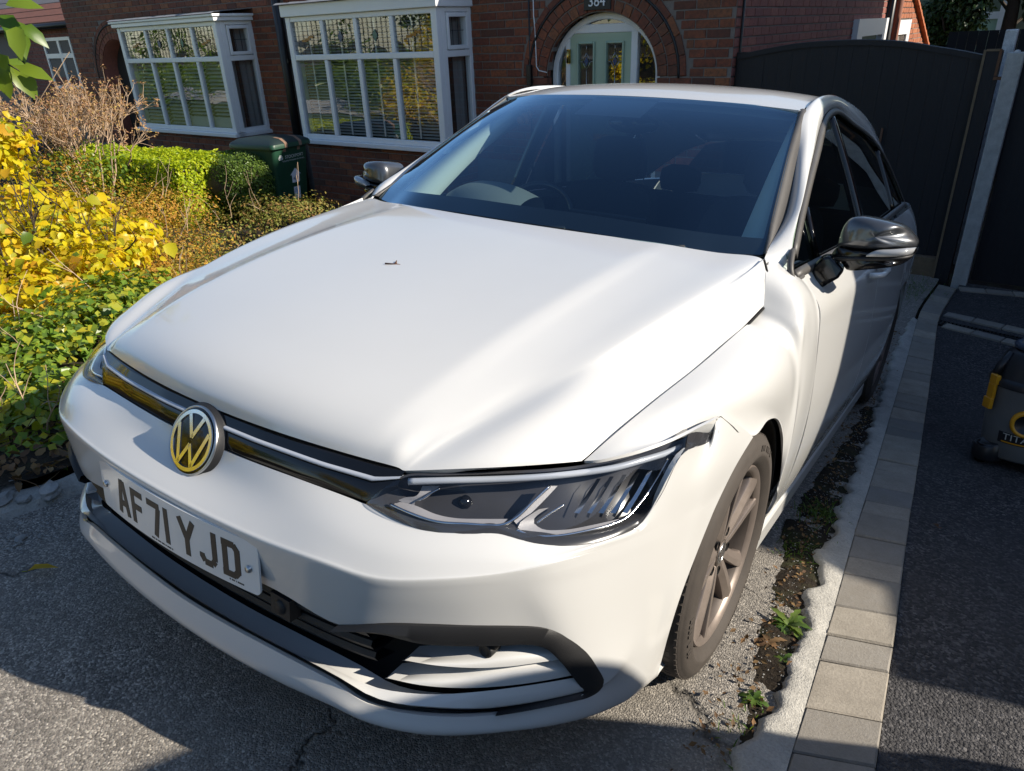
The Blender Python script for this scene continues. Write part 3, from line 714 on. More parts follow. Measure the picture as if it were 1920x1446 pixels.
# ---- the arched front door
dr_ = empty('front_door'); dr_.parent = house_r; DY = FY+.11
cx, r, zs, b_ = A1['cx'], A1['r'], A1['zs'], A1['b']
mb = MB(); n = 48; prof = []
for q in range(n+1):
    a = math.pi*q/n; prof.append((math.cos(a), math.sin(a)))
def archrow(rr, bb, y): return [(cx+rr, y, ZG+.05)]+[(cx+rr*c_, y, zs+bb*s_) for c_, s_ in prof]+[(cx-rr, y, ZG+.05)]
g = [archrow(r, b_, DY+.06), archrow(r, b_, DY), archrow(r-.008, b_-.008, DY-.008), archrow(r-.060, b_-.060, DY-.008), archrow(r-.068, b_-.068, DY), archrow(r-.068, b_-.068, DY+.06)]
mb.grid(np.array(g), 0, False); mb.build('arched_frame', M_['upvc'], dr_)
xl, xr = UH(1069, 100, DY)[0], UH(1183, 100, DY)[0]; zt = UH(1126, 62, DY)[2]
for a0, a1 in ((xl-.055, xl), (xr, xr+.075)):
    mb = MB(); mb.box((a0, DY-.004, ZG+.05), (a1, DY+.06, zt+.006)); chamfer(mb.build('jamb', M_['upvc'], dr_))
mb = MB(); zt2 = zt+.085; hw = lambda z: (r-.03)*math.sqrt(max(0, 1-((z-zs)/b_)**2)) if z > zs else r-.03
mb.hexa([(cx-hw(zt)+.0, DY-.004, zt), (cx+hw(zt), DY-.004, zt), (cx+hw(zt), DY+.06, zt), (cx-hw(zt), DY+.06, zt), (cx-hw(zt2), DY-.004, zt2), (cx+hw(zt2), DY-.004, zt2), (cx+hw(zt2), DY+.06, zt2), (cx-hw(zt2), DY+.06, zt2)]); chamfer(mb.build('door_transom', M_['upvc'], dr_))
mb = MB(); g = archrow(r-.06, b_-.06, DY+.035); mb.add(g, [tuple(range(len(g)))]); mb.build('glazing', M_['wglass'], dr_)
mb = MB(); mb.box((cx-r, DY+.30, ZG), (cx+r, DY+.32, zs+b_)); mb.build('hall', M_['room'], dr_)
leaf = empty('door_leaf'); leaf.parent = dr_
P1, P2 = UH(1098, 84, DY)[0], UH(1167, 84, DY)[0]
zA = UH(1098, 83, DY)[2]; wd = .115; panes = ((UH(1085, 100, DY)[0], UH(1112, 100, DY)[0]), (UH(1137.5, 100, DY)[0], UH(1166.5, 100, DY)[0]))
mb = MB()
xb = [xl, panes[0][0], panes[0][1], panes[1][0], panes[1][1], xr]; zP0, zP1 = zA-.62, zA
for i in (0, 2, 4): mb.box((xb[i], DY+.006, ZG+.06), (xb[i+1], DY+.05, zt))
for i in (1, 3): mb.box((xb[i], DY+.006, ZG+.06), (xb[i+1], DY+.05, zP0)); mb.box((xb[i], DY+.006, zP1), (xb[i+1], DY+.05, zt))
dl = mb.build('door_panel', M_['doorgreen'], leaf); weld(dl)
for a0, a1 in panes:
    mb = MB(); o = .022
    for (x0, x1, z0, z1) in ((a0-o, a0, zP0-o, zP1+o), (a1, a1+o, zP0-o, zP1+o), (a0, a1, zP1, zP1+o), (a0, a1, zP0-o, zP0)): mb.box((x0, DY-.012, z0), (x1, DY+.006, z1))
    chamfer(mb.build('moulding', M_['doorgreen'], leaf))
    mb = MB(); mb.add([(a0, DY+.02, zP0), (a1, DY+.02, zP0), (a1, DY+.02, zP1), (a0, DY+.02, zP1)], [(0, 1, 2, 3)]); mb.build('pane', M_['wglass'], leaf)
    mb = MB(); cx_, cz = (a0+a1)/2, zP1-.17; L3 = [((cx_, zP1), (cx_, cz+.085)), ((cx_, cz-.085), (cx_, zP0)), ((a0, cz), (cx_-.05, cz)), ((cx_+.05, cz), (a1, cz))]+[((cx_+dx*s0, cz+dz*s0), (cx_+ex*s0, cz+ez*s0)) for s0 in (1, .5) for (dx, dz, ex, ez) in ((0, .085, .05, 0), (.05, 0, 0, -.085), (0, -.085, -.05, 0), (-.05, 0, 0, .085))]
    for p, q in L3: mb.tube([(p[0], DY+.015, p[1]), (q[0], DY+.015, q[1])], .003, 4)
    mb.build('leading', M_['satin'], leaf)
    mb = MB(); s = .028; mb.add([(cx_, DY+.012, cz-s*1.7), (cx_+s, DY+.012, cz), (cx_, DY+.012, cz+s*1.7), (cx_-s, DY+.012, cz)], [(0, 1, 2, 3)]); mb.build('stained_diamond', M_['stblue'], leaf)
for q in (0, 1):
    mb = MB(); a0, a1 = panes[q]; mb.box((a0-.02, DY-.006, ZG+.25), (a1+.02, DY+.006, ZG+.75)); bevel(mb.build('door_moulded_panel', M_['doorgreen'], leaf), .02)
mb = MB(); mb.box((cx-.13, DY-.012, .35), (cx+.13, DY+.006, .43)); bevel(mb.build('letterbox', M_['brass'], leaf), .008)
hp = UH(1067.5, 106, DY); mb = MB(); mb.tube([(hp[0], DY-.03, hp[2]-.065), (hp[0], DY-.03, hp[2]+.065)], .016, 12); mb.box((hp[0]-.02, DY-.02, hp[2]-.07), (hp[0]+.02, DY-.004, hp[2]+.07)); mb.build('hinge_cover', M_['brass'], dr_)
mb = MB(); mb.box((cx-r-.05, DY-.25, ZG-.1), (cx+r+.05, DY+.06, ZG+.05)); mb.build('doorstep', M_['conc'], dr_)
# house number on its dark plaque above the arch
num = empty('house_number'); num.parent = house_r; N0 = UH(1122, 3, FY); vs_, fs_ = text_mesh('384', .135, .004)
mb = MB(); mb.add([(v[0]+N0[0], FY-.035-v[2], v[1]+N0[2]) for v in vs_], fs_); mb.build('digits', M_['upvc'], num)
mb = MB(); mb.box((N0[0]-.155, FY-.028, N0[2]-.075), (N0[0]+.155, FY-.008, N0[2]+.085)); bevel(mb.build('number_plaque', M_['blackpaint'], num), .004)
# ---- the porch next door: recess, inner door with red trim
por = empty('porch'); por.parent = house_l; cx2, r2_, zs2, b2_ = A2['cx'], A2['r'], A2['zs'], A2['b']
mb = MB(); g = []
for y in (FY+.0, FY+.9):
    g.append([(cx2+r2_, y, ZG)]+[(cx2+r2_*math.cos(a), y, zs2+b2_*math.sin(a)) for a in np.linspace(0, math.pi, 30)]+[(cx2-r2_, y, ZG)])
mb.grid(np.array(g)); solidify(mb.build('porch_lining', M_['brickside'], por), .02)
mb = MB(); mb.box((cx2-.7, FY+.9, ZG), (cx2+.7, FY+.95, 1.7)); mb.build('porch_back', M_['room'], por)
mb = MB(); mb.box((cx2+.02, FY+.84, ZG), (cx2+.12, FY+.895, 1.5)); mb.box((cx2+.12, FY+.86, ZG), (cx2+.62, FY+.89, .62)); mb.build('porch_door_frame', M_['upvc'], por)
mb = MB(); mb.box((cx2+.13, FY+.84, .62), (cx2+.62, FY+.875, .86)); mb.box((cx2+.13, FY+.84, -.18), (cx2+.62, FY+.855, -.02)); mb.build('red_door_panel', simple('red_gloss_paint', (.45, .02, .015), .4), por)
# ---- building at the far left
ext_ = empty('side_extension', M=HM); tag(ext_, 'low brick side building with a slate roof and small white window at the far left', 'building')
EY = 7.4; mb = MB(); mb.grid([[(-24, EY, ZG-.2), (-13.9, EY, ZG-.2)], [(-24, EY, 1.95), (-13.9, EY, 1.95)]]); mb.grid([[(-14.1, FY, ZG), (-14.1, 9, ZG)], [(-14.1, FY, 3), (-14.1, 9, 3)]]); ew = mb.build('wall', M_['mortar'], ext_)
w0, w1 = UH(79, 72, EY), UH(140, 145, EY)
bricks(ew, lay(-20, -14.12, .2, 1.95, lambda x, z: w0[0] < x < w1[0]+.35 and w1[2] < z < w0[2]), 'brickside', lambda q: -q[0], Y=EY, limit=200)
ew_ = empty('window'); ew_.parent = ext_; xw0, xw1, zw0, zw1 = w0[0], w1[0]+.32, w1[2]-.25, w0[2]
mb = MB(); xm = UH(113, 90, EY)[0]; zm = UH(110, 105, EY)[2]
for (a0, a1, c0, c1) in ((xw0, xw0+.07, zw0, zw1), (xw1-.07, xw1, zw0, zw1), (xm-.05, xm+.05, zw0+.0701, zw1-.0701), (xw0+.07, xw1-.07, zw1-.07, zw1), (xw0+.07, xw1-.07, zw0, zw0+.07), (xw0+.0701, xm-.0501, zm-.05, zm+.05), (xm+.0501, xw1-.0701, zm-.05, zm+.05)): mb.box((a0, EY-.03, c0), (a1, EY+.03, c1))
mb.build('frame', M_['upvc'], ew_)
mb = MB(); mb.add([(xw0, EY+.005, zw0), (xw1, EY+.005, zw0), (xw1, EY+.005, zw1), (xw0, EY+.005, zw1)], [(0, 1, 2, 3)]); mb.build('pane', M_['wglass'], ew_)
mb = MB(); z = zw0
while z < zw1: mb.box((xw0+.05, EY+.03, z), (xw1-.05, EY+.035, z+.03)); z += .06
o = mb.build('slatted_blind', M_['blind'], ew_); o['kind'] = 'stuff'
mb = MB(); mb.box((-24, EY-.25, 1.95), (-14.11, EY+.05, 2.0)); mb.build('soffit', M_['blackpaint'], ext_)
mb = MB(); mb.tube([(-24, EY-.28, 2.0), (-14.12, EY-.28, 2.0)], .06, 8); mb.build('gutter', M_['blackpaint'], ext_)
for k in range(5):
    y0, z0 = EY-.25+k*.26, 2.06+k*.15; mb = MB(); mb.hexa([(-24, y0, z0), (-14.12, y0, z0), (-14.12, y0+.32, z0+.17), (-24, y0+.32, z0+.17), (-24, y0, z0+.03), (-14.12, y0, z0+.03), (-14.12, y0+.32, z0+.2), (-24, y0+.32, z0+.2)]); mb.build('roof_course', M_['tile'] if k < 3 else M_['slate'], ext_)
pp = UH(28, 70, EY-.1); mb = MB(); mb.tube([(pp[0], EY-.1, ZG), (pp[0], EY-.1, 2.0)], .05, 8); mb.build('downpipe', M_['blackpaint'], ext_)
# ---- sunlit wing at the back, down the side passage
rear = empty('rear_wing', M=HM); tag(rear, 'sunlit orange brick rear wing seen above the black gate', 'building')
RX = CORN+.05; pw = lambda px, py: (lambda c, v: c+v*(RX-c[0])/v[0])(HR.T @ CAMP, HR.T @ ray(px, py))
e1_, e2_ = pw(1712, 0), pw(1731, 78)
sl = (e2_[2]-e1_[2])/(e2_[1]-e1_[1]); ytop = e1_[1]-(3.2-e1_[2])/abs(sl)
mb = MB(); ye = e2_[1]+1.2; vs_ = [(RX, 12.32, ZG-.5), (RX, ye, ZG-.5), (RX, ye, e2_[2]+sl*1.2), (RX, ytop, 3.2), (RX, 12.32, 3.2)]; mb.add(vs_, [(0, 1, 2, 3, 4)]); mb.add([(x-.5, y, z) for x, y, z in vs_], [(4, 3, 2, 1, 0)]); rw_ = mb.build('wall', M_['mortar'], rear)
win = []
for (p0, p1) in (((1608, 35), (1655, 84)), ((1671, 38), (1698, 84))):
    a, b = pw(*p0), pw(*p1); win.append((min(a[1], b[1]), max(a[1], b[1]), .2, (a[2]+pw(p1[0], p0[1])[2])/2))
def hole_r(y, z): return any(w_[0] < y < w_[1] and w_[2] < z < w_[3] for w_ in win) or z > e1_[2]+sl*(y-e1_[1])-.03
flank(rw_, 12.35, ye, .6, 2.6, 'bricklit', hole_r, X=RX, lim=300)
for y0, y1, z0, z1 in win:
    w_ = empty('window'); w_.parent = rear; mb = MB(); f = (y1-y0)*.16; X0 = RX+.01
    for (a0, a1, c0, c1) in ((y0, y0+f, z0, z1), (y1-f, y1, z0, z1), (y0+f, y1-f, z1-.22, z1), (y0+f, y1-f, z0, z0+.1)): mb.box((X0-.06, a0, c0), (X0+.02, a1, c1))
    mb.build('frame', M_['upvc'], w_)
    mb = MB(); mb.add([(X0-.02, y0, z0), (X0-.02, y1, z0), (X0-.02, y1, z1), (X0-.02, y0, z1)], [(0, 1, 2, 3)]); mb.build('pane', M_['wglass'], w_)
    mb = MB(); mb.box((X0-.3, y0, z0), (X0-.1, y1, z1)); mb.build('room', M_['room'], w_)
y_p = pw(1672, 40)[1]; mb = MB(); mb.tube([(RX+.07, y_p, ZG), (RX+.07, y_p, 3)], .06, 8); mb.build('downpipe', M_['tile'], rear)
k = 0; y = ytop
while y < ye:
    z = e1_[2]+sl*(y-e1_[1]); mb = MB(); mb.hexa([(RX-.5, y, z), (RX+.08, y, z), (RX+.08, y+.34, z+sl*.34), (RX-.5, y+.34, z+sl*.34), (RX-.5, y, z+.06), (RX+.08, y, z+.06), (RX+.08, y+.34, z+sl*.34+.03), (RX-.5, y+.34, z+sl*.34+.03)]); mb.build('verge_tile', M_['tileor'], rear); y += .3
# ---- gate, posts, fences
gate = empty('garden_gate', M=HM); tag(gate, 'tall black boarded gate with an arched top closing the passage beside the house', 'gate')
GY = FY+.06; gx0, gx1 = CORN+.03, UH(1853, 108, GY)[0]; gb = -.46; ptop = [UH(*p, GY) for p in ((1382,106),(1450,92),(1500,84),(1570,79),(1640,78),(1700,82),(1750,90),(1800,98),(1850,108))]
ptx = [p[0] for p in ptop]; ptz = [p[2] for p in ptop]; tc = crom([(a, 0, b) for a, b in zip(ptx, ptz)], 8); gt_ = lambda x: float(np.interp(x, tc[:, 0], tc[:, 2]))
nb = 16; bw_ = (gx1-gx0)/nb
for k in range(nb):
    a, b = gx0+k*bw_+.0006, gx0+(k+1)*bw_-.0006; y0 = GY+random.random()*.004; mb = MB()
    mb.hexa([(a, y0, gb), (b, y0, gb), (b, y0+.022, gb), (a, y0+.022, gb), (a, y0, gt_(a)), (b, y0, gt_(b)), (b, y0+.022, gt_(b)), (a, y0+.022, gt_(a))]); mb.build('board', M_['board'], gate)
mb = MB(); X = np.linspace(gx0, gx1, 40); g = [[(x, GY-.012, gt_(x)-.03) for x in X], [(x, GY-.012, gt_(x)+.012) for x in X], [(x, GY+.045, gt_(x)+.016) for x in X], [(x, GY+.045, gt_(x)-.03) for x in X]]; mb.grid(np.array(g), 0, False); mb.build('arched_capping', M_['board'], gate)
for z in (-.25, .35, .95): mb = MB(); mb.box((gx0, GY+.026, z), (gx1, GY+.07, z+.10)); mb.build('gate_rail', M_['board'], gate)
mb = MB(); mb.tube([(gx0+1.35, GY-.02, .95-.35), (gx0+1.35, GY-.02, .70-.35)], .010, 8); mb.build('gate_handle', M_['rust'], gate)
mb = MB(); mb.box((CORN+.01, FY+.08, 0), (CORN+.13, FY+.16, UH(1390, 99, FY)[2])); tag(mb.build('gate_post', M_['board'], M=HM), 'short black timber gate post fixed to the house wall', 'post')
mb = MB(); mb.box((gx0+.0, GY-.03, -.70), (gx1, GY+.05, gb-.015)); tag(mb.build('gravel_board', M_['rawwood'], M=HM), kind='structure')
gp_ = empty('gate_post', M=HM); tag(gp_, 'tall black timber gate post with bare brown edges at the right of the gate', 'post')
p0, p1 = UH(1849, 95, GY-.02), UH(1884, 95, GY-.02)
mb = MB(); mb.box((p0[0], GY-.05, -.72), (p1[0]-.01, GY+.08, p0[2])); mb.build('post', M_['board'], gp_)
mb = MB(); mb.box((p0[0]-.012, GY-.056, -.72), (p0[0]+.006, GY-.046, p0[2]+.006)); mb.box((p0[0]+.0061, GY-.056, p0[2]-.004), (p1[0]-.02, GY-.046, p0[2]+.012)); mb.build('bare_edge', M_['rawwood'], gp_)
mb = MB(); mb.box((p1[0]-.03, GY-.06, p0[2]-.18), (p1[0]-.012, GY-.05, p0[2]+.012)); mb.box((p1[0]-.03, GY-.062, p0[2]-.21), (p1[0]+.07, GY-.05, p0[2]-.185)); mb.build('bracket', M_['rust'], gp_)
c0, c1 = UH(1902, 98, GY-.06), UH(1803, 525, GY-.06)
mb = MB(); x0 = (c0[0]+c1[0])/2-.055; mb.box((x0, GY-.11, -.75), (x0+.115, GY+.0, c0[2])); mb.lathe([(.0, .018), (.02, .012), (.024, 0)], 10, 'z', (x0+.06, GY-.05, c0[2]))
tag(bevel(mb.build('concrete_post', M_['concpost'], M=HM), .008), 'square pale concrete fence post between the gate and the right fence', 'post')
s0 = UH(1898, 60, GY+.7); mb = MB(); mb.box((s0[0]-.045, GY+.66, -.7), (s0[0]+.045, GY+.76, s0[2]+.02)); tag(bevel(mb.build('concrete_post', M_['concpost'], M=HM), .008), 'thin grey concrete post standing behind the black gate post', 'post')
fen = empty('boundary_fence', M=HM); tag(fen, 'black boarded fence right of the concrete post at the end of the tarmac', 'fence'); fx = x0+.13
k = 0
while fx < 3.95:
    y0 = GY-.03+random.random()*.004; mb = MB(); mb.box((fx, y0, -.62), (fx+.1462, y0+.02, 1.30)); mb.build('board', M_['board'], fen); fx += .147
for z in (-.4, .35, 1.1): mb = MB(); mb.box((x0+.13, GY-.005, z), (3.95, GY+.05, z+.08)); mb.build('fence_rail', M_['board'], fen)
bf = empty('back_fence', M=HM); tag(bf, 'dark close-boarded fence far behind the gate under the trees', 'fence'); x = -.35; zt_ = UH(1860, 57, 11.5)[2]
while x < 3.2:
    mb = MB(); mb.box((x, 11.5+random.random()*.004, -.7), (x+.118, 11.52, zt_+.01*math.sin(x))); mb.build('board', M_['board'], bf); x += .122
# ---- neighbours on the right, out of the frame, whose shade falls over the car and the passage
NB = empty('neighbouring_house'); tag(NB, 'brick house of the right-hand neighbour standing outside the frame', 'house')
mb = MB(); mb.box((4.0, 7.2, -1.0), (10.5, 13.6, 5.7)); mb.build('wall', M_['brickside'], NB); mb = MB(); mb.hexa([(3.7, 6.95, 5.7), (10.8, 6.95, 5.7), (10.8, 13.9, 5.7), (3.7, 13.9, 5.7), (6.2, 9.6, 7.8), (8.6, 9.6, 7.8), (8.6, 11.2, 7.8), (6.2, 11.2, 7.8)]); mb.build('roof', M_['slate'], NB)
NG = empty('neighbouring_garage'); tag(NG, 'flat-roofed brick garage of the right-hand neighbour outside the frame', 'garage')
mb = MB(); mb.box((4.0, 2.52, -.9), (7.0, 7.19, 3.05)); mb.build('wall', M_['brickside'], NG); mb = MB(); mb.box((3.96, 2.48, 3.05), (7.05, 7.19, 3.17)); mb.build('roof', M_['leadflash'], NG)
NF = empty('side_fence'); tag(NF, 'timber fence along the far side of the tarmac outside the frame', 'fence'); y = 1.14
while y < 2.40:
    mb = MB(); mb.box((4.0, y, -.5), (4.02, y+.12, 1.52)); mb.build('board', M_['rawwood'], NF); y += .126
# ================================================================== plants
rnd = random.Random(11)
def rvec():
    while True:
        v = V3((rnd.uniform(-1, 1), rnd.uniform(-1, 1), rnd.uniform(-1, 1))); l = np.linalg.norm(v)
        if .1 < l < 1: return v/l
def leaf_geo(P, n, t, L, W, fold=.25, curl=.2, mid=.45):
    """six points of one leaf: base, two pairs along the blade, tip; P base, t along, n face normal"""
    s = np.cross(n, t); s /= max(1e-9, np.linalg.norm(s))
    a = P+t*L*mid*.55; b = P+t*L*(mid+.2)-n*L*curl*.4
    return [P, a+s*W*.42+n*W*fold, b+s*W*.40+n*W*fold*.7, P+t*L-n*L*curl, b-s*W*.40+n*W*fold*.7, a-s*W*.42+n*W*fold, P+t*L*.5-n*L*curl*.12]
LF = [(0,1,6),(1,2,6),(2,3,6),(3,4,6),(4,5,6),(5,0,6)]
def add_leaf(mb, P, n, t, L, W, mat=0, small=False):
    if small:
        s = np.cross(n, t); l = np.linalg.norm(s)
        if l < 1e-6: return
        s /= l; mb.add([P, P+t*L*.5+s*W*.5+n*W*.15, P+t*L, P+t*L*.5-s*W*.5+n*W*.15], [(0, 1, 2, 3)], mat)
    else: mb.add(leaf_geo(P, n, t, L, W, rnd.uniform(.05, .3), rnd.uniform(0, .35)), LF, mat, True)
def cloud(mb, c, r, n, L, W, shell=.55, up=.5, small=True, mat=0, zmin=None, wob=.18, keep=None):
    """leaves spread through an ellipsoid's outer part with an uneven, clumped outline"""
    c, r = V3(c), V3(r); ph = [rnd.uniform(0, 6.28) for _ in range(6)]; k = 0; tries = 0
    while k < n and tries < n*6:
        tries += 1
        d = rvec(); w_ = 1+wob*(math.sin(4*d[0]+ph[0])*math.sin(5*d[1]+ph[1])+.7*math.sin(9*d[2]+ph[2]+3*d[0])+.5*math.sin(13*d[0]+ph[3])*math.sin(11*d[1]+ph[4]))
        f = shell+(1-shell)*rnd.random()**.7; P = c+d*r*f*w_
        if zmin is not None and P[2] < zmin(P): continue
        if keep is not None and not keep(P): continue
        n_ = d*.8+V3((0, 0, up))+rvec()*.7; n_ /= np.linalg.norm(n_); t = rvec()+d*.3-V3((0, 0, .3)); t -= n_*(t@n_); t /= max(1e-6, np.linalg.norm(t))
        s = rnd.uniform(.65, 1.25); add_leaf(mb, P, n_, t, L*s, W*s, mat, small); k += 1
def twigs(mb, P, d, L, r, depth, spread=.6, up=.15, tips=None, kids=(2, 4), seg=3, mat=0):
    pts = [P]; q = P.copy(); dd = d.copy()
    for i in range(seg):
        dd = dd+rvec()*.22+V3((0, 0, up*.3)); dd /= np.linalg.norm(dd); q = q+dd*L/seg; pts.append(q.copy())
    mb.tube(pts, list(np.linspace(r, r*.6, len(pts))), 5 if r > .006 else 4, mat, cap=False)
    if depth == 0:
        if tips is not None: tips.append((q, dd))
        return
    for k in range(rnd.randint(*kids)):
        j = rnd.randint(1, seg); nd = dd+rvec()*spread+V3((0, 0, up)); nd /= np.linalg.norm(nd)
        twigs(mb, pts[j], nd, L*rnd.uniform(.55, .85), r*.62, depth-1, spread, up, tips, kids, seg, mat)
M_['yleaf'] = leafmat('yellow_autumn_leaf', [(.66, .50, .008), (.58, .48, .015), (.72, .53, .010), (.30, .36, .02), (.60, .33, .02), (.52, .49, .02), (.68, .56, .015)], .42, .4)
M_['gleaf'] = leafmat('green_leaf', [(.07, .14, .012), (.12, .19, .02), (.16, .22, .02), (.09, .17, .015)], .4, .35)
M_['ivy'] = leafmat('ivy_leaf', [(.09, .18, .02), (.16, .26, .03), (.24, .33, .035), (.05, .11, .018), (.34, .36, .03), (.42, .36, .025)], .35, .35)
M_['orange'] = leafmat('orange_brown_foliage', [(.52, .25, .035), (.60, .33, .04), (.42, .18, .035), (.62, .42, .05), (.30, .15, .04), (.55, .44, .04), (.30, .31, .04)], .4, .6)
M_['hedgey'] = leafmat('lime_hedge_leaf', [(.30, .40, .018), (.42, .50, .018), (.52, .56, .02), (.22, .33, .018), (.56, .58, .02)], .4, .4)
M_['box'] = leafmat('box_leaf', [(.06, .11, .018), (.10, .17, .025), (.15, .22, .03), (.08, .14, .022)], .25, .4)
M_['dryb'] = leafmat('dry_bract', [(.34, .17, .10), (.44, .26, .13), (.48, .32, .16), (.28, .14, .09), (.50, .36, .10)], .3, .7)
M_['twig'] = simple('pale_dead_twig', (.46, .33, .22), .8, var=.35, scale=30)
M_['twigd'] = simple('dark_bark', (.06, .045, .03), .9, var=.4, scale=20)
M_['red'] = leafmat('reddish_low_leaf', [(.12, .17, .025), (.24, .25, .04), (.32, .16, .06), (.18, .22, .04), (.38, .27, .08)], .3, .6)
M_['litter'] = leafmat('dead_leaf_litter', [(.14, .075, .03), (.20, .11, .045), (.09, .05, .025), (.24, .15, .06), (.06, .038, .022)], .1, .8)
M_['tree'] = leafmat('dark_tree_leaf', [(.020, .042, .012), (.035, .065, .015), (.055, .09, .02), (.028, .05, .014)], .2, .45)
M_['weed'] = leafmat('weed_leaf', [(.06, .12, .02), (.09, .16, .025), (.13, .19, .03)], .3, .45)
ground_z = lambda P: gz(P[0], P[1])+.02
# ---- big yellow leaved shrub beside the drive
ys_c = [(UW(40, 400, y=1.0), (.34, .34, .30)), (UW(0, 270, y=1.15), (.20, .26, .26)), (UW(90, 470, y=.75), (.46, .36, .30)), (UW(190, 490, y=.85), (.30, .3, .20)), (UW(60, 560, y=.35), (.42, .3, .20)), (UW(20, 480, y=.55), (.3, .3, .28)), (UW(230, 450, y=1.25), (.34, .3, .18)), (UW(150, 410, y=1.3), (.32, .3, .2))]
b0 = ys_c[2][0]; sh = empty('yellow_shrub', (b0[0], b0[1], gz(b0[0], b0[1]))); tag(sh, 'large-leaved shrub turning bright yellow beside the drive, left of the car bonnet', 'shrub'); O0 = V3(sh.location)
lm = []
for v in range(5):
    mb = MB(); P = leaf_geo(V3((0, 0, 0)), V3((0, 0, 1)), V3((0, 1, 0)), 1.0, .78+.08*(v % 3), rnd.uniform(.05, .28), rnd.uniform(.05, .4)); mb.add(P, LF, 0, True)
    o = mb.build('leaf', M_['yleaf'] if v < 4 else M_['gleaf']); lm.append(o.data); bpy.data.objects.remove(o)
k = 0
while k < 290:
    c, r = ys_c[rnd.choice((0, 0, 1, 2, 2, 2, 3, 4, 4, 5, 5, 6, 6, 7))]; d = rvec(); P = c+d*V3(r)*rnd.uniform(.6, 1.08)
    if P[2] < gz(P[0], P[1])+.05 or P[0] > -1.5: continue
    n_ = V3((.45, -.35, .75))+d*.4+rvec()*.55; n_ /= np.linalg.norm(n_); t = rvec()*.8+V3((.2, -.2, -.6)); t -= n_*(t@n_); t /= np.linalg.norm(t); s = np.cross(t, n_)
    L = rnd.uniform(.055, .125); o = bpy.data.objects.new('leaf', lm[rnd.choice((0, 1, 2, 3, 0, 1, 2, 3, 4))]); COL.objects.link(o); o.parent = sh; p_ = P-O0
    o.matrix_basis = Matrix(((s[0]*L, t[0]*L, n_[0]*L, p_[0]), (s[1]*L, t[1]*L, n_[1]*L, p_[1]), (s[2]*L, t[2]*L, n_[2]*L, p_[2]), (0, 0, 0, 1))); k += 1
mb = MB()
for c, r in ys_c: cloud(mb, c-O0, V3(r)*.95, 560, .055, .042, .2, .5, False, 0, lambda P: gz(P[0]+O0[0], P[1]+O0[1])-O0[2]+.03)
o = mb.build('small_leaves', M_['yleaf'], sh); o['kind'] = 'stuff'
mb = MB()
for q in range(7): twigs(mb, V3((rnd.uniform(-.3, .3), rnd.uniform(-.2, .2), -.03)), V3((rnd.uniform(-.5, .5), rnd.uniform(-.4, .4), 1)), .42, .010, 2, .6, .25)
o = mb.build('stems', M_['twigd'], sh); o['kind'] = 'stuff'
# ---- leafy tip of a branch hanging in at the top left
br = empty('hanging_branch', tuple(UW(-60, 60, y=.1))); tag(br, 'leafy green branch tip hanging into view at the top left corner', 'branch'); O1 = V3(br.location)
mb = MB(); stem = curve_n([UW(*p, y=.1)-O1 for p in ((-160, -60), (-70, 0), (-10, 40), (40, 62))], 12); mb.tube(stem, list(np.linspace(.012, .003, 12)), 6); st2 = curve_n([UW(*p, y=.1)-O1 for p in ((-130, 40), (-60, 80), (0, 112), (48, 140))], 12); mb.tube(st2, list(np.linspace(.009, .002, 12)), 6); mb.build('stem', M_['twigd'], br)
lg = []
for v in range(3):
    mb = MB(); mb.add(leaf_geo(V3((0, 0, 0)), V3((0, 0, 1)), V3((0, 1, 0)), 1.0, .5+.06*v, .2, .15+.12*v), LF, 0, True); o = mb.build('leaf', M_['gleaf']); lg.append(o.data); bpy.data.objects.remove(o)
for (px, py, ang, L) in ((-8,0,1.9,.17),(2,28,.6,.15),(18,35,.9,.17),(30,50,1.3,.13),(48,62,1.7,.10),(40,50,.4,.10),(10,10,.1,.12),(-12,98,.7,.14),(6,112,.4,.15),(20,122,.9,.14),(34,130,.5,.12),(44,136,1.1,.10),(0,125,1.5,.12),(10,60,1.2,.10)):
    P = UW(px, py, y=.1+rnd.uniform(-.06, .06))-O1; right, upv, back = CAMR[:, 0], CAMR[:, 1], CAMR[:, 2]
    t = right*math.cos(ang)-upv*math.sin(ang)+rvec()*.35; t /= np.linalg.norm(t); n_ = back*.5+V3((.3, 0, .8))+rvec()*.35; n_ -= t*(n_@t); n_ /= np.linalg.norm(n_); s = np.cross(t, n_)
    o = bpy.data.objects.new('leaf', rnd.choice(lg)); COL.objects.link(o); o.parent = br
    o.matrix_basis = Matrix(((s[0]*L, t[0]*L, n_[0]*L, P[0]), (s[1]*L, t[1]*L, n_[1]*L, P[1]), (s[2]*L, t[2]*L, n_[2]*L, P[2]), (0, 0, 0, 1)))
# ---- dried, twiggy shrub with spent flower heads
c0 = UW(115, 190, y=2.35); tw = empty('dead_flower_shrub', (c0[0], c0[1], gz(c0[0], c0[1]))); tag(tw, 'twiggy pale shrub with dry brown flower heads in front of the porch', 'shrub'); O2 = V3(tw.location)
mb = MB(); tips = []
top = c0[2]-O2[2]
for q in range(84):
    a = rnd.uniform(0, 6.28); rr = rnd.uniform(0, .85)
    b = V3((rr*math.cos(a)*1.15, rr*math.sin(a)*.5, top-.38+rnd.uniform(-.15, .15)*1.2)); d = V3((math.cos(a)*.75, math.sin(a)*.5, .8))
    twigs(mb, b, d/np.linalg.norm(d), rnd.uniform(.17, .27), .0065, 2, .75, .22, tips, (2, 4))
for q in range(9): twigs(mb, V3((rnd.uniform(-.2, .2), rnd.uniform(-.15, .15), -.03)), V3((rnd.uniform(-.9, .9), rnd.uniform(-.4, .4), .9)), top*.8, .012, 0, .5, .3)
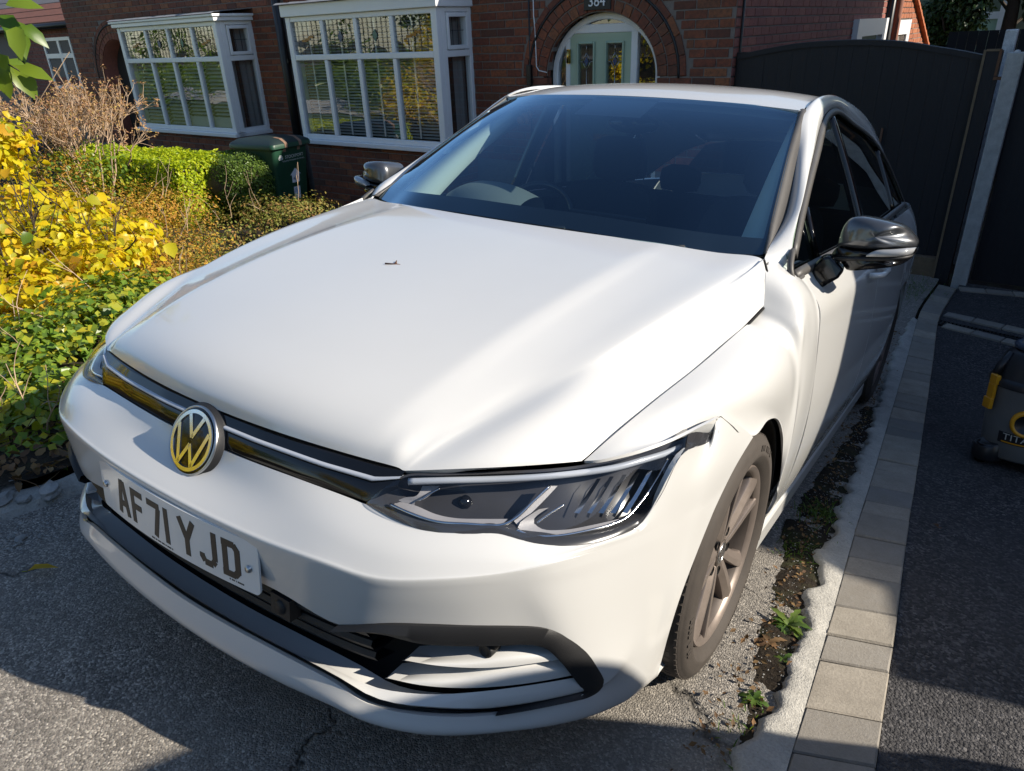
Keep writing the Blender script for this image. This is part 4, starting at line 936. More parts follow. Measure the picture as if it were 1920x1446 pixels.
b = UW(66, 200, y=2.2)-O2; mb.tube([b+V3((.0, 0, -.35)), b, UW(130, 98, y=2.2)-O2], [.006, .005, .003], 5)
o = mb.build('twigs', M_['twig'], tw); o['kind'] = 'stuff'
mb = MB()
for q, d in tips:
    for k in range(rnd.randint(5, 9)):
        n_ = d+rvec()*.8; n_ /= np.linalg.norm(n_); t = rvec()+d*.6; t -= n_*(t@n_); t /= max(1e-6, np.linalg.norm(t)); add_leaf(mb, q+rvec()*.018, n_, t, rnd.uniform(.018, .036), rnd.uniform(.010, .02), 0, True)
o = mb.build('flower_heads', M_['dryb'], tw); o['kind'] = 'stuff'
mb = MB(); cloud(mb, V3((.1, -.1, top-.62)), (1.0, .5, .34), 900, .04, .025, .2, .5, False); o = mb.build('green_leaves', M_['ivy'], tw); o['kind'] = 'stuff'
# ---- mounds of fine orange foliage
def mound(label, cs, n, mat, L, W, name='orange_mound', cat='plant', twn=0):
    b = cs[0][0]; e = empty(name, (b[0], b[1], gz(b[0], b[1]))); tag(e, label, cat); O = V3(e.location); mb = MB()
    for c, r in cs: cloud(mb, V3(c)-O, r, int(n/len(cs)), L, W, .35, .6, True, 0, lambda P: gz(P[0]+O[0], P[1]+O[1])-O[2]+.01)
    o = mb.build('foliage', mat, e); o['kind'] = 'stuff'
    if twn:
        mb = MB()
        for q in range(twn):
            c, r = cs[q % len(cs)]; d = rvec(); d[2] = abs(d[2])*.6+.3; d /= np.linalg.norm(d); P = V3(c)-O+d*V3(r)*.45; twigs(mb, P, d, rnd.uniform(.12, .3), .0035, 1, .6, .2)
        o = mb.build('twigs', M_['twig'], e); o['kind'] = 'stuff'
    return e
mound('mound of fine orange brown foliage between the yellow shrub and the hedge', [(UW(300, 470, y=1.9), (.75, .55, .26)), (UW(200, 400, y=1.95), (.8, .6, .32)), (UW(230, 500, y=1.35), (.5, .45, .24)), (UW(330, 540, y=1.15), (.40, .35, .16)), (UW(100, 330, y=2.1), (.6, .5, .34)), (UW(290, 390, y=2.6), (.7, .5, .24))], 15000, M_['orange'], .032, .014, twn=22)
mound('low reddish green ground cover behind the car bonnet, in front of the bin', [(UW(430, 425, y=2.9), (.8, .5, .16)), (UW(505, 395, y=3.3), (.6, .4, .16)), (UW(350, 455, y=2.3), (.5, .4, .14)), (UW(560, 390, y=3.4), (.4, .4, .12)), (UW(400, 500, y=1.75), (.5, .35, .10))], 5000, M_['red'], .034, .018, 'ground_cover_plant', twn=8)
mound('bright green ivy patch at the foot of the yellow shrub', [(UW(60, 640, y=.0), (.45, .35, .16)), (UW(150, 600, y=.25), (.4, .3, .16)), (UW(10, 680, y=-.15), (.4, .3, .16)), (UW(200, 560, y=.55), (.3, .3, .14)), (UW(40, 720, y=-.30), (.35, .22, .10)), (UW(250, 545, y=.75), (.28, .25, .12))], 3400, M_['ivy'], .046, .040, 'ivy_plant', twn=4)
mound('shaded ivy and bramble low beside the front of the car', [(UW(60, 800, y=-.45), (.35, .25, .07)), (UW(130, 740, y=-.10), (.28, .25, .10)), (UW(10, 770, y=-.45), (.3, .2, .08))], 700, M_['ivy'], .05, .042, 'bramble_plant', twn=4)
# ---- clipped hedge and rounded bush by the bin
hx0, hx1 = UW(178, 330, y=3.9)[0], UW(392, 330, y=3.9)[0]; hz1 = (UW(200, 288, y=3.9)[2]+UW(385, 288, y=3.9)[2])/2; hg = -.70
he = empty('clipped_hedge', ((hx0+hx1)/2, 3.9, hg)); tag(he, 'square clipped hedge with lime yellow leaves, its top lit by the sun', 'hedge'); mb = MB()
for q in range(15000):
    f = rnd.random(); x = rnd.uniform(hx0, hx1); y = rnd.uniform(3.5, 4.3); z = rnd.uniform(hg+.1, hz1); d = V3((0, 0, 1))
    if f < .42: z = hz1-abs(rnd.gauss(0, .025)); 
    elif f < .80: y = 3.5+abs(rnd.gauss(0, .03)); d = V3((0, -1, 0))
    elif f < .93: x = hx1-abs(rnd.gauss(0, .03)); d = V3((1, 0, 0))
    w_ = .03*math.sin(3.1*x)+.025*math.sin(7*x+4*z)+.02*math.sin(11*y+9*z); P = V3((x, y, z))+d*w_-V3(he.location); n_ = d+rvec()*.8; n_ /= np.linalg.norm(n_); t = rvec(); t -= n_*(t@n_); t /= max(1e-6, np.linalg.norm(t)); s = rnd.uniform(.7, 1.2); add_leaf(mb, P, n_, t, .048*s, .030*s, 0, True)
o = mb.build('foliage', M_['hedgey'], he); o['kind'] = 'stuff'
mb = MB(); mb.box((hx0+.12-he.location[0], -.28, 0), (hx1-.12-he.location[0], .28, hz1-hg-.12)); mb.build('dense_heart', M_['twigd'], he)
bc = UW(450, 330, y=4.3); bb = empty('rounded_bush', (bc[0], bc[1], -.70)); tag(bb, 'rounded dark green clipped bush in shade beside the wheelie bin', 'bush'); mb = MB(); rx = .84*(UW(515, 330, y=4.3)[0]-UW(385, 330, y=4.3)[0])/2
ctr_ = V3((0, 0, UW(450, 340, y=4.3)[2]+.70)); rz_ = UW(450, 284, y=4.3)[2]+.70-ctr_[2]
for q in range(20000):
    d = rvec(); e_ = np.sign(d)*np.abs(d)**.8; f = 1-abs(rnd.gauss(0, .05)); P = ctr_+e_*V3((rx, .42, rz_))*f*(1+.03*math.sin(6*d[0]+5*d[2])+.03*math.sin(9*d[1]+4*d[0])); n_ = d+rvec()*.8; n_ /= np.linalg.norm(n_); t = rvec(); t -= n_*(t@n_); t /= max(1e-6, np.linalg.norm(t)); s = rnd.uniform(.7, 1.2); add_leaf(mb, P, n_, t, .030*s, .018*s, 0, True)
o = mb.build('foliage', M_['box'], bb); o['kind'] = 'stuff'
mb = MB(); mb.lathe([(.01, ctr_[2]+rz_*.80), (rx*.6, ctr_[2]+rz_*.55), (rx*.78, ctr_[2]), (rx*.5, ctr_[2]-rz_*.6), (.10, ctr_[2]-rz_*.8), (.09, 0)], 20, 'z'); mb.build('dense_heart', M_['twigd'], bb)
# ---- leaf litter, stones
mb = MB()
for q in range(2600):
    x = -1.22-abs(rnd.gauss(0, .8)); y = rnd.uniform(-1.6, 2.2); P = V3((x, y, gz(x, y)+.045+.05*math.sin(1.9*x+.7*y)*math.sin(1.3*y)+rnd.uniform(0, .035))); n_ = V3((0, 0, 1))+rvec()*.7; n_ /= np.linalg.norm(n_); t = rvec(); t -= n_*(t@n_); t /= np.linalg.norm(t); s = rnd.uniform(.5, 1.3); add_leaf(mb, P, n_, t, .05*s, .032*s, 0, False)
for q in range(160):
    x = -1.25-abs(rnd.gauss(0, .5)); y = rnd.uniform(-1.4, .9); P = V3((x, y, gz(x, y)+.06)); d = rvec(); d[2] = abs(d[2])*.15; twigs(mb, P, d, rnd.uniform(.08, .3), .0018, 0, .5, 0)
for q in range(900):
    k = rnd.randint(4, 400); P = V3(HL[k]); P = P+V3((rnd.gauss(-.06, .035), rnd.gauss(0, .02), 0)); P[2] = gz(P[0], P[1])+rnd.uniform(.006, .016); n_ = V3((0, 0, 1))+rvec()*.6; n_ /= np.linalg.norm(n_); t = rvec(); t -= n_*(t@n_); t /= np.linalg.norm(t); s = rnd.uniform(.25, .8); add_leaf(mb, P, n_, t, .03*s, .016*s, 0, True)
tag(mb.build('leaf_litter', M_['litter']), 'dead brown leaves and stalks littering the bare soil beside the drive', 'leaf litter', kind='stuff')
def rock(name, P, r, mat, label, group):
    mb = MB(); bm = bmesh.new(); bmesh.ops.create_icosphere(bm, subdivisions=2, radius=1)
    ph = [rnd.uniform(0, 6) for _ in range(4)]; vs = []
    for v in bm.verts:
        d = V3(v.co); f = 1+.18*math.sin(3*d[0]+ph[0])+.16*math.sin(4*d[1]+ph[1])+.10*math.sin(7*d[2]+ph[2]); vs.append(d*f*V3(r)+V3((0, 0, r[2]*.5)))
    fs = [tuple(v.index for v in f.verts) for f in bm.faces]; bm.free(); mb.add(vs, fs); o = mb.build(name, mat); o.location = tuple(P); o.rotation_euler = (0, 0, rnd.uniform(0, 6)); return tag(o, label, 'stone', group)
for (px, py, r, lab) in ((95, 922, .034, 'flat white stone nearest the number plate on the drive edging'), (8, 940, .030, 'white stone at the very left end of the drive edging'), (20, 918, .028, 'rough pale stone behind the others on the left soil edge'), (45, 938, .018, 'small grey stone between the white stones on the edging'), (38, 1012, .013, 'small pale pebble lying on the dark asphalt')):
    P = UG(px, py, .02 if py < 1000 else -.002); rock('stone', P, (r*1.5, r, r*.6), M_['pebble'], lab, 'loose pale stones at the drive edge')
mb = MB()
for q in range(1500):
    x = rnd.gauss(-1.02, .07); y = rnd.uniform(-1.3, .8); r = rnd.uniform(.0015, .005); P = V3((x, y, gz(x, y)+.003)); mb.add([P+V3((r, 0, 0)), P+V3((0, r, 0)), P+V3((-r, 0, 0)), P+V3((0, -r, 0)), P+V3((0, 0, r))], [(0, 1, 4), (1, 2, 4), (2, 3, 4), (3, 0, 4)])
for q in range(1800):
    f = rnd.random(); k = rnd.randint(10, 250); P = V3(HL[min(k*2-k//2, 400)])+V3((rnd.gauss(-.05, .05), 0, 0)); r = rnd.uniform(.0012, .0032); P[2] = gz(P[0], P[1])+.008; mb.add([P+V3((r, 0, 0)), P+V3((0, r, 0)), P+V3((-r, 0, 0)), P+V3((0, -r, 0)), P+V3((0, 0, r))], [(0, 1, 4), (1, 2, 4), (2, 3, 4), (3, 0, 4)])
tag(mb.build('loose_grit', M_['pebble']), 'loose grit along the edges of the asphalt', 'grit', kind='stuff')
# ---- weeds in the soil strip and along the gate
def rosette(px, py, n, L, W, label, group=None, mat='weed', name='weed', up=.55):
    P0 = UG(px, py, .01); e = empty(name, tuple(P0)); tag(e, label, 'weed', group)
    for k in range(n):
        a = 6.283*k/n+rnd.uniform(-.3, .3); el = up*rnd.uniform(.3, 1.2); t = V3((math.cos(a)*math.cos(el), math.sin(a)*math.cos(el), math.sin(el))); n_ = V3((-math.cos(a)*math.sin(el), -math.sin(a)*math.sin(el), math.cos(el))); l = L*rnd.uniform(.6, 1.15); mb = MB(); s = np.cross(t, n_); m = 7; up_, dn_ = [], []
        for q in range(m+1):
            f = q/m; w_ = W*(math.sin(math.pi*min(1, f*.85+.12))**.8)*(1 if q % 2 else .62); c = t*l*f-V3((0, 0, l*.45*f*f)); up_.append(c+s*w_+n_*w_*.3); dn_.append(c-s*w_+n_*w_*.3)
        mid_ = [t*l*(q/m)-V3((0, 0, l*.45*(q/m)**2)) for q in range(m+1)]; mb.grid(np.array([up_, mid_, dn_]), 0, True); mb.build('leaf', M_[mat], e)
    return e
rosette(1478, 1172, 15, .080, .011, 'jagged dandelion rosette in the soil strip beside the front wheel'); rosette(1442, 1205, 6, .055, .010, 'withered reddish weed left of the dandelion', None, 'litter', up=.3)
rosette(1415, 1312, 9, .042, .009, 'small bright green weed near the front of the soil strip'); rosette(1470, 1238, 6, .038, .008, 'little weed between the dandelion and the small bright weed')
def tuft(px, py, n, L, label, sp=.05):
    P0 = UG(px, py, .005); e = empty('grass_tuft', tuple(P0)); tag(e, label, 'grass'); mb = MB()
    for k in range(n):
        b = V3((rnd.gauss(0, sp), rnd.gauss(0, sp*1.6), 0)); b[2] = gz(P0[0]+b[0], P0[1]+b[1])-P0[2]; d = V3((rnd.gauss(0, .5), rnd.gauss(0, .5), .75)); d /= np.linalg.norm(d); l = L*rnd.uniform(.5, 1.2); s = np.cross(d, rvec()); s /= np.linalg.norm(s); s *= .0016
        m1 = b+d*l*.55; tp = b+d*l*.95-V3((0, 0, l*.25)); mb.add([b-s, b+s, m1+s*.8, m1-s*.8, tp], [(0, 1, 2, 3), (3, 2, 4)])
    o = mb.build('blades', M_['weed'], e); o['kind'] = 'stuff'; return e
tuft(1540, 965, 170, .055, 'tuft of grass on the soil beside the sill of the car', .035); tuft(1500, 1030, 90, .04, 'sparse grass growing beside the rear of the front wheel', .035); tuft(1715, 545, 150, .10, 'grass and weeds at the back of the drive near the gate', .10); tuft(1395, 1385, 40, .03, 'few grass blades at the front end of the soil strip', .03)
# ---- single fallen leaves
def fallen(px, py, L, W, ang, mat, label, h=.004, curl=.25):
    P = UG(px, py); P = V3((P[0], P[1], gz(P[0], P[1])+h)); mb = MB(); t = V3((math.cos(ang), math.sin(ang), .12)); mb.add(leaf_geo(V3((0, 0, 0)), V3((0, 0, 1)), t, L, W, .3, curl), LF, 0, True); mb.tube([V3((0, 0, 0)), -t*L*.35+V3((.006, .01, .004))], .0012, 4); o = mb.build('fallen_leaf', M_[mat]); o.location = tuple(P); return tag(o, label, 'leaf', 'single fallen leaves')
fallen(55, 1078, .075, .026, .9, 'yleaf', 'yellow fallen leaf on the dark asphalt in front of the bumper', .012); fallen(1758, 991, .03, .02, 2.2, 'litter', 'small brown leaf alone on the dark tarmac')
fallen(145, 893, .05, .03, 2.8, 'orange', 'orange brown leaf on the soil beside the bumper corner', .07); fallen(1560, 868, .05, .022, 1.2, 'litter', 'brown curled leaf on the wet asphalt beside the sill', .006)
# ---- dark trees behind the gate
def tree(c, r, n, label, L=.16, name='tree'):
    e = empty(name, (c[0], c[1], -.8)); tag(e, label, 'tree'); mb = MB(); O = V3(e.location)
    mb.tube([V3((0, 0, 0)), V3((.05, 0, (c[2]+.8)*.5)), V3((0, .1, c[2]+.8))], [.22, .16, .08], 8)
    for q in range(8): a = q*.8; twigs(mb, V3((0, 0, (c[2]+.8)*(.4+.06*q))), V3((math.cos(a), math.sin(a), .5)), r[0]*.6, .05, 1, .5, .2)
    mb.build('trunk', M_['twigd'], e); mb = MB()
    for q in range(9):
        d = rvec(); cc = V3(c)-O+d*V3(r)*.55; cloud(mb, cc, V3(r)*rnd.uniform(.38, .55), n//9, L, L*.6, .2, .4, True)
    mb.build('crown', M_['tree'], e); return e
tree((-.72, 21.8, 1.5), (.92, .9, 1.35), 6200, 'dark dense tree directly behind the rear wing and gate', .15); tree((.3, 22.2, 3.1), (1.7, .9, 1.15), 6500, 'dark tree whose low branches hang over the top right of the gate', .15); tree((1.05, 22.0, 2.0), (.6, .6, 1.3), 2800, 'slim dark evergreen at the right edge behind the fences', .15)
# pale green glazed lean-to glimpsed through the trees
cv = empty('glazed_lean_to'); tag(cv, 'pale green glazed lean-to glimpsed between the dark trees', 'outbuilding'); a = UW(1826, 62, y=24.0); b = UW(1880, 18, y=24.0)
mb = MB(); mb.box((a[0]-3, 24.3, -.8), (b[0]+3, 24.4, 4.4)); mb.build('wall', simple('mossy_render', (.16, .18, .12), .9, var=.4, scale=4), cv)
mb = MB(); mb.box((a[0], 24.1, .4), (b[0], 24.12, b[2]-.05)); mb.build('pane', simple('pale_green_blind', (.34, .48, .36), .4), cv)
mb = MB(); mb.box((b[0]-.06, 24.05, .4), (b[0]+.08, 24.15, b[2]+.25)); mb.box((a[0], 24.06, b[2]-.22), (b[0]-.061, 24.14, b[2]-.04)); mb.build('frame', M_['upvc'], cv)
# ---- gardens and trees across the road and to the far left, seen in the glass and the paint
for k, (x, y, z, r, m, lab) in enumerate(((-11.5, -.2, .5, 1.1, 'gleaf', 'green shrub on the far left lawn, mirrored in the bay window'), (-15.5, -2.6, .8, 1.3, 'gleaf', 'broad green shrub beyond the garden path'), (-9.3, 1.0, .3, .8, 'yleaf', 'yellow shrub at the near end of the far lawn'), (-19.0, .5, 1.2, 1.7, 'gleaf', 'tall green shrub at the far end of the lawn'), (-13.0, -4.0, 1.1, 1.2, 'yleaf', 'yellow shrub by the pavement'))):
    e = empty('garden_shrub', (x, y, gz(x, y))); tag(e, lab, 'shrub'); mb = MB(); cloud(mb, (0, 0, z-gz(x, y)), (r, r*.9, r*.8), 2600, .10, .06, .3, .5, True); o = mb.build('foliage', M_[m], e); o['kind'] = 'stuff'
for k, (x, y, z, r, lab) in enumerate(((-4.3, -1.9, .9, .95, 'big yellow shrub by the drive just outside the left edge of the view'), (-5.9, -3.2, 1.2, 1.2, 'broad yellow green shrub at the front corner of the garden'), (-3.2, -3.6, 1.1, .85, 'yellow shrub by the front garden wall'))):
    e = empty('garden_shrub', (x, y, gz(x, y))); tag(e, lab, 'shrub'); mb = MB(); cloud(mb, (0, 0, z-gz(x, y)), (r, r*.9, r*.9), 1800, .13, .09, .3, .5, False); o = mb.build('foliage', M_['yleaf'], e); o['kind'] = 'stuff'
for k, (x, y, z, r, lab) in enumerate(((-16, -18, 4.2, 3.4, 'broad street tree across the road, far left'), (-7, -19, 5, 3.8, 'tall street tree straight behind the camera'), (-25, -17, 4.5, 3.6, 'street tree at the end of the road'), (4, -19, 4.6, 3.5, 'street tree across the road, far right'))):
    e = empty('street_tree', (x, y, .6)); tag(e, lab, 'tree'); mb = MB(); mb.tube([(0, 0, 0), (.1, 0, z-2)], [.25, .14], 8); mb.build('trunk', M_['twigd'], e); mb = MB(); cloud(mb, (0, 0, z-.6), (r, r, r*.8), 3600, .30, .2, .3, .4, True); o = mb.build('crown', M_['gleaf'] if k != 1 else M_['yleaf'], e)
# ================================================================== the car (car frame: x to its left, y to the rear, z up; front axle at 0)
car = empty('parked_car', M=CARM)
tag(car, 'white five-door hatchback with grey door mirrors parked on the drive', 'car')
CTR = (0, 1.2, .55)
PA = M_['paint']
def panel(name, g, mat=None, fl=.012, c=CTR, keep=None, parent=car):
    mb = MB(); mb.grid(g, 0, True, keep); o = mb.build(name, mat or PA, parent); return flange(o, fl, c)
def fair(g, n=30, lam=.5, mu=-.52, hold=None):
    """Taubin smoothing of a grid's inside; the edges stay"""
    g = np.array(g, float)
    for k in range(n):
        for f in (lam, mu):
            d = np.zeros_like(g); d[1:-1, 1:-1] = .25*(g[:-2, 1:-1]+g[2:, 1:-1]+g[1:-1, :-2]+g[1:-1, 2:])-g[1:-1, 1:-1]
            if hold is not None: d *= hold[..., None]
            g = g+f*d
    return g
def interp(x, xs, ys): return float(np.interp(x, xs, ys))
def sc(xs, ys):           # smooth 1-D curve
    c = crom([(a, b, 0) for a, b in zip(xs, ys)], 12); return lambda x: float(np.interp(x, c[:, 0], c[:, 1]))
PX = [0,.14,.28,.39,.47,.53,.59,.65,.70,.75,.782,.81,.83,.85]; PY = [-.912,-.909,-.901,-.889,-.873,-.850,-.815,-.768,-.72,-.66,-.605,-.53,-.44,-.34]
ypl_ = sc([-x for x in PX[:0:-1]]+PX, PY[:0:-1]+PY); yb = lambda x: ypl_(min(.85, abs(x)))      # plan of the nose
lo_ = lambda x: interp(x, [.42, .43, .50, .60, .70, .84], [.075, .075, .055, .045, .040, .040])
kl = lambda x: interp(x, [.43, .476, .60, .70, .84], [.35, .69, 1.27, 1.3, 1.2])
ylamp = lambda x, z: yb(x)+lo_(x)+kl(x)*(z-.62)
# ---------------------------------------------------------------- bonnet
Bc = [(.476,-.757,.702),(.484,-.738,.714),(.503,-.685,.738),(.556,-.558,.787),(.613,-.38,.847),(.664,-.09,.917),(.713,.344,.991)]
Cc = [(0,-.812,.704),(0,-.803,.733),(0,-.768,.768),(0,-.62,.824),(0,-.38,.885),(0,-.06,.952),(0,.226,1.003)]
xA = [.40,.404,.41,.425,.44,.455,.462]
Sfull = [V3((.695,-.545,.716)), U(1162,806,x=.714), U(1230,750,x=.730), U(1310,687,x=.744), U(1400,609,x=.758), U(1436,570,x=.766)]
Sc_ = curve_n(Sfull, 200); sidx = [0, .02, .08, .24, .43, .71, 1]
lampTop = [U(763.5,886,x=.476), U(830,884,x=.53), U(888,882,x=.575), U(960,879,x=.62), U(1009,876,x=.648), U(1091,869,x=.695)]
hood_rows = []
for i in range(7):
    Cp, B, S = V3(Cc[i]), V3(Bc[i]), Sc_[int(round(sidx[i]*199))]
    a = xA[i]
    def base(x, dz):
        q = (x/B[0])**2; y = Cp[1]+(B[1]-Cp[1])*q; return V3((x, y, Cp[2]+(B[2]-Cp[2])*dz))
    soft = [0, .3, 1, 1, 1, 1, .75][i]
    r = [Cp, base(.12, .015), base(.24, .07), base(a-.05, .15), base(a-.012, .19), base(a+.012, .19+.12*soft), base(a+.04, .19+.30*soft),
         base(.5*(a+.04+B[0]), .78 if soft else .62), B+V3((-.022,-.003*(i < 2),.0035*(i > 1))) + (Cp-B)*.0, B]
    bul = V3((.010, -.003, .010))
    for s, w_ in ((.10, .35), (.3, .8), (.65, .8), (1, 0)):
        r.append(B*(1-s)+S*s+bul*w_)
    if i < 4:                        # the nose follows the lamp's upper edge
        le = curve_n(lampTop, 5)
        if i < 3: r[-6] = r[-7]*.45+le[0]*.55 if i == 0 else r[-7]*.5+B*.5
        for q in range(5):
            f = q/4; d = (B-le[0])*(1-f)+(S-le[4])*f
            r[-5+q] = le[q]+d+V3((.003,-.002,.006))*(0, .4, .8, 1.2)[i]*(q in (1, 2, 3))
    if i == 6: r[-3:] = [U(1430,486,x=.722), U(1437,517,x=.746), U(1436.5,568,x=.765)]
    hood_rows.append(mirror_row(r))
gh = fair(patch(hood_rows, 4, 8), 12)
hood = panel('bonnet', gh, fl=.016)
for sgn in (1, -1):
    mb = MB(); nr_ = gh.shape[0]; e_ = [gh[i, -1] for i in range(2, nr_)]; e_ = [p_+V3((.002, .0, -.006)) for p_ in e_]+[gh[-1, q]+V3((.003, .003, -.003)) for q in range(-2, -12, -1)]
    mb.tube(np.array(e_)*V3((sgn, 1, 1)), .0036, 6); mb.build('bonnet_gap_shade', M_['dark'], car)  # black tube that paints the shade of the bonnet shut line
# ---------------------------------------------------------------- front bumper
def arch(phi, dx=0, rr=.356):
    f = math.radians(phi); return V3((.874-.034*(max(0, phi)/103)**2+dx, -rr*math.sin(f), .316+rr*math.cos(f)))
def onb(px, py, off=0):   # point on the bumper plan surface, off metres behind it
    return US(px, py, lambda P: P[1]-(yb(P[0])+off), .9, 2.3)
def onl(px, py, off=0):
    return US(px, py, lambda P: P[1]-(ylamp(min(.84, max(.4, P[0])), P[2])+off), .9, 2.4)
lampB = [(686.5,946),(748,977),(796,995),(868,1002),(934,1001),(975,1013),(1010,1021),(1060,1024),(1110,1018),(1160,1005),(1205,978),(1240,928),(1277,855),(1334,822),(1345,785)]
lampT = [(686.5,944),(722,912),(763,890),(815,888),(870,886.5),(930,884),(980,882),(1030,879),(1085,873),(1140,862),(1195,848),(1245,830),(1285,811),(1335,787),(1345,783)]
LB = [onl(*p) for p in lampB]; LT = [onl(*p) for p in lampT]
for i_, x_ in ((11, .822), (12, .832), (13, .840), (14, .840)): LB[i_] = U(*lampB[i_], x=x_)
for i_, x_ in ((8, .697), (9, .735), (10, .768), (11, .797), (12, .815), (13, .834), (14, .837)): LT[i_] = U(*lampT[i_], x=x_)
tip = LB[0].copy()
r0 = [(0,-.838,.640),(.14,-.835,.6415),(.28,-.824,.643),tip,LB[2],LB[4],LB[7],LB[9],LB[10],LB[12],LB[14],arch(12)]
lip_ = lambda a, b, s: V3(a)*(1-s)+V3(b)*s
r2 = [(0,-.920,.553),(.14,-.917,.553),(.28,-.909,.556),onb(600,1053,-.008),onb(706,1085.5,-.008),onb(820,1087,-.008),onb(940,1076,-.008),onb(1040,1056,-.006),(.812,-.505,.590),(.840,-.40,.585),(.857,-.325,.575),arch(42)]
r1 = [lip_(r0[j], r2[j], .5)+V3((0,-.006,.004)) for j in range(12)]
for j, (dy, dz) in enumerate([(.026,-.002),(.022,-.001),(.012,0)]): r1[j] = r1[j]+V3((0,dy,dz))
r1b = [lip_(r1[j], r2[j], .86) for j in range(12)]
r1[10] = lip_(r0[10], r2[10], .45)+V3((.012,0,0)); r1[11] = arch(29)
r2b = [lip_(r2[j], p, .16) for j, p in enumerate([(0,-.905,.425)]*12)]
r3 = [(0,-.899,.44),(.14,-.896,.44),(.28,-.886,.442),onb(640,1173,.014),onb(720,1172,.014),onb(865,1176,.014),onb(990,1177,.013),onb(1093,1221,.010),(.816,-.485,.40),(.838,-.402,.395),(.849,-.370,.397),arch(76)]
r2c = [lip_(r2[j], r3[j], .14)+V3((0,-.002,0)) for j in range(12)]; r2c[11] = arch(51)
r5 = [(0,-.904,.303),(.14,-.901,.306),onb(520,1223,.008),onb(625,1279,.008),onb(690,1320,.008),onb(800,1342,.008),onb(940,1340,.008),onb(1085,1309,.006),(.818,-.465,.25),(.830,-.412,.235),(.836,-.376,.23),arch(103,0,.357)]
r4 = [.5*V3(r3[q])+.5*V3(r5[q])+V3((0,.015,0)) for q in range(7)]+[onb(1132,1282,.008),(.819,-.475,.32),(.834,-.408,.31),(.843,-.373,.31),arch(92)]
r6 = [onb(339,1170.7),onb(425,1226),onb(520,1277),onb(615,1320),onb(690,1354),onb(802,1376),onb(955,1370),onb(1080,1349),(.816,-.470,.195),(.825,-.418,.188),(.830,-.384,.185),(.838,-.354,.190)]
r7 = [V3(p)+V3((-.01*(j > 5), .05, -.030)) for j, p in enumerate(r6)]; r8 = [V3(p)+V3((0, .25, -.01)) for p in r7]
r1b[10] = lip_(r1[10], r2[10], .86); r1b[11] = arch(39); r2c[11] = arch(48)
rows = [r0, r1, r1b, r2, r2c, r3, r4, r5, r6, r7, r8]
rows = [[V3(p_) for p_ in r[:10]]+[LB[13] if r is r0 else .5*V3(r[9])+.5*V3(r[10])]+[V3(p_) for p_ in r[10:]] for r in rows]
gbm = patch([mirror_row(r) for r in rows], 5, 6)
hold_ = np.ones(gbm.shape[:2]); hold_[10:24] = .25; hold_[26:] = 0
gbm = fair(gbm, 25, hold=hold_)
mid = 12*5
def keep_b(i, j):
    jj = min(abs(j-mid), abs(j+1-mid))
    return not (30 <= i < 42 and jj < 35)
bumper = panel('front_bumper', gbm, fl=.010, c=(0, .3, .45), keep=keep_b)
# lower intake: recess, slats, blade, frame, fins
mb = MB()
back = lambda z, off: [(x, yb(abs(x))+off, z) for x in np.linspace(-.79, .79, 41)]
mb.grid(np.array([back(.475, .05), back(.46, .13), back(.30, .13), back(.26, .08)]), 0, True)
rec = mb.build('intake_recess', M_['dark'], car)
for k, (z, off) in enumerate(((.418, .030), (.384, .040), (.352, .050))):
    mb = MB(); X = np.linspace(-.47, .47, 49)
    mb.grid(np.array([[(x, yb(abs(x))+off+.05, z+.012) for x in X], [(x, yb(abs(x))+off, z+.010) for x in X], [(x, yb(abs(x))+off-.004, z) for x in X], [(x, yb(abs(x))+off+.004, z-.012) for x in X], [(x, yb(abs(x))+off+.05, z-.020) for x in X]]), 0, True)
    mb.build('intake_slat', M_['pblack'], car, sharp=40)
# thin gap and white blade above the lip, running out into the lowest fin
g5 = crom(mirror_row(r5[:9]), 6)
mb = MB(); mb.grid(np.array([g5+V3(o) for o in ((0,.05,-.006), (0,.022,-.003), (0,.026,.004), (0,.034,.007))]), 0, True)
mb.build('lip_gap_strip', M_['pblack'], car)
bt_ = [(352,1109),(402,1139.4),(513.6,1202),(600,1241),(648,1265),(700,1288),(760,1299),(820,1302),(900,1297),(1000,1284),(1081,1270)]
bb_ = [(342,1106),(428.8,1159.5),(536,1217.6),(640,1273),(696,1306),(744,1320),(800,1326),(870,1329),(937,1325),(1020,1312),(1095,1295)]
Bt = np.array([onb(*p, off=.022) for p in bt_]); Bb = np.array([onb(*p, off=.009) for p in bb_])
Bt[0][0] = 0; Bb[0][0] = 0; Bt = curve_n(Bt, 34); Bb = curve_n(Bb, 34)
hb = lambda g: np.vstack([mirx(g[:0:-1]), g])
mb = MB(); mb.grid(np.array([hb(Bt+V3((0,.012,-.014))), hb(Bt), hb(Bt*.6+Bb*.4+V3((0,-.004,.001))), hb(Bb+V3((0,-.002,.003))), hb(Bb+V3((0,.004,-.004))), hb(Bb+V3((0,.05,-.006)))]), 0, True)
orient(mb.build('splitter_blade', PA, car, sharp=50), (0, -.3, .2))
cr1 = lambda x, y: (600+x/2.0775, 750+y/2.0775)
fin1t = [(330,1012),(450,1003),(600,992),(720,972),(830,966),(890,962)]; fin1b = [(330,1014),(450,1034),(600,1044),(740,1038),(860,1022),(948,1010)]
fin2t = [(262,1080),(400,1066),(560,1058),(690,1036),(820,1024),(958,1014)]; fin2b = [(262,1083),(400,1112),(560,1122),(720,1114),(860,1096),(995,1070)]
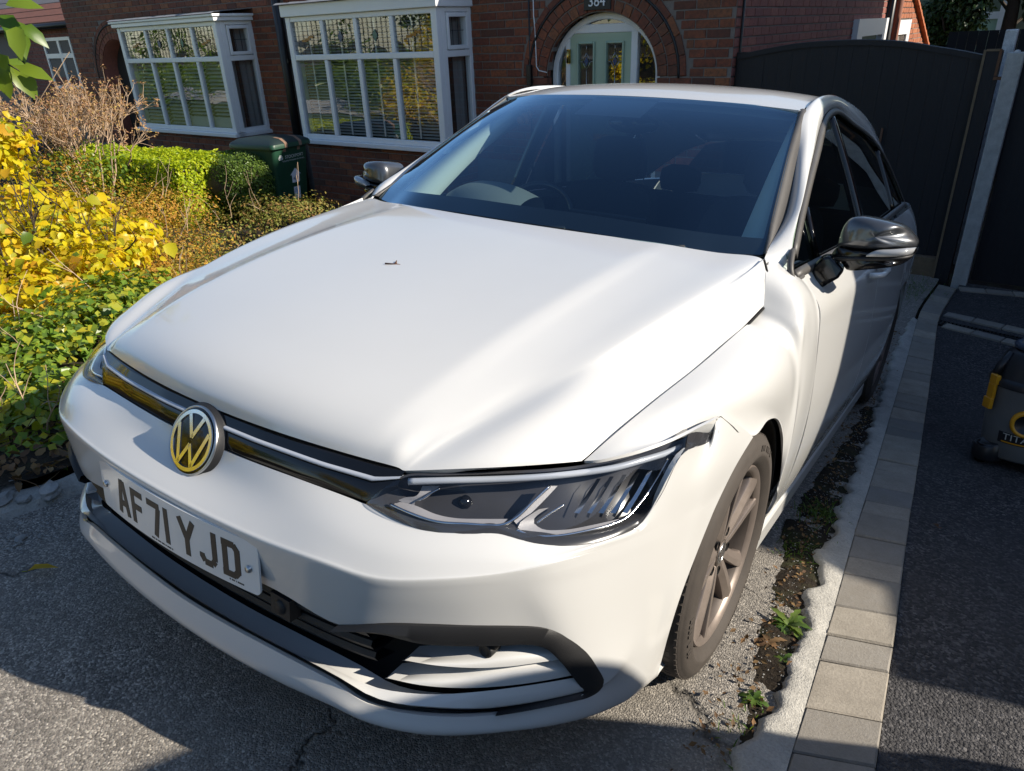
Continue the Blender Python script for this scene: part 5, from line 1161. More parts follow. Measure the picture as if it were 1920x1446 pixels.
for ft, fb in ((fin1t, fin1b), (fin2t, fin2b)):
    for sgn in (1, -1):
        T = curve_n([onb(*cr1(*p), off=.052) for p in ft], 24); Bt = curve_n([onb(*cr1(*p), off=.026) for p in fb], 24)
        g = [T+V3((0,.04,.004)), T, T*.5+Bt*.5+V3((0,-.008,.004)), Bt, Bt+V3((0,.03,-.006))]
        if sgn < 0: g = [mirx(q) for q in g]
        mb = MB(); mb.grid(patch(g[1:4], 1, 4), 0, True); mb.grid([g[3], g[4]], 0, True); mb.grid([g[0], g[1]], 0, True)
        orient(mb.build('intake_fin', PA, car), (0, -.3, .2))
out_ = [(60,884),(250,877),(400,881),(550,885),(720,887),(860,890),(910,900),(950,920),(1020,975),(1075,1050),(1103,1100),(1092,1130),(1050,1158),(960,1180),(820,1206),(700,1222)]
in_ = [(60,892),(250,905),(400,940),(550,950),(720,948),(820,945),(885,958),(945,1010),(985,1060),(1020,1105),(1036,1128),(1030,1136),(990,1146),(900,1165),(800,1186),(700,1205)]
for sgn in (1, -1):
    offs = [.006]*16
    O = crom([onb(*cr1(*p), off=o_) for p, o_ in zip(out_, offs)], 6); I = crom([onb(*cr1(*p), off=o_+.012) for p, o_ in zip(in_, offs)], 6)
    I = I+V3((0,-.008,0)); O2 = O+V3((0,.03,0)); I2 = I+V3((-.004,.06,0)); Mi = .5*(O+I)+V3((0,-.010,0))
    g = [O2, O, Mi, I, I2]
    if sgn < 0: g = [mirx(q) for q in g]
    mb = MB(); mb.grid(g, 0, True)
    orient(mb.build('intake_frame', M_['pblack'], car, sharp=50), (0, -.3, .3))
    P = onb(600+652/2.0775, 750+970/2.0775, .048)*V3((sgn, 1, 1))
    mb = MB(); mb.lathe([(.0, -.006), (.0095, -.006), (.010, -.008), (.013, -.008), (.0145, -.005), (.0145, .02)], 20, 'y', P)
    mb.build('parking_sensor', M_['pblack'], car)
mb = MB(); P = onb(600-145/2.0775*1, 1135, .02)
mb.box(P-V3((.026,.006,.022)), P+V3((.026,.02,.022))); mb.lathe([(0,-.010),(.013,-.010),(.015,-.006)], 18, 'y', P)
mb.build('radar_sensor', M_['pblack'], car)
# ---------------------------------------------------------------- upper grille bar, chrome strip, badge
def bar_row(t, off=0, n=61):
    o = []
    for x in np.linspace(-.47, .47, n):
        a = abs(x); lo = V3((x, interp(a, [0,.14,.28,.43,.47], [-.836,-.833,-.822,-.804,-.795]), .642)); hi_ = V3((x, interp(a, [0,.16,.32,.47], [-.808,-.804,-.790,-.757]), .703))
        if a > .425: lo = lo*(1-(a-.425)/.09)+hi_*((a-.425)/.09)
        p = lo*(1-t)+hi_*t; o.append(p+V3((0, off, 0)))
    return o
mb = MB(); mb.grid(np.array([bar_row(0,.02), bar_row(0,.002), bar_row(.25,-.004), bar_row(.5,-.003), bar_row(.54,.006), bar_row(.62,.006), bar_row(.66,-.002), bar_row(.9,.0), bar_row(1.0,.012), bar_row(1.02,.03)]), 0, True)
orient(mb.build('grille_bar', M_['gblack'], car, sharp=30), (0, -.3, .6))
mb = MB(); mb.grid(np.array([bar_row(.545,.004), bar_row(.56,-.006), bar_row(.60,-.0075), bar_row(.645,-.006), bar_row(.66,.004)]), 0, True)
orient(mb.build('chrome_strip', M_['drl'], car), (0, -.3, .6))
BC = V3((0, -.853, .643)); tilt = math.radians(23)
bu = V3((0, math.sin(tilt), math.cos(tilt))); bn = V3((0, -math.cos(tilt), math.sin(tilt))); bx = V3((1, 0, 0))
def bpt(r, a, h): return BC+bx*(r*math.cos(a))+bu*(r*math.sin(a))+bn*h
def disc_rings(prof, n=64, mat=0):
    return np.array([[bpt(r, 2*math.pi*i/n, h) for i in range(n)] for r, h in prof])
badge_mats = [M_['gblack'], M_['satin'], M_['drl']]
mb = MB(); mb.grid(disc_rings([(.080,-.05),(.080,-.020),(.077,-.012),(.071,-.008),(.0705,-.004)]), 0, True, closeu=True)
orient(mb.build('badge_housing', M_['pblack'], car), tuple(BC-bn*.03))
mb = MB(); mb.grid(disc_rings([(.0705,-.01),(.0700,-.002),(.0675,.0015),(.0655,-.001)]), 0, True, closeu=True)
bo = mb.build('badge', M_['satin'], car); orient(bo, tuple(BC-bn*.03))
mb = MB(); mb.grid(disc_rings([(.0658,-.0012),(.05,.0006),(.03,.0016),(.0005,.0019)]), 0, True, closeu=True)
orient(mb.build('badge_disc', M_['gblack'], bo), tuple(BC-bn*.05))
mb = MB(); H = .0030
mb.grid(disc_rings([(.0615,.0),(.0610,H),(.0535,H),(.0530,.0)]), 0, False, closeu=True)
def stroke(p, q, w_, h=H):
    p, q = V3((*p, 0)), V3((*q, 0)); d = (q-p)/np.linalg.norm(q-p); s = np.array([-d[1], d[0], 0])*w_/2
    c = [p-s, q-s, q+s, p+s]; f = lambda P, hh: BC+bx*P[0]+bu*P[1]+bn*hh
    mb.hexa([f(P, -.002) for P in c]+[f(P, h) for P in c])
k = .0545
stroke((-.0215,.0485),(0,.0060),.0088); stroke((.0215,.0485),(0,.0060),.0088)            # upper letter
stroke((-.0475,.0245),(-.0205,-.0485),.0088); stroke((.0475,.0245),(.0205,-.0485),.0088)   # lower letter
stroke((-.0205,-.0485),(0,-.0075),.0084); stroke((.0205,-.0485),(0,-.0075),.0084)
mb.build('badge_letters', M_['chrome'], bo)
# ---------------------------------------------------------------- number plate
PTL, PTR, PBR, PBL = V3((-.262,-.905,.541)), V3((.262,-.905,.541)), V3((.262,-.908,.430)), V3((-.262,-.908,.430))
def plp(u, v, h=0):       # u, v in metres from the plate's centre; the plate bows with the bumper
    return V3((u, -.924+.017*(u/.262)**2-.001*(v/.055)-h, .4855+v))
def rrect(w_, h_, r, n=6):
    o = []
    for cx_, cy_, a0 in ((w_-r, h_-r, 0), (-w_+r, h_-r, 90), (-w_+r, -h_+r, 180), (w_-r, -h_+r, 270)):
        for i in range(n+1): a = math.radians(a0+90*i/n); o.append((cx_+r*math.cos(a), cy_+r*math.sin(a)))
    return o
mb = MB(); X = np.unique(np.r_[np.linspace(-.25, .25, 21), -.262+.012*(1-np.cos(np.linspace(0, 1.57, 7))), .262-.012*(1-np.cos(np.linspace(0, 1.57, 7)))])
def plate_edge(x): d = abs(x)-(.262-.012); return .0555-(0 if d <= 0 else .012-math.sqrt(max(0, .012**2-d*d)))
g = [[plp(x, plate_edge(x), -.004) for x in X], [plp(x, plate_edge(x), 0) for x in X], [plp(x, 0, 0) for x in X], [plp(x, -plate_edge(x), 0) for x in X], [plp(x, -plate_edge(x), -.004) for x in X]]
mb.grid(g, 0, False)
mb.grid([[plp(-.262, .0435, -.004), plp(-.262, -.0435, -.004)], [plp(-.262, .0435), plp(-.262, -.0435)]]); mb.grid([[plp(.262, .0435), plp(.262, -.0435)], [plp(.262, .0435, -.004), plp(.262, -.0435, -.004)]])
plate = orient(mb.build('number_plate', M_['platew'], car), (0, -.7, .48))
GL = {  # strokes of the standard plate letters in a 50 x 79 mm cell
 'A': [((.007,0),(.021,.079)), ((.043,0),(.029,.079)), ((.021,.074),(.029,.074)), ((.012,.026),(.038,.026))],
 'F': [((.007,0),(.007,.079)), ((.007,.072),(.046,.072)), ((.007,.040),(.040,.040))],
 '7': [((.003,.072),(.047,.072)), ((.043,.068),(.027,0))],
 '1': [((.007,0),(.007,.079))],
 'Y': [((.004,.079),(.025,.036)), ((.046,.079),(.025,.036)), ((.025,.040),(.025,0))],
 'J': [((.043,.079),(.043,.018)), ((.043,.018),(.036,.008)), ((.036,.007),(.014,.007)), ((.014,.008),(.007,.018)), ((.007,.014),(.007,.024))],
 'D': [((.011,.079),(.011,0)), ((.003,.072),(.036,.072)), ((.003,.007),(.036,.007)), ((.034,.073),(.043,.062)), ((.043,.066),(.043,.013)), ((.043,.017),(.034,.006))]}
x0 = -.185
for ch in 'AF71 YJD':
    if ch == ' ': x0 += .022; continue
    wch = .014 if ch == '1' else .050; mb = MB()
    for (a, b), (c, d) in GL[ch]:
        p, q = V3((x0+a, b-.0405, 0)), V3((x0+c, d-.0405, 0)); dd = (q-p)/np.linalg.norm(q-p); s = V3((-dd[1], dd[0], 0))*.007
        for r_ in range(3):
            p1, q1 = p+(q-p)*r_/3, p+(q-p)*(r_+1)/3
            cs = [p1-s, q1-s, q1+s, p1+s]
            mb.hexa([plp(P[0], P[1], -.001) for P in cs]+[plp(P[0], P[1], .0006+.0002*random.random()) for P in cs])
    mb.build('plate_character', M_['platek'], plate); x0 += wch+.011
for sx in (-.238, .238):
    mb = MB(); P = plp(sx, .002 if sx < 0 else -.004); mb.lathe([(.0075, .004), (.0075, -.002), (.0055, -.0055), (.0, -.0058)], 16, 'y', P)
    mb.build('plate_screw', M_['satin'], plate)
mb = MB()
for u0, u1, v in ((-.055, .02, -.0505), (.185, .222, -.047)):
    u = u0
    while u < u1:
        w_ = random.uniform(.0015, .004); mb.hexa([plp(a, b, h) for h in (-.001, .0004) for a, b in ((u, v), (u+w_, v), (u+w_, v+.0032), (u, v+.0032))]); u += w_+random.choice((.0008, .0008, .003))
mb.build('plate_small_print', M_['platek'], plate)
# ---------------------------------------------------------------- headlamps
def lamp_pt(s, t, off=0):
    """s along, t from the upper edge (0) to the lower (1), off behind the lens"""
    i = min(int(s*14*8), 14*8-1); f = s*14*8-i; a = LTc[i]*(1-f)+LTc[i+1]*f; b = LBc[i]*(1-f)+LBc[i+1]*f
    d = V3((.25, -.85, .2)); bulge = .022*math.sin(math.pi*min(1, s*1.15))**.5*4*t*(1-t) if s < .87 else .004
    return a*(1-t)+b*t + V3((.35, -.85, .25))*bulge*.6 - V3((.30, -.93, .12))*off
LTc = crom(LT, 8); LBc = crom(LB, 8)
def lens_px(px, py, off):       # the point behind the lens that shows at this pixel
    f = lambda P: P[1]-(ylamp(min(.84, max(.4, P[0])), P[2])-.008+off)
    return US(px, py, f, .9, 2.5)
c3 = lambda x, y: (650+x/2.743, 820+y/2.743)
def ribbon(mb, pts, w_, off, mat=0, wz=None, lift=.004):
    c = curve_n([lens_px(*c3(*p), off) for p in pts], max(12, 6*len(pts)))
    mb.tube(c, w_, 8, mat)
    return c
def band(mb, up, dn, ou, od, mat=0, n=26):
    a = curve_n([lens_px(*c3(*p), ou) for p in up], n); b = curve_n([lens_px(*c3(*p), od) for p in dn], n)
    mb.grid([a, b], mat, True)
def flipx(mb): mb.v = [(-x, y, z) for x, y, z in mb.v]; mb.f = [f[::-1] for f in mb.f]; return mb
for sgn in (1, -1):
    S_ = np.linspace(.0, 1, 113)
    mb = MB()      # housing: rim and bowl
    tt = [(0, .0), (.04, .002), (.07, .010), (.085, .045), (.5, .075), (.88, .05), (.905, .012), (.95, .002), (1, .0)]
    mb.grid(np.array([[lamp_pt(s, t, o*(.25 if s > .86 else min(1, s*9))) for s in S_] for t, o in tt]), 0, True)
    if sgn < 0: flipx(mb)
    lamp = orient(mb.build('headlamp', M_['lampdark'], car, sharp=45), (0, -.2, .5))
    def part(name, mat, fn, sharp=None):
        m_ = MB(); fn(m_)
        if sgn < 0: flipx(m_)
        return m_.build(name, mat, lamp, sharp=sharp)
    part('light_strip', M_['drl'], lambda m: ribbon(m, [(318,228),(520,222),(760,216),(1000,204),(1200,184),(1380,156),(1520,118),(1640,82),(1720,48)], .0062, .012))
    part('light_strip', M_['drl'], lambda m: ribbon(m, [(1700,58),(1745,38),(1800,12),(1838,-8)], .0055, .010))
    part('light_strip', M_['lampgrey'], lambda m: band(m, [(1665,84),(1760,44),(1838,4)], [(1695,100),(1782,58),(1852,14)], .008, .008))
    part('light_strip', M_['chrome'], lambda m: ribbon(m, [(1655,110),(1580,240),(1500,350),(1440,412),(1370,446),(1260,476),(1080,508),(940,504),(875,476)], .0026, .022))
    part('light_strip', M_['chrome'], lambda m: ribbon(m, [(222,344),(330,392),(460,434),(620,446),(800,450),(870,415),(960,330),(1045,250)], .0026, .022))
    def grey(m):
        band(m, [(255,330),(350,350),(460,396),(560,416),(700,420),(830,420)], [(240,350),(350,398),(480,436),(620,444),(720,446),(800,446)], .040, .026)
        band(m, [(390,250),(360,300),(300,310),(255,330)], [(480,250),(400,318),(352,332),(350,350)], .040, .046)
        band(m, [(1040,362),(960,430),(1000,470),(1120,476),(1260,452),(1400,420)], [(990,370),(880,462),(930,500),(1080,506),(1260,474),(1420,436)], .040, .026)
        band(m, [(1040,250),(950,330),(850,418)], [(1085,250),(1000,340),(880,455)], .030, .036)
    part('reflector_trim', M_['lampgrey'], grey)
    part('reflector_edge', M_['chrome'], lambda m: (ribbon(m, [(375,325),(430,290),(480,262)], .0016, .036), ribbon(m, [(980,440),(1040,395),(1118,345)], .0016, .034)))
    for q in range(5):
        xa = 1170+q*62
        def fin(m):
            band(m, [(xa+118+q*4, 212-q*10), (xa+60, 300), (xa, 388)], [(xa+138+q*4, 212-q*10), (xa+84, 300), (xa+26, 392)], .046, .034, 0, 10)
        part('reflector_fin', M_['chrome'], fin)
    mb = MB(); pl2 = lens_px(*c3(600, 340), .066); mb.lathe([(.0, -.006), (.008, -.005), (.012, 0), (.012, .01)], 20, 'y', pl2)
    if sgn < 0: flipx(mb)
    mb.build('projector', M_['gblack'], lamp)
    mb = MB(); mb.grid(np.array([[lamp_pt(s, t, -.0015) for s in np.linspace(.0, .99, 113)] for t in np.linspace(.02, .98, 14)]), 0, True)
    if sgn < 0: flipx(mb)
    orient(mb.build('lamp_lens', M_['lens'], lamp), (0, -.2, .5))
# ---------------------------------------------------------------- sides
def xs_(y, z):            # flank above the waist: the side glass leans in
    w_ = z-.955; taper = -.035*max(0, y-1.9)**1.5 - .03*max(0, .9-y)**2*0
    return .812-.022*max(0, min(1, 1-(y-.42)/.6))-.40*w_-.16*w_*w_ + taper*(.3+w_)
def ons(px, py, off=0): return US(px, py, lambda P: P[0]-(xs_(P[1], P[2])+off), 1.2, 7)
Zs = [.957,.935,.900,.862,.80,.70,.58,.45,.33,.24,.195]
Xs = [.812,.828,.848,.868,.876,.884,.890,.886,.872,.853,.838]
belt = lambda y: interp(y, [.3,.5,1.4,2.3,2.9,3.4], [.940,.948,.980,1.015,1.035,1.04])
plan = lambda y: interp(y, [.5,.7,1.2,2.2,2.7,3.1,3.3,3.42], [-.004,0,.002,.004,.0,-.03,-.075,-.16])
prof = lambda z: float(np.interp(z, Zs[::-1], Xs[::-1])) if z < .957 else .812-.022-.40*(z-.957)
T = [V3((.700,-.545,.718)), U(1162,806,x=.719), U(1230,750,x=.735), U(1310,687,x=.749), U(1400,609,x=.763), U(1428.5,591.5,x=.769), U(1438,568,x=.770), U(1439.5,515,x=.750), V3((.720,.370,.993)), V3((.790,.440,.958))]
B = [LT[14]+V3((.001,0,.002)), arch(11), arch(-6), arch(-26), arch(-46), arch(-57), arch(-70), arch(-86), V3((.842,.356,.235)), V3((.838,.52,.195))]
hx_ = [0,.045,.068,.088,.092,.092,.066,.068,.118,.090]; hz_ = [0,.022,.030,.030,.026,.022,.016,.004,0,0]
e0 = curve_n([p+V3((.003,0,.005)) for p in [LT[8], LT[9], LT[10], LT[11], LT[12], LT[13], LT[14]]], 101); e0[0] = T[0]
for q, o_ in ((4, .003), (5, .010), (6, .009), (7, .004)): T[q] = T[q]+V3((-o_, -.003*(q > 4), -.004))
fr = [T]
for s, w_, w2, w3 in ((.10,.55,.70,.46),(.28,.95,1.0,.72),(.52,1.0,.97,.62),(.78,.72,.63,.30),(.93,.28,.25,.08)):
    row = [T[j]*(1-s)+B[j]*s+V3((hx_[j]*(w3 if j < 6 else w2), 0, hz_[j]*w_*.7)) for j in range(10)]
    row[0] = e0[int(s*100)]
    for j, wt in ((5, .3), (6, .75), (7, .95), (8, 1), (9, 1)):
        z = row[j][2]; xp = prof(z)+plan(row[j][1]); row[j][0] = row[j][0]*(1-wt)+xp*wt
        if j == 9: row[j][1] = .518-.072*max(0, (z-.45)/.5)
    fr.append(row)
fr.append(B)
yfront = .515
gf = fair(patch(fr, 7, 5), 120)
panel('front_wing', gf, fl=.006, c=(0,.3,.4)); panel('front_wing', mirx(gf), fl=.006, c=(0,.3,.4))
def side_rows(ys, belt, plan):
    rows = []
    for q, (z, x) in enumerate(zip(Zs, Xs)):
        row = []
        for y in ys:
            zz = z if q > 3 else z+(belt(y)-.957)*(1-q/4)
            row.append(V3((x+plan(y)*(1 if q > 1 else .7)-(.022*max(0, 1-(y-.42)/.6) if q < 2 else 0), y-(.072*max(0, (z-.45)/.5) if y < .53 else 0), zz)))
        rows.append(row)
    return rows
for sgn in (1, -1):
    f = (lambda g: g) if sgn > 0 else mirx
    d1 = panel('front_door', f(patch(side_rows([.521,.75,1.0,1.25,1.468], belt, plan), 5, 4)), c=(0,1,.5))
    d2 = panel('rear_door', f(patch(side_rows([1.474,1.7,1.95,2.2,2.36], belt, plan), 5, 4)), c=(0,1.8,.5))
    # rear quarter with its arch
    Tq = [(.813,2.366,belt(2.366)),(.808,2.5,belt(2.5)),(.80,2.75,belt(2.75)),(.78,3.0,belt(3)),(.74,3.2,belt(3.2)),(.66,3.36,1.03)]
    ar = lambda ph: V3((.884-.02*abs(math.sin(math.radians(ph))), 2.636+.36*math.sin(math.radians(ph)), .316+.36*math.cos(math.radians(ph))))
    Bq = [ar(-90), ar(-45), ar(0), ar(40), ar(75), V3((.78,3.30,.30))]
    rq = [[V3(p) for p in Tq]]
    for s, w_ in ((.08,.4),(.25,.85),(.5,1),(.8,.5)):
        rq.append([V3(Tq[j])*(1-s)+Bq[j]*s+V3(((.05,.045,.04,.045,.05,.06)[j]*w_, 0, 0)) for j in range(6)])
    rq.append(Bq)
    panel('rear_quarter', f(patch(rq, 6, 5)), c=(0,2.4,.5))
    mb = MB(); mb.box((.80, .40, .115), (.842, 2.30, .190)) if sgn > 0 else mb.box((-.842, .40, .115), (-.80, 2.30, .190))
    bevel(mb.build('side_sill', PA, car), .012)
    # handles
    for y in (1.30, 2.22):
        mb = MB(); x = .884+plan(y)
        c = curve_n([(x-.01,y-.10,.872),(x+.022,y-.085,.876),(x+.030,y,.879),(x+.022,y+.085,.880),(x-.01,y+.10,.880)], 18)*V3((sgn,1,1))
        mb.tube(c, [.010]*18, 8); mb.build('door_handle', PA, d1 if y < 1.5 else d2)
# roof, pillars and glass
ditch = [V3((.716,.372,.998)), U(1473,400,x=.690), U(1510,207,x=.594), V3((.574,1.30,1.447)), V3((.566,1.80,1.462)), V3((.548,2.40,1.430)), V3((.52,2.95,1.340)), V3((.50,3.2,1.28))]
trim_px = [(1485,470),(1499.8,395),(1521.7,304),(1543.8,222),(1568,203)]
trimO = [ons(*p) for p in trim_px]+[V3((xs_(y, z), y, z)) for y, z in ((1.80,1.405),(2.28,1.352),(2.62,1.245))]
trimO.append(V3((xs_(2.90,1.045)-.004, 2.90, 1.045)))
ditch_r = [ditch[0], ditch[1]*.62+ditch[2]*.0+ditch[1]*.38, ditch[1]*.45+ditch[2]*.55, ditch[2], ditch[3], ditch[4], ditch[5], ditch[6], ditch[7]]
mid1 = [ditch_r[j]*.68+trimO[j]*.32+V3((.012,-.012,.010))*(j > 0) if j < 3 else ditch_r[j]*.68+trimO[j]*.32+V3((.006,0,.024)) for j in range(9)]
mid2 = [ditch_r[j]*.30+trimO[j]*.70+V3((.013,-.006,.008))*(j > 0) for j in range(9)]
e_a, e_b = V3((.718,.350,.965)), V3((.793,.418,.930))
gp = patch([[e_a]+ditch_r, [e_a*.66+e_b*.34]+mid1, [e_a*.32+e_b*.68]+mid2, [e_b]+list(trimO)], 8, 5)
panel('roof_pillar', gp, fl=.004, c=(0,1.5,.9)); panel('roof_pillar', mirx(gp), fl=.004, c=(0,1.5,.9))
# fillet of bodywork between wing, pillar foot and bonnet corner
rr = []
ctrz = [(.925,1.408),(1.02,1.440),(1.18,1.470),(1.45,1.494),(1.85,1.503),(2.4,1.480),(2.95,1.402),(3.28,1.335)]
edg = crom(ditch[2:], 12); 
rf = []
for y, z in ctrz:
    ye = y+.10*max(0, 1-(y-.925)/.6); k_ = int(np.argmin(abs(edg[:, 1]-ye))); e = edg[k_]+V3((-.004, 0, 0))
    if y == ctrz[0][0]: e = U(1503,207.5,x=.586)
    h = z-e[2]
    rf.append(mirror_row([V3((0,y,z)), V3((.2, y+(e[1]-y)*.12, z-h*.10)), V3((.38, y+(e[1]-y)*.42, z-h*.38)), V3((.50, y+(e[1]-y)*.74, z-h*.72)), e]))
panel('roof', patch(rf, 6, 6), c=(0,1.8,.8))
mb = MB(); th_ = np.linspace(0, 1, 10)
wsb = [U(1432,481,x=.708)+V3((0,.006,.004)), U(1343,476,x=.60)+V3((0,.012,.002)), U(1230.6,460.5,x=.455)+V3((0,.014,.002))]
half = lambda pts: [V3(p) for p in pts]
w0 = [V3((0,.232,1.006)), V3((.22,.246,1.005)), wsb[2], wsb[1], wsb[0]]
w3 = [V3((0,.918,1.406)), V3((.2,.925,1.405)), V3((.38,.955,1.402)), V3((.50,.992,1.397)), U(1500,208,x=.578)]
wr = [w0]
for s in (.25, .5, .75):
    wr.append([w0[j]*(1-s)+w3[j]*s+V3((.018*s*0+.006*(j == 4), -.020, .026))*4*s*(1-s)*(1 if j < 4 else .5) for j in range(5)])
wr.append(w3)
gw = patch([mirror_row(r) for r in wr], 8, 8)
mb.grid(gw, 0, True); orient(mb.build('windscreen', M_['winds'], car), (0, 1.5, .8))
nv, nu = gw.shape[:2]
def inner(g, i, j, off=.006): return g[i, j]+V3((0, off*.8, -off))
mb = MB()     # black print round the glass
ring = lambda j0, j1, i0, i1: mb.grid(np.array([[gw[i, j]+V3((0,.004,-.005)) for j in range(j0, j1)] for i in range(i0, i1)]), 0, True)
ring(0, nu, 0, 4); ring(0, nu, nv-2, nv); ring(0, 2, 0, nv); ring(nu-2, nu, 0, nv)
mb.grid(np.array([[gw[i, j]+V3((0,.004,-.005)) for j in range(nu//2-5, nu//2+6)] for i in range(nv-8, nv)]), 0, True)
mb.build('windscreen_border', M_['seal'], car)
for sgn in (1, -1):  # grey strip beside the glass
    a = curve_n([gw[i, -1] for i in range(0, nv, 4)], 30); b = crom([ditch_r[0]+V3((-.002,0,.001)), ditch_r[1], ditch_r[2], ditch_r[3]], 10); b = line_n(b, 30)
    g = np.array([a+V3((-.004,-.001,.003)), .5*(a+b)+V3((0,-.006,.006)), b+V3((.003,-.001,.002))])
    if sgn < 0: g = mirx(g)
    mb = MB(); mb.grid(g, 0, True); solidify(orient(mb.build('pillar_strip', M_['trim'], car), (0, 1.5, .6)), .004)
# cowl, wipers
mb = MB(); g = [[V3(p)+V3((0,-.03,-.03)) for p in mirror_row(w0)], [V3(p)+V3((0,.03,-.012)) for p in mirror_row(w0)]]
mb.grid(g, 0, True); mb.build('cowl', M_['pblack'], car)
for px0, px1, xx in (((885,411),(925,414),.13), ((1232,464),(1272,466),.49)):
    a, b = (V3((.10,.243,.998)), V3((.165,.252,1.003))) if xx < .3 else (V3((.464,.282,.994)), V3((.515,.300,.995))); mb = MB()
    mb.tube([a+V3((-.012,-.004,-.010)), a, b, b+V3((.010,.006,-.010))], [.004,.008,.008,.005], 8)
    mb.build('wiper', M_['pblack'], car)
# side windows
mb_names = []
bl = [ons(1499,505), V3((.812,.62,.972)), V3((.814,1.4,.990)), V3((.812,2.3,1.02)), V3((.80,2.85,1.045))]
for sgn in (1, -1):
    f = (lambda p: np.array(p)) if sgn > 0 else mirx
    topc = crom(trimO, 10)
    def top_at(y):  k_ = int(np.argmin(abs(topc[:, 1]-y))); return topc[k_]
    # outer trim: a grey-black border along the pillar and the waist
    tr = [p+V3((.002,0,0)) for p in line_n(topc, 60)]
    mb = MB(); inn = []
    for p in tr:
        q = p.copy(); q[2] -= .022; q[1] += .020*(p[1] < 1.2); q[0] = xs_(q[1], q[2])+.001; inn.append(q)
    mb.grid(np.array([f(tr), f(.5*(np.array(tr)+np.array(inn))+V3((.004,0,0))), f(inn)]), 0, True)
    wl = [V3((xs_(y, belt(y)-.002)+.003, y, belt(y)-.002)) for y in np.linspace(.40, 2.88, 40)]; wu = [V3((xs_(p[1], p[2]+.024)+.002, p[1], p[2]+.024)) for p in wl]
    mb.grid(np.array([f(wl), f(.5*(np.array(wl)+np.array(wu))+V3((.006,0,0))), f(wu)]), 0, True)
    front = [tr[0], V3(ons(1482,505)), V3(ons(1486,524)), wl[1]]
    mb.tube(f(curve_n(front, 14)), .0055, 6)
    solidify(mb.build('window_trim', M_['trim'], car), .006, 0)
    def glassp(name, y0, y1, mat, n=16):
        ys = np.linspace(y0, y1, n); g = []
        for s in np.linspace(0, 1, 10):
            row = []
            for y in ys:
                tp = top_at(y); z0 = belt(y)+.005; z = z0*(1-s)+(tp[2]-.008)*s; row.append(V3((xs_(y, z)-.010, y, z)))
            g.append(row)
        mb = MB(); mb.grid(f(g), 0, True); return orient(mb.build(name, mat, car), (0, 1.5, 1.1))
    glassp('door_window', .40, 1.44, M_['sideg'], 30); glassp('door_window', 1.50, 2.40, M_['privacy']); glassp('quarter_window', 2.42, 2.86, M_['privacy'])
    # pillars between the panes
    for y, w_ in ((1.47, .075), (2.43, .04)):
        mb = MB(); g = []
        for s in np.linspace(0, 1, 8):
            tp = top_at(y); z = belt(y)*(1-s)+tp[2]*s; yy = y-.03*s
            g.append([V3((xs_(yy-w_/2, z)-.002, yy-w_/2, z)), V3((xs_(yy, z)+.001, yy, z)), V3((xs_(yy+w_/2, z)-.002, yy+w_/2, z))])
        mb.grid(f(g), 0, True); solidify(mb.build('door_pillar', M_['gblack'], car), .03)
    a, b = ons(1514,360), ons(1516,492)
    mb = MB(); mb.tube(f([V3((xs_(.665, z)-.004, .665-.0*z, z)) for z in (1.11,1.03,.955)]), .010, 8); mb.build('quarterlight_bar', M_['gblack'], car)
# tailgate and rear bumper
mb = MB()
rows = [[V3(p) for p in mirror_row([(0,3.28,1.318),(.25,3.275,1.312),(.42,3.24,1.29),(.50,3.2,1.268)])], [V3(p) for p in mirror_row([(0,3.40,1.10),(.3,3.385,1.10),(.55,3.33,1.09),(.64,3.24,1.07)])],
        [V3(p) for p in mirror_row([(0,3.42,.98),(.3,3.41,.98),(.58,3.36,.98),(.67,3.30,.98)])], [V3(p) for p in mirror_row([(0,3.44,.72),(.3,3.43,.72),(.62,3.36,.72),(.74,3.28,.72)])], [V3(p) for p in mirror_row([(0,3.42,.32),(.3,3.41,.32),(.62,3.34,.32),(.76,3.24,.32)])]]
gt = patch(rows, 5, 5)
panel('tailgate', gt[5:], c=(0,2.6,.7)); mb = MB(); mb.grid(gt[:6], 0, True); mb.build('rear_window', M_['privacy'], car)
# ---------------------------------------------------------------- mirrors
my = .60
m6 = lambda x, y: (1450+x/3.615, 160+y/3.615)
capo = [(435,1085),(455,1010),(480,950),(520,905),(580,889),(700,905),(850,945),(930,1000),(975,1060),(968,1094),(800,1108),(640,1112),(540,1104),(490,1098)]
boto = [(490,1098),(640,1112),(800,1108),(968,1094),(955,1148),(905,1195),(800,1232),(640,1250),(500,1252),(470,1215),(420,1165),(392,1160),(440,1092)]
def shell(outline, depth, back, n=56, rings=7, tilt_=(0, -1, 0)):
    O = np.array([U(*m6(*p), y=my+(.06 if p[0] > 900 else .015 if p[0] > 700 else 0)) for p in outline]); O = np.vstack([O, O[:1]]); C_ = curve_n(O, n+1)[:-1]; c = C_.mean(0); g = []
    g.append(C_*.93+c*.07+V3((0, back, 0))); g.append(C_+V3((0, back*.5, 0)))
    for r in range(rings+1):
        a = r/rings*math.pi/2; g.append(c+(C_-c)*math.cos(a)*.9999+V3(tilt_)*depth*math.sin(a))
    return np.array(g)
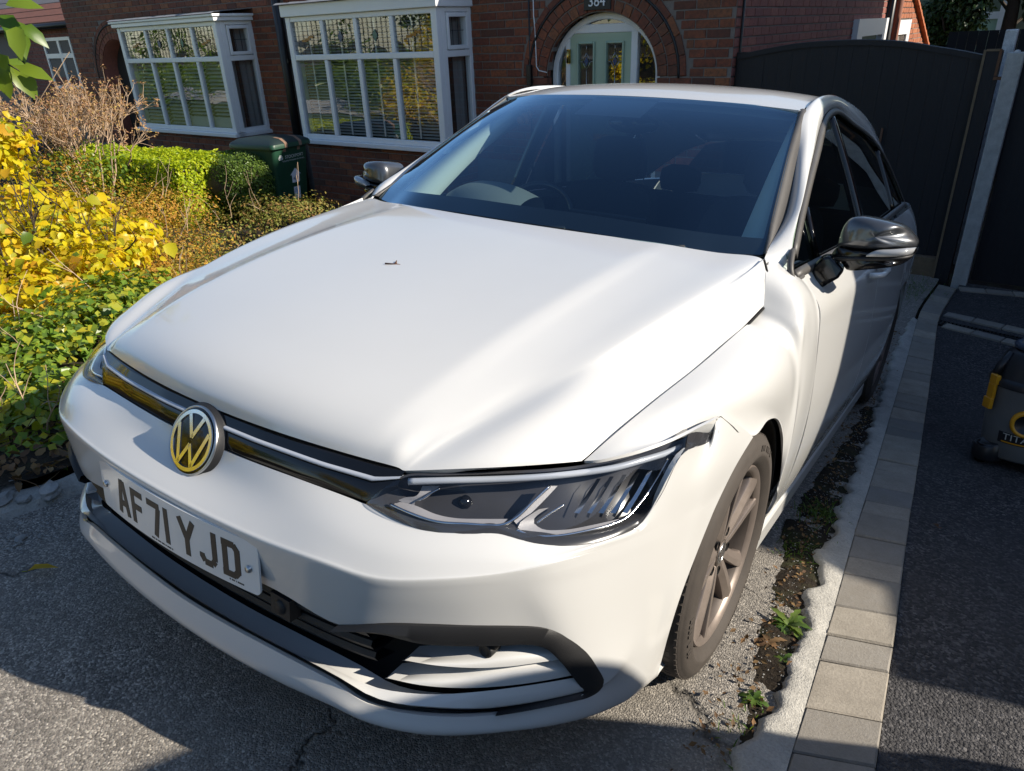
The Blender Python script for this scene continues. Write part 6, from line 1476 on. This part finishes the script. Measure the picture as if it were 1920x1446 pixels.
for sgn in (1, -1):
    fx = (lambda g: g) if sgn > 0 else mirx
    mb = MB(); mb.grid(fx(shell(capo, .050, .10)), 0, True, closeu=True); mir = orient(mb.build('door_mirror', M_['mirrorgrey'], car), (.95*sgn, my+.03, 1.03))
    mb = MB(); mb.grid(fx(shell(boto, .034, .09)), 0, True, closeu=True); orient(mb.build('mirror_base', M_['gblack'], mir), (.95*sgn, my+.03, .99))
    up = curve_n([U(*m6(*p), y=my-.040+o) for p, o in (((632,1150),0),((690,1124),-.004),((800,1117),.002),((900,1110),.018),((966,1103),.055))], 22); dn = curve_n([U(*m6(*p), y=my-.040+o) for p, o in (((628,1162),0),((700,1164),-.004),((800,1163),.002),((880,1157),.018),((945,1143),.055))], 22)
    mb = MB(); mb.grid(fx(np.array([up+V3((0,.03,0)), up, .5*(up+dn)+V3((0,-.006,0)), dn, dn+V3((0,.03,0))])), 0, True); mb.build('indicator_strip', M_['clear'], mir)
    up = curve_n([U(*m6(*p), y=my-.036+o) for p, o in (((400,1165),.02),((500,1166),0),((640,1170),0),((800,1170),.002),((900,1160),.018),((950,1148),.05))], 22); dn = curve_n([U(*m6(*p), y=my-.034+o) for p, o in (((440,1200),.02),((510,1192),0),((640,1192),0),((800,1190),.002),((900,1176),.018),((940,1164),.05))], 22)
    mb = MB(); mb.grid(fx(np.array([up+V3((0,.03,0)), up, dn, dn+V3((0,.03,0))])), 0, True); mb.build('mirror_lip', M_['pblack'], mir)
    mb = MB(); foot = [(252,1240),(330,1165),(385,1158),(482,1255),(440,1310),(310,1386),(285,1350)]
    F = np.array([U(*m6(*p), y=my-.03+o) for p, o in zip(foot, (.0,.0,.0,-.0,-.0,-.005,-.005))]); Bk = F+V3((-.01,.075,0))
    n_ = len(F); mb.add(fx(np.vstack([F, Bk])), [tuple(range(n_)), tuple(range(2*n_-1, n_-1, -1))]+[(i, n_+i, n_+(i+1) % n_, (i+1) % n_) for i in range(n_)])
    bevel(orient(mb.build('mirror_foot', M_['gblack'], mir), tuple(fx(F.mean(0)+V3((0,.03,0))))), .008, 3)
    C_ = curve_n(np.vstack([[U(*m6(*p), y=my+.10) for p in capo[:9]+boto[4:9]], [U(*m6(*capo[0]), y=my+.10)]]), 40); c = C_.mean(0)
    mb = MB(); mb.grid(fx(np.array([c+(C_-c)*.92, c+(C_-c)*.01])), 0, False); mb.build('mirror_glass', M_['chrome'], mir)
# ---------------------------------------------------------------- wheels
def wheel(x, y, sgn, rot, par):
    wr_ = empty('wheel', (x, y, .316)); wr_.parent = par
    if sgn < 0: wr_.rotation_euler = (0, 0, math.pi)
    wr_.rotation_euler.rotate_axis('X', rot)
    # profile: (radius, offset outwards), outer face at +x
    mb = MB(); tyre = [(.228,-.085),(.236,-.098),(.262,-.112),(.290,-.112),(.306,-.104),(.314,-.088),(.316,-.05),(.3165,0),(.316,.05),(.314,.082),(.307,.094),(.304,.0945),(.302,.098),(.285,.1055),(.268,.107),(.262,.1095),(.258,.107),(.246,.101),(.238,.092),(.233,.086),(.228,.080)]
    mb.lathe(tyre, 96, 'x'); ty = mb.build('tyre', M_['rubber'], wr_); orient(ty, (0,0,0))
    bm = bmesh.new(); bm.from_mesh(ty.data); bmesh.ops.recalc_face_normals(bm, faces=bm.faces); bm.to_mesh(ty.data); bm.free()
    mb = MB()
    for q in range(-1, 2):
        mb.lathe([(.3170, q*.034-.002), (.3100, q*.034), (.3170, q*.034+.002)], 72, 'x', smooth=False)
    for a in range(84):       # tread blocks along the shoulder
        t_ = 2*math.pi*a/84; ct, st = math.cos(t_), math.sin(t_)
        for x0_, x1_ in ((.055, .090), (-.090, -.055)):
            P = []
            for rr_ in (.309, .3172):
                for xx, da in ((x0_, 0), (x1_, .012), (x1_, .066), (x0_, .054)): P.append((xx if rr_ > .31 or True else xx, rr_*math.cos(t_+da)*(1 if abs(xx) < .06 else .985), rr_*math.sin(t_+da)*(1 if abs(xx) < .06 else .985)))
            mb.hexa(P)
    mb.build('tyre_tread', M_['rubber'], wr_)
    # raised lettering blocks on the tyre wall
    mb = MB()
    for a0, n_ in ((.4, 9), (2.7, 9), (4.6, 12)):
        for q in range(n_):
            if random.random() < .12: continue
            t_ = a0+q*.052; P = []
            for xx in (.1055, .1085):
                for rr_, da in ((.272, 0), (.286, 0), (.286, .032), (.272, .032)): P.append((xx+(.0 if rr_ < .28 else -.0012), rr_*math.cos(t_+da), rr_*math.sin(t_+da)))
            mb.hexa(P)
    mb.build('tyre_lettering', M_['rubber'], wr_)
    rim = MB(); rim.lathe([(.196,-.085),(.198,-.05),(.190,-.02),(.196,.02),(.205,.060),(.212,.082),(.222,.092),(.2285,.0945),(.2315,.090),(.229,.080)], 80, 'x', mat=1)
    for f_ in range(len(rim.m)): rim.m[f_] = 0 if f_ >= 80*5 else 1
    # five broad spokes, each split in two
    for sp in range(5):
        for hf in (-1, 1):
            a = 2*math.pi*sp/5; prof = []
            st_ = []
            for r_, lo, hi_, xx, dp in ((.036,.0,.63,.074,.05),(.060,.03,.60,.077,.05),(.085,.065,.47,.080,.05),(.12,.095,.385,.083,.046),(.16,.115,.345,.086,.040),(.198,.135,.335,.089,.032),(.2195,.150,.36,.0895,.022)):
                A0, A1 = a+hf*lo, a+hf*hi_; am = a+hf*(lo*.55+hi_*.45)
                pt = lambda an, X_: (X_, r_*math.cos(an), r_*math.sin(an))
                st_.append([pt(A0, xx-dp), pt(A0, xx-.004), pt(A0*.9+am*.1, xx-.0005), pt(am, xx), pt(A1*.9+am*.1, xx-.010), pt(A1, xx-.014), pt(A1, xx-dp)])
            if hf < 0: st_ = [s_[::-1] for s_ in st_]
            rim.grid(np.array(st_), 0, False)
    rim.lathe([(.060,.02),(.062,.058),(.056,.070),(.040,.073),(.036,.070)], 40, 'x', mat=0)
    for q in range(5):
        t_ = 2*math.pi*(q+.5)/5
        rim.lathe([(.0125,.0745),(.0115,.0755),(.0105,.062),(0,.060)], 12, 'x', (0, .056*math.cos(t_), .056*math.sin(t_)), mat=2)
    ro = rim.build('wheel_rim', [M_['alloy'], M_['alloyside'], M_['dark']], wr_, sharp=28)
    mb = MB(); mb.lathe([(.034,.066),(.034,.074),(.031,.0765),(.0285,.0755),(.0,.0755)], 36, 'x'); cp = mb.build('hub_cap', M_['alloyside'], ro, sharp=30)
    mb = MB(); mb.lathe([(.0275,.075),(.0270,.0775),(.0245,.0775),(.0240,.075)], 36, 'x')
    def st2(p, q, w_=.0042):
        p, q = V3((0, *p)), V3((0, *q)); d = (q-p)/np.linalg.norm(q-p); s = V3((0, -d[2], d[1]))*w_/2; c = [p-s, q-s, q+s, p+s]
        mb.hexa([P+V3((.075,0,0)) for P in c]+[P+V3((.0775,0,0)) for P in c])
    kk = .45
    for p, q in (((-.0215,.0485),(0,.006)),((.0215,.0485),(0,.006)),((-.0475,.0245),(-.0205,-.0485)),((.0475,.0245),(.0205,-.0485)),((-.0205,-.0485),(0,-.0075)),((.0205,-.0485),(0,-.0075))):
        st2((p[0]*kk, p[1]*kk), (q[0]*kk, q[1]*kk))
    mb.build('hub_emblem', M_['satin'], ro)
    mb = MB(); mb.lathe([(.075,.0),(.140,.0),(.140,.022),(.075,.022)], 48, 'x'); mb.lathe([(.08,-.02),(.08,.05),(0,.052)], 30, 'x')
    mb.build('brake_disc', M_['brake'], wr_); mb = MB(); mb.lathe([(.19,-.05),(.0,-.05)], 40, 'x'); mb.build('wheel_back', M_['dark'], wr_)
    return wr_
wheel(.762, 0, 1, math.radians(28), car); wheel(-.762, 0, -1, .3, car); wheel(.758, 2.636, 1, .9, car); wheel(-.758, 2.636, -1, .5, car)
# wheel wells, floor
for sgn in (1, -1):
    for yc in (0, 2.636):
        mb = MB(); a0 = np.linspace(-1.9, 1.9, 40); P = lambda x, r_: [((x-.022*(abs(t_)/1.3)**2*(t_ < 0 if yc == 0 else 1)*(x > .8))*sgn, yc+r_*math.sin(t_), .316+r_*math.cos(t_)) for t_ in a0]
        mb.grid(np.array([P(.858, .352), P(.845, .360), P(.80, .368), P(.55, .368), P(.545, .01)]), 0, True)
        solidify(mb.build('wheel_liner', M_['dark'], car), .004)
mb = MB(); mb.box((-.70, .40, .13), (.70, 3.2, .17)); mb.box((-.50,-.55,.15),(.50,.36,.60)); mb.box((-.53,.36,.17),(.53,.45,.80))
mb.build('underbody', M_['dark'], car)
mb = MB(); inb = [[p+V3((0,.02,-.03)) for p in mirror_row([V3(q)*V3((.93,1,1)) for q in r[:11]])] for r in hood_rows]
mb.grid(patch(inb, 2, 2), 0, True); mb.build('bonnet_gap_backing', M_['dark'], car)  # black sheet added under the bonnet so its gaps stay dark
# inner sides so that no light leaks through the shut lines
for sgn in (1, -1):
    mb = MB(); mb.grid(np.array([[V3((.79*sgn if z < .9 else .775*sgn, y, z)) for y in (.40,1.0,1.6,2.25)] for z in (.19,.5,.9,.95)]), 0, False)
    solidify(mb.build('door_card', M_['seat'], car), .01, 0)
# ---------------------------------------------------------------- cabin
mb = MB(); dn = [[(0,.26,.995),(.4,.30,.992),(.69,.42,.985)],[(0,.50,.985),(.4,.52,.98),(.72,.58,.97)],[(0,.74,.955),(.4,.75,.955),(.74,.76,.945)],[(0,.82,.90),(.4,.83,.90),(.75,.82,.90)],[(0,.80,.62),(.4,.80,.62),(.75,.80,.62)]]
mb.grid(patch([mirror_row(r) for r in dn], 6, 4), 0, True); dash = orient(mb.build('dashboard', M_['dash'], car), (0, .6, .5))
def dp(px, py, z): return U(px, py, z=z)
# instrument hood in front of the wheel, centre display
mb = MB(); hd = [[(-.58,.60,.975),(-.50,.56,.985),(-.36,.55,.985),(-.24,.60,.978)],[(-.575,.64,1.02),(-.50,.62,1.048),(-.36,.62,1.048),(-.24,.66,1.02)],[(-.56,.78,1.028),(-.50,.78,1.058),(-.36,.78,1.058),(-.24,.78,1.028)],[(-.56,.82,.95),(-.5,.82,.95),(-.36,.82,.95),(-.24,.82,.95)]]
mb.grid(patch(hd, 5, 5), 0, True); orient(mb.build('instrument_hood', M_['dashlight'], dash), (-.4,.75,.9))
mb = MB(); mb.box((-.20,.52,.978),(.12,.70,.992)); bevel(mb.build('demister_grille', M_['dash'], dash), .006)
mb = MB(); mb.box((-.11,.76,.90),(.20,.775,1.01)); bevel(mb.build('display_screen', M_['gblack'], dash), .006)
mb = MB()     # steering wheel
cst = V3((-.37,.93,.90)); ax = V3((0,-.88,.47)); e1 = V3((1,0,0)); e2 = np.cross(ax, e1)
pts = [cst+.185*(math.cos(t_)*e1+math.sin(t_)*e2) for t_ in np.linspace(0, 2*math.pi, 41)]; mb.tube(pts, .016, 10, cap=False)
for t_ in (math.pi, 0, -math.pi/2): mb.tube([cst, cst+.18*(math.cos(t_)*e1+math.sin(t_)*e2)], [.035,.018], 8)
mb.tube([cst+ax*.0, cst-ax*(-.02)], .07, 16); mb.tube([cst, cst+ax*.25], .03, 10); mb.build('steering_wheel', M_['gblack'], car)
for sx in (-.37, .37):
    def seat(y0, hr=True):
        mb = MB(); g = []
        for t_, (y, z, hw) in zip(range(6), ((y0-.02,.46,.22),(y0+.06,.62,.25),(y0+.12,.80,.26),(y0+.19,.98,.24),(y0+.225,1.05,.19),(y0+.235,1.065,.10))):
            g.append([(sx-hw,y-.06,z),(sx-hw*.8,y-.03,z),(sx,y-.0,z),(sx+hw*.8,y-.03,z),(sx+hw,y-.06,z)])
        mb.grid(patch(g, 5, 4), 0, True); g2 = patch(g, 5, 4)+V3((0,.10,.0)); mb.grid(g2, 0, True)
        L_ = patch(g, 5, 4); mb.grid(np.array([L_[:, 0], g2[:, 0]]), 0, True); mb.grid(np.array([L_[:, -1], g2[:, -1]]), 0, True); mb.grid(np.array([L_[-1], g2[-1]]), 0, True)
        mb.box((sx-.25, y0-.5, .30), (sx+.25, y0+.05, .46)); s_ = mb.build('seat', M_['seat'], car)
        mb = MB(); hs = [(.02,.0),(.10,.012),(.125,.05),(.13,.12),(.115,.185),(.06,.205),(.01,.207)]
        g = [[(sx+w_*math.cos(a_), y0+.235+.045*math.sin(a_)*min(1, w_/.1), 1.07+h_) for a_ in np.linspace(0, 2*math.pi, 25)[:-1]] for w_, h_ in hs]
        mb.grid(np.array(g), 0, True, closeu=True)
        for q in (-.05, .05): mb.tube([(sx+q, y0+.23, 1.02), (sx+q, y0+.235, 1.09)], .007, 6)
        mb.build('head_restraint', M_['seat'], s_)
    seat(1.42); 
mb = MB(); mb.box((-.62,2.02,.30),(.62,2.5,.50)); mb.box((-.62,2.42,.45),(.62,2.56,1.0)); bevel(mb.build('rear_bench', M_['seat'], car), .04, 3)
for sx in (-.37, .37):
    mb = MB(); g = [[(sx+w_*math.cos(a_), 2.5+.04*math.sin(a_)*min(1, w_/.1), 1.0+h_) for a_ in np.linspace(0, 2*math.pi, 21)[:-1]] for w_, h_ in ((.02,0),(.11,.012),(.125,.06),(.12,.12),(.06,.15),(.01,.152))]
    mb.grid(np.array(g), 0, True, closeu=True); mb.build('head_restraint', M_['seat'], car)
for sgn in (1, -1):   # pale inner pillar trim
    a = np.array([gw[i, -4] for i in range(3, nv)])+V3((-.0,.030,-.020)); b = np.array([gw[i, -1] for i in range(3, nv)])+V3((-.006,.045,-.030)); c_ = b+V3((.03,.20,-.02)); ww = np.linspace(.6, .15, len(a))[:, None]; a = b+(V3((-.16,.045,-.030)))*ww
    mb = MB(); g = np.array([a+V3((.02,.05,-.03)), a, b, c_]); mb.grid(g if sgn > 0 else mirx(g), 0, True); mb.build('pillar_lining', M_['headl'], car)
mb = MB(); g = patch([[p+V3((0,.03,-.035)) for p in [V3(q) for q in r]] for r in rf[:7]], 3, 2); mb.grid(g, 0, True); mb.build('headlining', M_['headl'], car)
mb = MB(); g = [[(.10*math.cos(a_)*w_, .985+d_, 1.318+.035*math.sin(a_)*w_) for a_ in np.linspace(0, 2*math.pi, 25)[:-1]] for w_, d_ in ((.3,-.03),(.85,-.022),(1,0),(1,.012),(.95,.016),(.01,.016))]
mb.grid(np.array(g), 0, True, closeu=True); mb.tube([(0,.96,1.35),(0,.945,1.395)], [.03,.05], 10); mb.box((-.06,.93,1.365),(.06,1.06,1.392)); mb.build('interior_mirror', M_['gblack'], car)


# ================================================================== wheelie bin
M_['bing'] = simple('dark_green_bin_plastic', (.012, .055, .030), .42, var=.15, scale=14, bumpd=.0008, bscale=400)
M_['binlid'] = simple('faded_black_green_lid', (.016, .030, .030), .5, var=.35, scale=10)
M_['tape'] = simple('brown_tape', (.26, .16, .11), .5, var=.15); M_['label'] = simple('pale_label', (.62, .66, .72), .4, var=.12, scale=60); M_['print'] = simple('white_print', (.60, .64, .62), .5); M_['ink'] = simple('blue_black_ink', (.02, .02, .05), .5)
bz = -.665; bn_ = empty('wheelie_bin', M=Matrix.Translation((-6.50, 4.62, bz)) @ Matrix.Rotation(math.radians(4), 4, 'Z') @ Matrix.Diagonal((1.02, 1.05, 1.04, 1))); tag(bn_, 'dark green wheelie bin with pale stickers and brown tape on its lid', 'bin')
def rr_(hx, hy, z, r=.05, n=5, ox=0): return [(p[0]+ox, p[1], z) for p in rrect(hx, hy, r, n)]
mb = MB(); g = [rr_(.235, .215, .03), rr_(.24, .22, .05), rr_(.335, .275, .93), rr_(.345, .285, .935), rr_(.345, .285, .965)]; mb.grid(np.array(g), 0, True, closeu=True); mb.add(g[0], [tuple(range(len(g[0])))[::-1]]); mb.build('body', M_['bing'], bn_, sharp=40)
mb = MB(); g = [rr_(.372, .305, .945, .05), rr_(.380, .312, .950, .05), rr_(.380, .312, .985, .05), rr_(.372, .304, 1.0, .05)]; mb.grid(np.array(g), 0, True, closeu=True); mb.build('rim', M_['bing'], bn_, sharp=40)
mb = MB(); g = [rr_(.374, .306, .998, .05), rr_(.36, .295, 1.012, .05), rr_(.30, .24, 1.045, .06), rr_(.15, .12, 1.062, .06), rr_(.01, .01, 1.066, .005)]; mb.grid(np.array(g), 0, True, closeu=True); lid = mb.build('lid', M_['binlid'], bn_, sharp=40)
for y in (-.10, .12):
    mb = MB(); mb.grid(np.array([[(x, y+o, z) for x, z in ((.20, 1.060), (.30, 1.049), (.365, 1.014), (.383, .998), (.3835, .95), (.345, .945), (.336, .90))] for o in (-.022, .022)]), 0, False); mb.build('tape_strip', M_['tape'], lid)
for y in (-.26, .26): mb = MB(); mb.lathe([(.02, -.03), (.09, -.03), (.10, -.015), (.10, .015), (.09, .03), (.02, .03)], 20, 'y', (-.27, y, .10)); mb.build('wheel', M_['gblack'], bn_)
mb = MB(); mb.tube([(-.40, -.24, .97), (-.43, -.2, .97), (-.43, .2, .97), (-.40, .24, .97)], .014, 8); mb.build('handle', M_['bing'], bn_)
fx_ = lambda z: .24+(z-.05)/.88*.095+.002
def on_front(vs, fs, y0, z0, name, mat, par, lift=.001):
    mb = MB(); mb.add([(fx_(z0+v[1])+lift+v[2], y0+v[0], z0+v[1]) for v in vs], fs); return mb.build(name, mat, par)
vs, fs = text_mesh('STOCKPORT', .050); on_front(vs, fs, .045, .838, 'council_name', M_['print'], bn_)
vs, fs = text_mesh('METROPOLITAN BOROUGH COUNCIL', .020); on_front(vs, fs, .03, .795, 'council_subtitle', M_['print'], bn_)
mb = MB(); P = lambda y, z: (fx_(z)+.001, y, z)
for z0, w_ in ((.815, .030), (.830, .036), (.845, .030), (.858, .018)): mb.add([P(-.165-w_, z0), P(-.165+w_, z0), P(-.165+w_, z0+.010), P(-.165-w_, z0+.010)], [(0, 1, 2, 3)])
mb.build('council_crest', M_['print'], bn_)
mb = MB(); mb.add([P(-.02, .53), P(.10, .53), P(.10, .62), P(.125, .62), P(.04, .70), P(-.045, .62), P(-.02, .62)], [tuple(range(7))]); st = mb.build('house_sticker', M_['label'], bn_)
vs, fs = text_mesh('407', .055); on_front(vs, fs, .04, .575, 'sticker_number', M_['ink'], st, .002)
mb = MB(); mb.add([P(-.005, .33), P(.095, .33), P(.095, .48), P(-.005, .48)], [(0, 1, 2, 3)]); st = mb.build('paper_label', M_['label'], bn_); mb = MB()
for k, (w_, z) in enumerate(((.03, .455), (.05, .435), (.04, .42), (.045, .39), (.02, .375))): mb.add([(P(0, z)[0]+.001, .01, z), (P(0, z)[0]+.001, .01+w_, z), (P(0, z)[0]+.001, .01+w_, z+.006), (P(0, z)[0]+.001, .01, z+.006)], [(0, 1, 2, 3)])
mb.build('faint_print', simple('blue_print', (.20, .26, .42), .5), st)
# ================================================================== workshop vacuum
M_['vacg'] = simple('mid_grey_vac_drum', (.16, .17, .175), .38, var=.1, scale=20, bumpd=.0004, bscale=500); M_['vacy'] = simple('orange_yellow_plastic', (.72, .33, .012), .35, 0, .5, .2, var=.06); M_['vacb'] = simple('black_vac_plastic', (.016, .017, .020), .32, var=.25, scale=18)
vp = UG(1908, 866); vac = empty('workshop_vacuum', (vp[0], vp[1], gz(vp[0], vp[1]))); tag(vac, 'grey and black drum vacuum cleaner with orange yellow clips on the tarmac', 'vacuum cleaner'); vac.rotation_euler = (math.radians(-8), 0, math.radians(16))
mb = MB(); mb.lathe([(.0, .045), (.150, .045), (.158, .055), (.163, .12), (.1635, .122), (.167, .2), (.176, .36), (.179, .365), (.179, .372)], 64, 'z'); mb.build('drum', M_['vacg'], vac)
mb = MB(); mb.lathe([(.178, .368), (.184, .372), (.185, .392), (.180, .400), (.168, .408), (.160, .43), (.152, .47), (.135, .51), (.10, .535), (.0, .545)], 64, 'z'); hd_ = mb.build('motor_head', M_['vacb'], vac, sharp=35)
mb = MB(); mb.lathe([(.09, .525), (.115, .535), (.118, .55), (.10, .562), (.0, .566)], 48, 'z'); mb.build('blue_grey_top', simple('slate_blue_cap', (.05, .07, .11), .3), hd_)
for a in (-1.0, .4, 1.7, 3.3): mb = MB(); c, s = math.cos(a), math.sin(a); mb.tube([(.178*c, .178*s, .40), (.165*c, .165*s, .45), (.13*c, .13*s, .515)], [.016, .02, .014], 8); mb.build('head_rib', M_['vacb'], hd_)
mb = MB(); mb.tube([(-.09, -.02, .54), (-.085, -.02, .585), (-.05, -.02, .60), (.05, .02, .60), (.085, .02, .585), (.09, .02, .54)], .014, 10); mb.build('carry_handle', simple('silver_handle', (.35, .37, .38), .35, .3), hd_)
vdir = lambda px, py: None
def clip(a):
    c, s = math.cos(a), math.sin(a); R_ = Matrix.Rotation(a, 4, 'Z'); mb = MB()
    for (x0, x1, z0, z1, w_) in ((.176, .196, .375, .418, .024), (.182, .198, .31, .376, .022), (.186, .204, .262, .312, .026)): mb.box((x0, -w_, z0), (x1, w_, z1))
    o = mb.build('clip', M_['vacy'], vac); o.matrix_basis = R_; bevel(o, .004)
clip(math.radians(196)); clip(math.radians(16))
pa = math.radians(250); c, s = math.cos(pa), math.sin(pa)
mb = MB(); g = []
for r_, h in ((.060, .150), (.062, .178), (.056, .190), (.044, .190), (.042, .165)):
    g.append([V3((c*h-s*r_*math.cos(t_), s*h+c*r_*math.cos(t_), .235+r_*math.sin(t_))) for t_ in np.linspace(0, 2*math.pi, 33)[:-1]])
mb.grid(np.array(g), 0, True, closeu=True); mb.build('hose_port_ring', M_['vacy'], vac)
mb = MB(); g = [[V3((c*h-s*r_*math.cos(t_), s*h+c*r_*math.cos(t_), .235+r_*math.sin(t_))) for t_ in np.linspace(0, 2*math.pi, 25)[:-1]] for r_, h in ((.044, .184), (.02, .170), (.001, .168))]; mb.grid(np.array(g), 0, True, closeu=True); mb.build('hose_port', M_['vacb'], vac)
def on_drum(u, z, lift, a0): r_ = .1655+(z-.12)/.24*.013+lift; a = a0+u/.168; return (r_*math.cos(a), r_*math.sin(a), z)
a0 = math.radians(246)
mb = MB(); mb.grid(np.array([[on_drum(u, z, .0012, a0) for u in np.linspace(-.085, .085, 14)] for z in (.128, .178)]), 0, True); bd = mb.build('name_band', M_['vacb'], vac)
vs, fs = text_mesh('TITAN', .042); mb = MB(); mb.add([on_drum(v[0]*1.15+.004, .158+v[1], .0024, a0) for v in vs], fs); mb.build('name_lettering', M_['print'], bd)
mb = MB(); mb.grid(np.array([[on_drum(u, z, .0024, a0) for u in np.linspace(-.068, .075, 10)] for z in (.132, .138)]), 0, True); mb.build('name_underline', M_['vacy'], bd)
for k in range(4):
    a = math.radians(200+90*k); ft = empty('castor_foot'); ft.parent = vac; ft.rotation_euler = (0, 0, a); mb = MB()
    g = []
    for z, sx_ in ((.028, .96), (.034, 1), (.085, .98), (.092, .9)):
        g.append([(.165+.050*math.cos(t_)*sx_+(.0 if math.cos(t_) > 0 else -.02), .060*math.sin(t_)*sx_, z+(.030*max(0, .19-.165-.05*math.cos(t_))/.05 if z > .05 else 0)) for t_ in np.linspace(0, 2*math.pi, 29)[:-1]])
    mb.grid(np.array(g), 0, True, closeu=True); mb.add(g[-1], [tuple(range(28))]); mb.add(g[0], [tuple(range(28))[::-1]]); mb.build('foot', M_['vacb'], ft)
    mb = MB(); mb.lathe([(.034, .092), (.038, .099), (.032, .102), (.028, .096), (.0, .094)], 24, 'z', (.170, 0, 0)); mb.build('foot_ring', M_['vacb'], ft)
    mb = MB(); mb.lathe([(.0, -.012), (.024, -.012), (.026, -.008), (.026, .008), (.024, .012), (.0, .012)], 18, 'y', (.180, 0, .026)); mb.build('castor', M_['gblack'], ft)
# ================================================================== small things on and in the car
def W_(p): return V3(WM @ V3(p))
tp = U(745, 499, z=.913); mb = MB(); mb.tube([W_(tp+V3((-.028, -.016, .004)))-W_(tp), V3((0, 0, .003)), W_(tp+V3((.03, .006, .003)))-W_(tp)], [.002, .0035, .0015], 6); mb.tube([V3((-.006, 0, .004)), V3((-.012, .012, .010))], [.004, .001], 6)
o = mb.build('dry_twig', simple('brown_twig', (.10, .045, .025), .8)); o.location = tuple(W_(tp)); tag(o, 'short brown twig lying on the middle of the white bonnet', 'twig')
lp = U(1410, 467, x=.66); mb = MB(); mb.add(leaf_geo(V3((0, 0, 0)), V3((.2, -.7, .6)), V3((-.1, .3, .6)), .026, .013, .2, .2), LF, 0, True); o = mb.build('fallen_leaf', M_['yleaf']); o.location = tuple(W_(lp)+V3((0, -.012, .010))); tag(o, 'tiny yellow leaf stuck in the lower corner of the windscreen', 'leaf', 'single fallen leaves')
# made-up brown lobes and cord standing in for a reflection in the windscreen
orn = empty('reflection_blob', tuple(W_(U(985, 220, y=1.02)))); tag(orn, 'small brown clover shaped blob added for a reflection at the top of the windscreen', 'ornament'); M_['ornm'] = simple('tan_blob', (.40, .17, .07), .55, var=.25, scale=60)
up_ = CAMR[:, 1]; ri_ = CAMR[:, 0]
for dx, dy, r in ((-.020, -.012, .017), (.0, .002, .018), (.018, .010, .016), (.006, -.014, .013)):
    mb = MB(); bm = bmesh.new(); bmesh.ops.create_uvsphere(bm, u_segments=16, v_segments=10, radius=r); mb.add([V3(v.co)*V3((1, .6, 1)) for v in bm.verts], [tuple(v.index for v in f.verts) for f in bm.faces], 0, True); bm.free(); o = mb.build('lobe', M_['ornm'], orn); o.location = tuple(ri_*dx+up_*dy)
mb = MB(); mb.tube([(0, 0, .005), tuple(ri_*.008+up_*.045)], .0015, 5); mb.build('cord', M_['seal'], orn)

# unseen van, added and shaped to cast the shadow along the bottom
van = empty('added_shade_van'); tag(van, 'dark grey van added outside the frame to cast the shadow along the bottom', 'van')
pf = [(.34,.10),(.37,.30),(.34,.58),(.30,.68),(.138,1.15),(-.02,1.40),(-.23,1.57),(-.55,1.66),(-1.2,1.74),(-3.0,1.78),(-4.3,1.72),(-4.4,.95),(-4.4,.15)]
mb = MB(); P = crom([(0, a, b) for a, b in pf], 4); g = [[(x, y+.10*(1-math.sin(math.pi*(.12+.76*f))), z) for _, y, z in P] for f, x in ((0, 2.5), (.15, 2.62), (.5, 3.3), (.85, 3.98), (1, 4.1))]
mb.grid(np.array(g), 0, True); n_ = len(P); mb.add(g[0], [tuple(range(n_))]); mb.add(g[-1], [tuple(range(n_))[::-1]]); mb.build('body', simple('grey_van_paint', (.12, .13, .14), .35, coat=1), van)
for x in (2.62, 3.98):
    for y in (-.55, -3.4): mb = MB(); mb.lathe([(.0, -.1), (.31, -.1), (.33, -.06), (.33, .06), (.31, .1), (.0, .1)], 28, 'x', (x, y, gz(2.2, y)+.33)); mb.build('wheel', M_['rubber'], van)
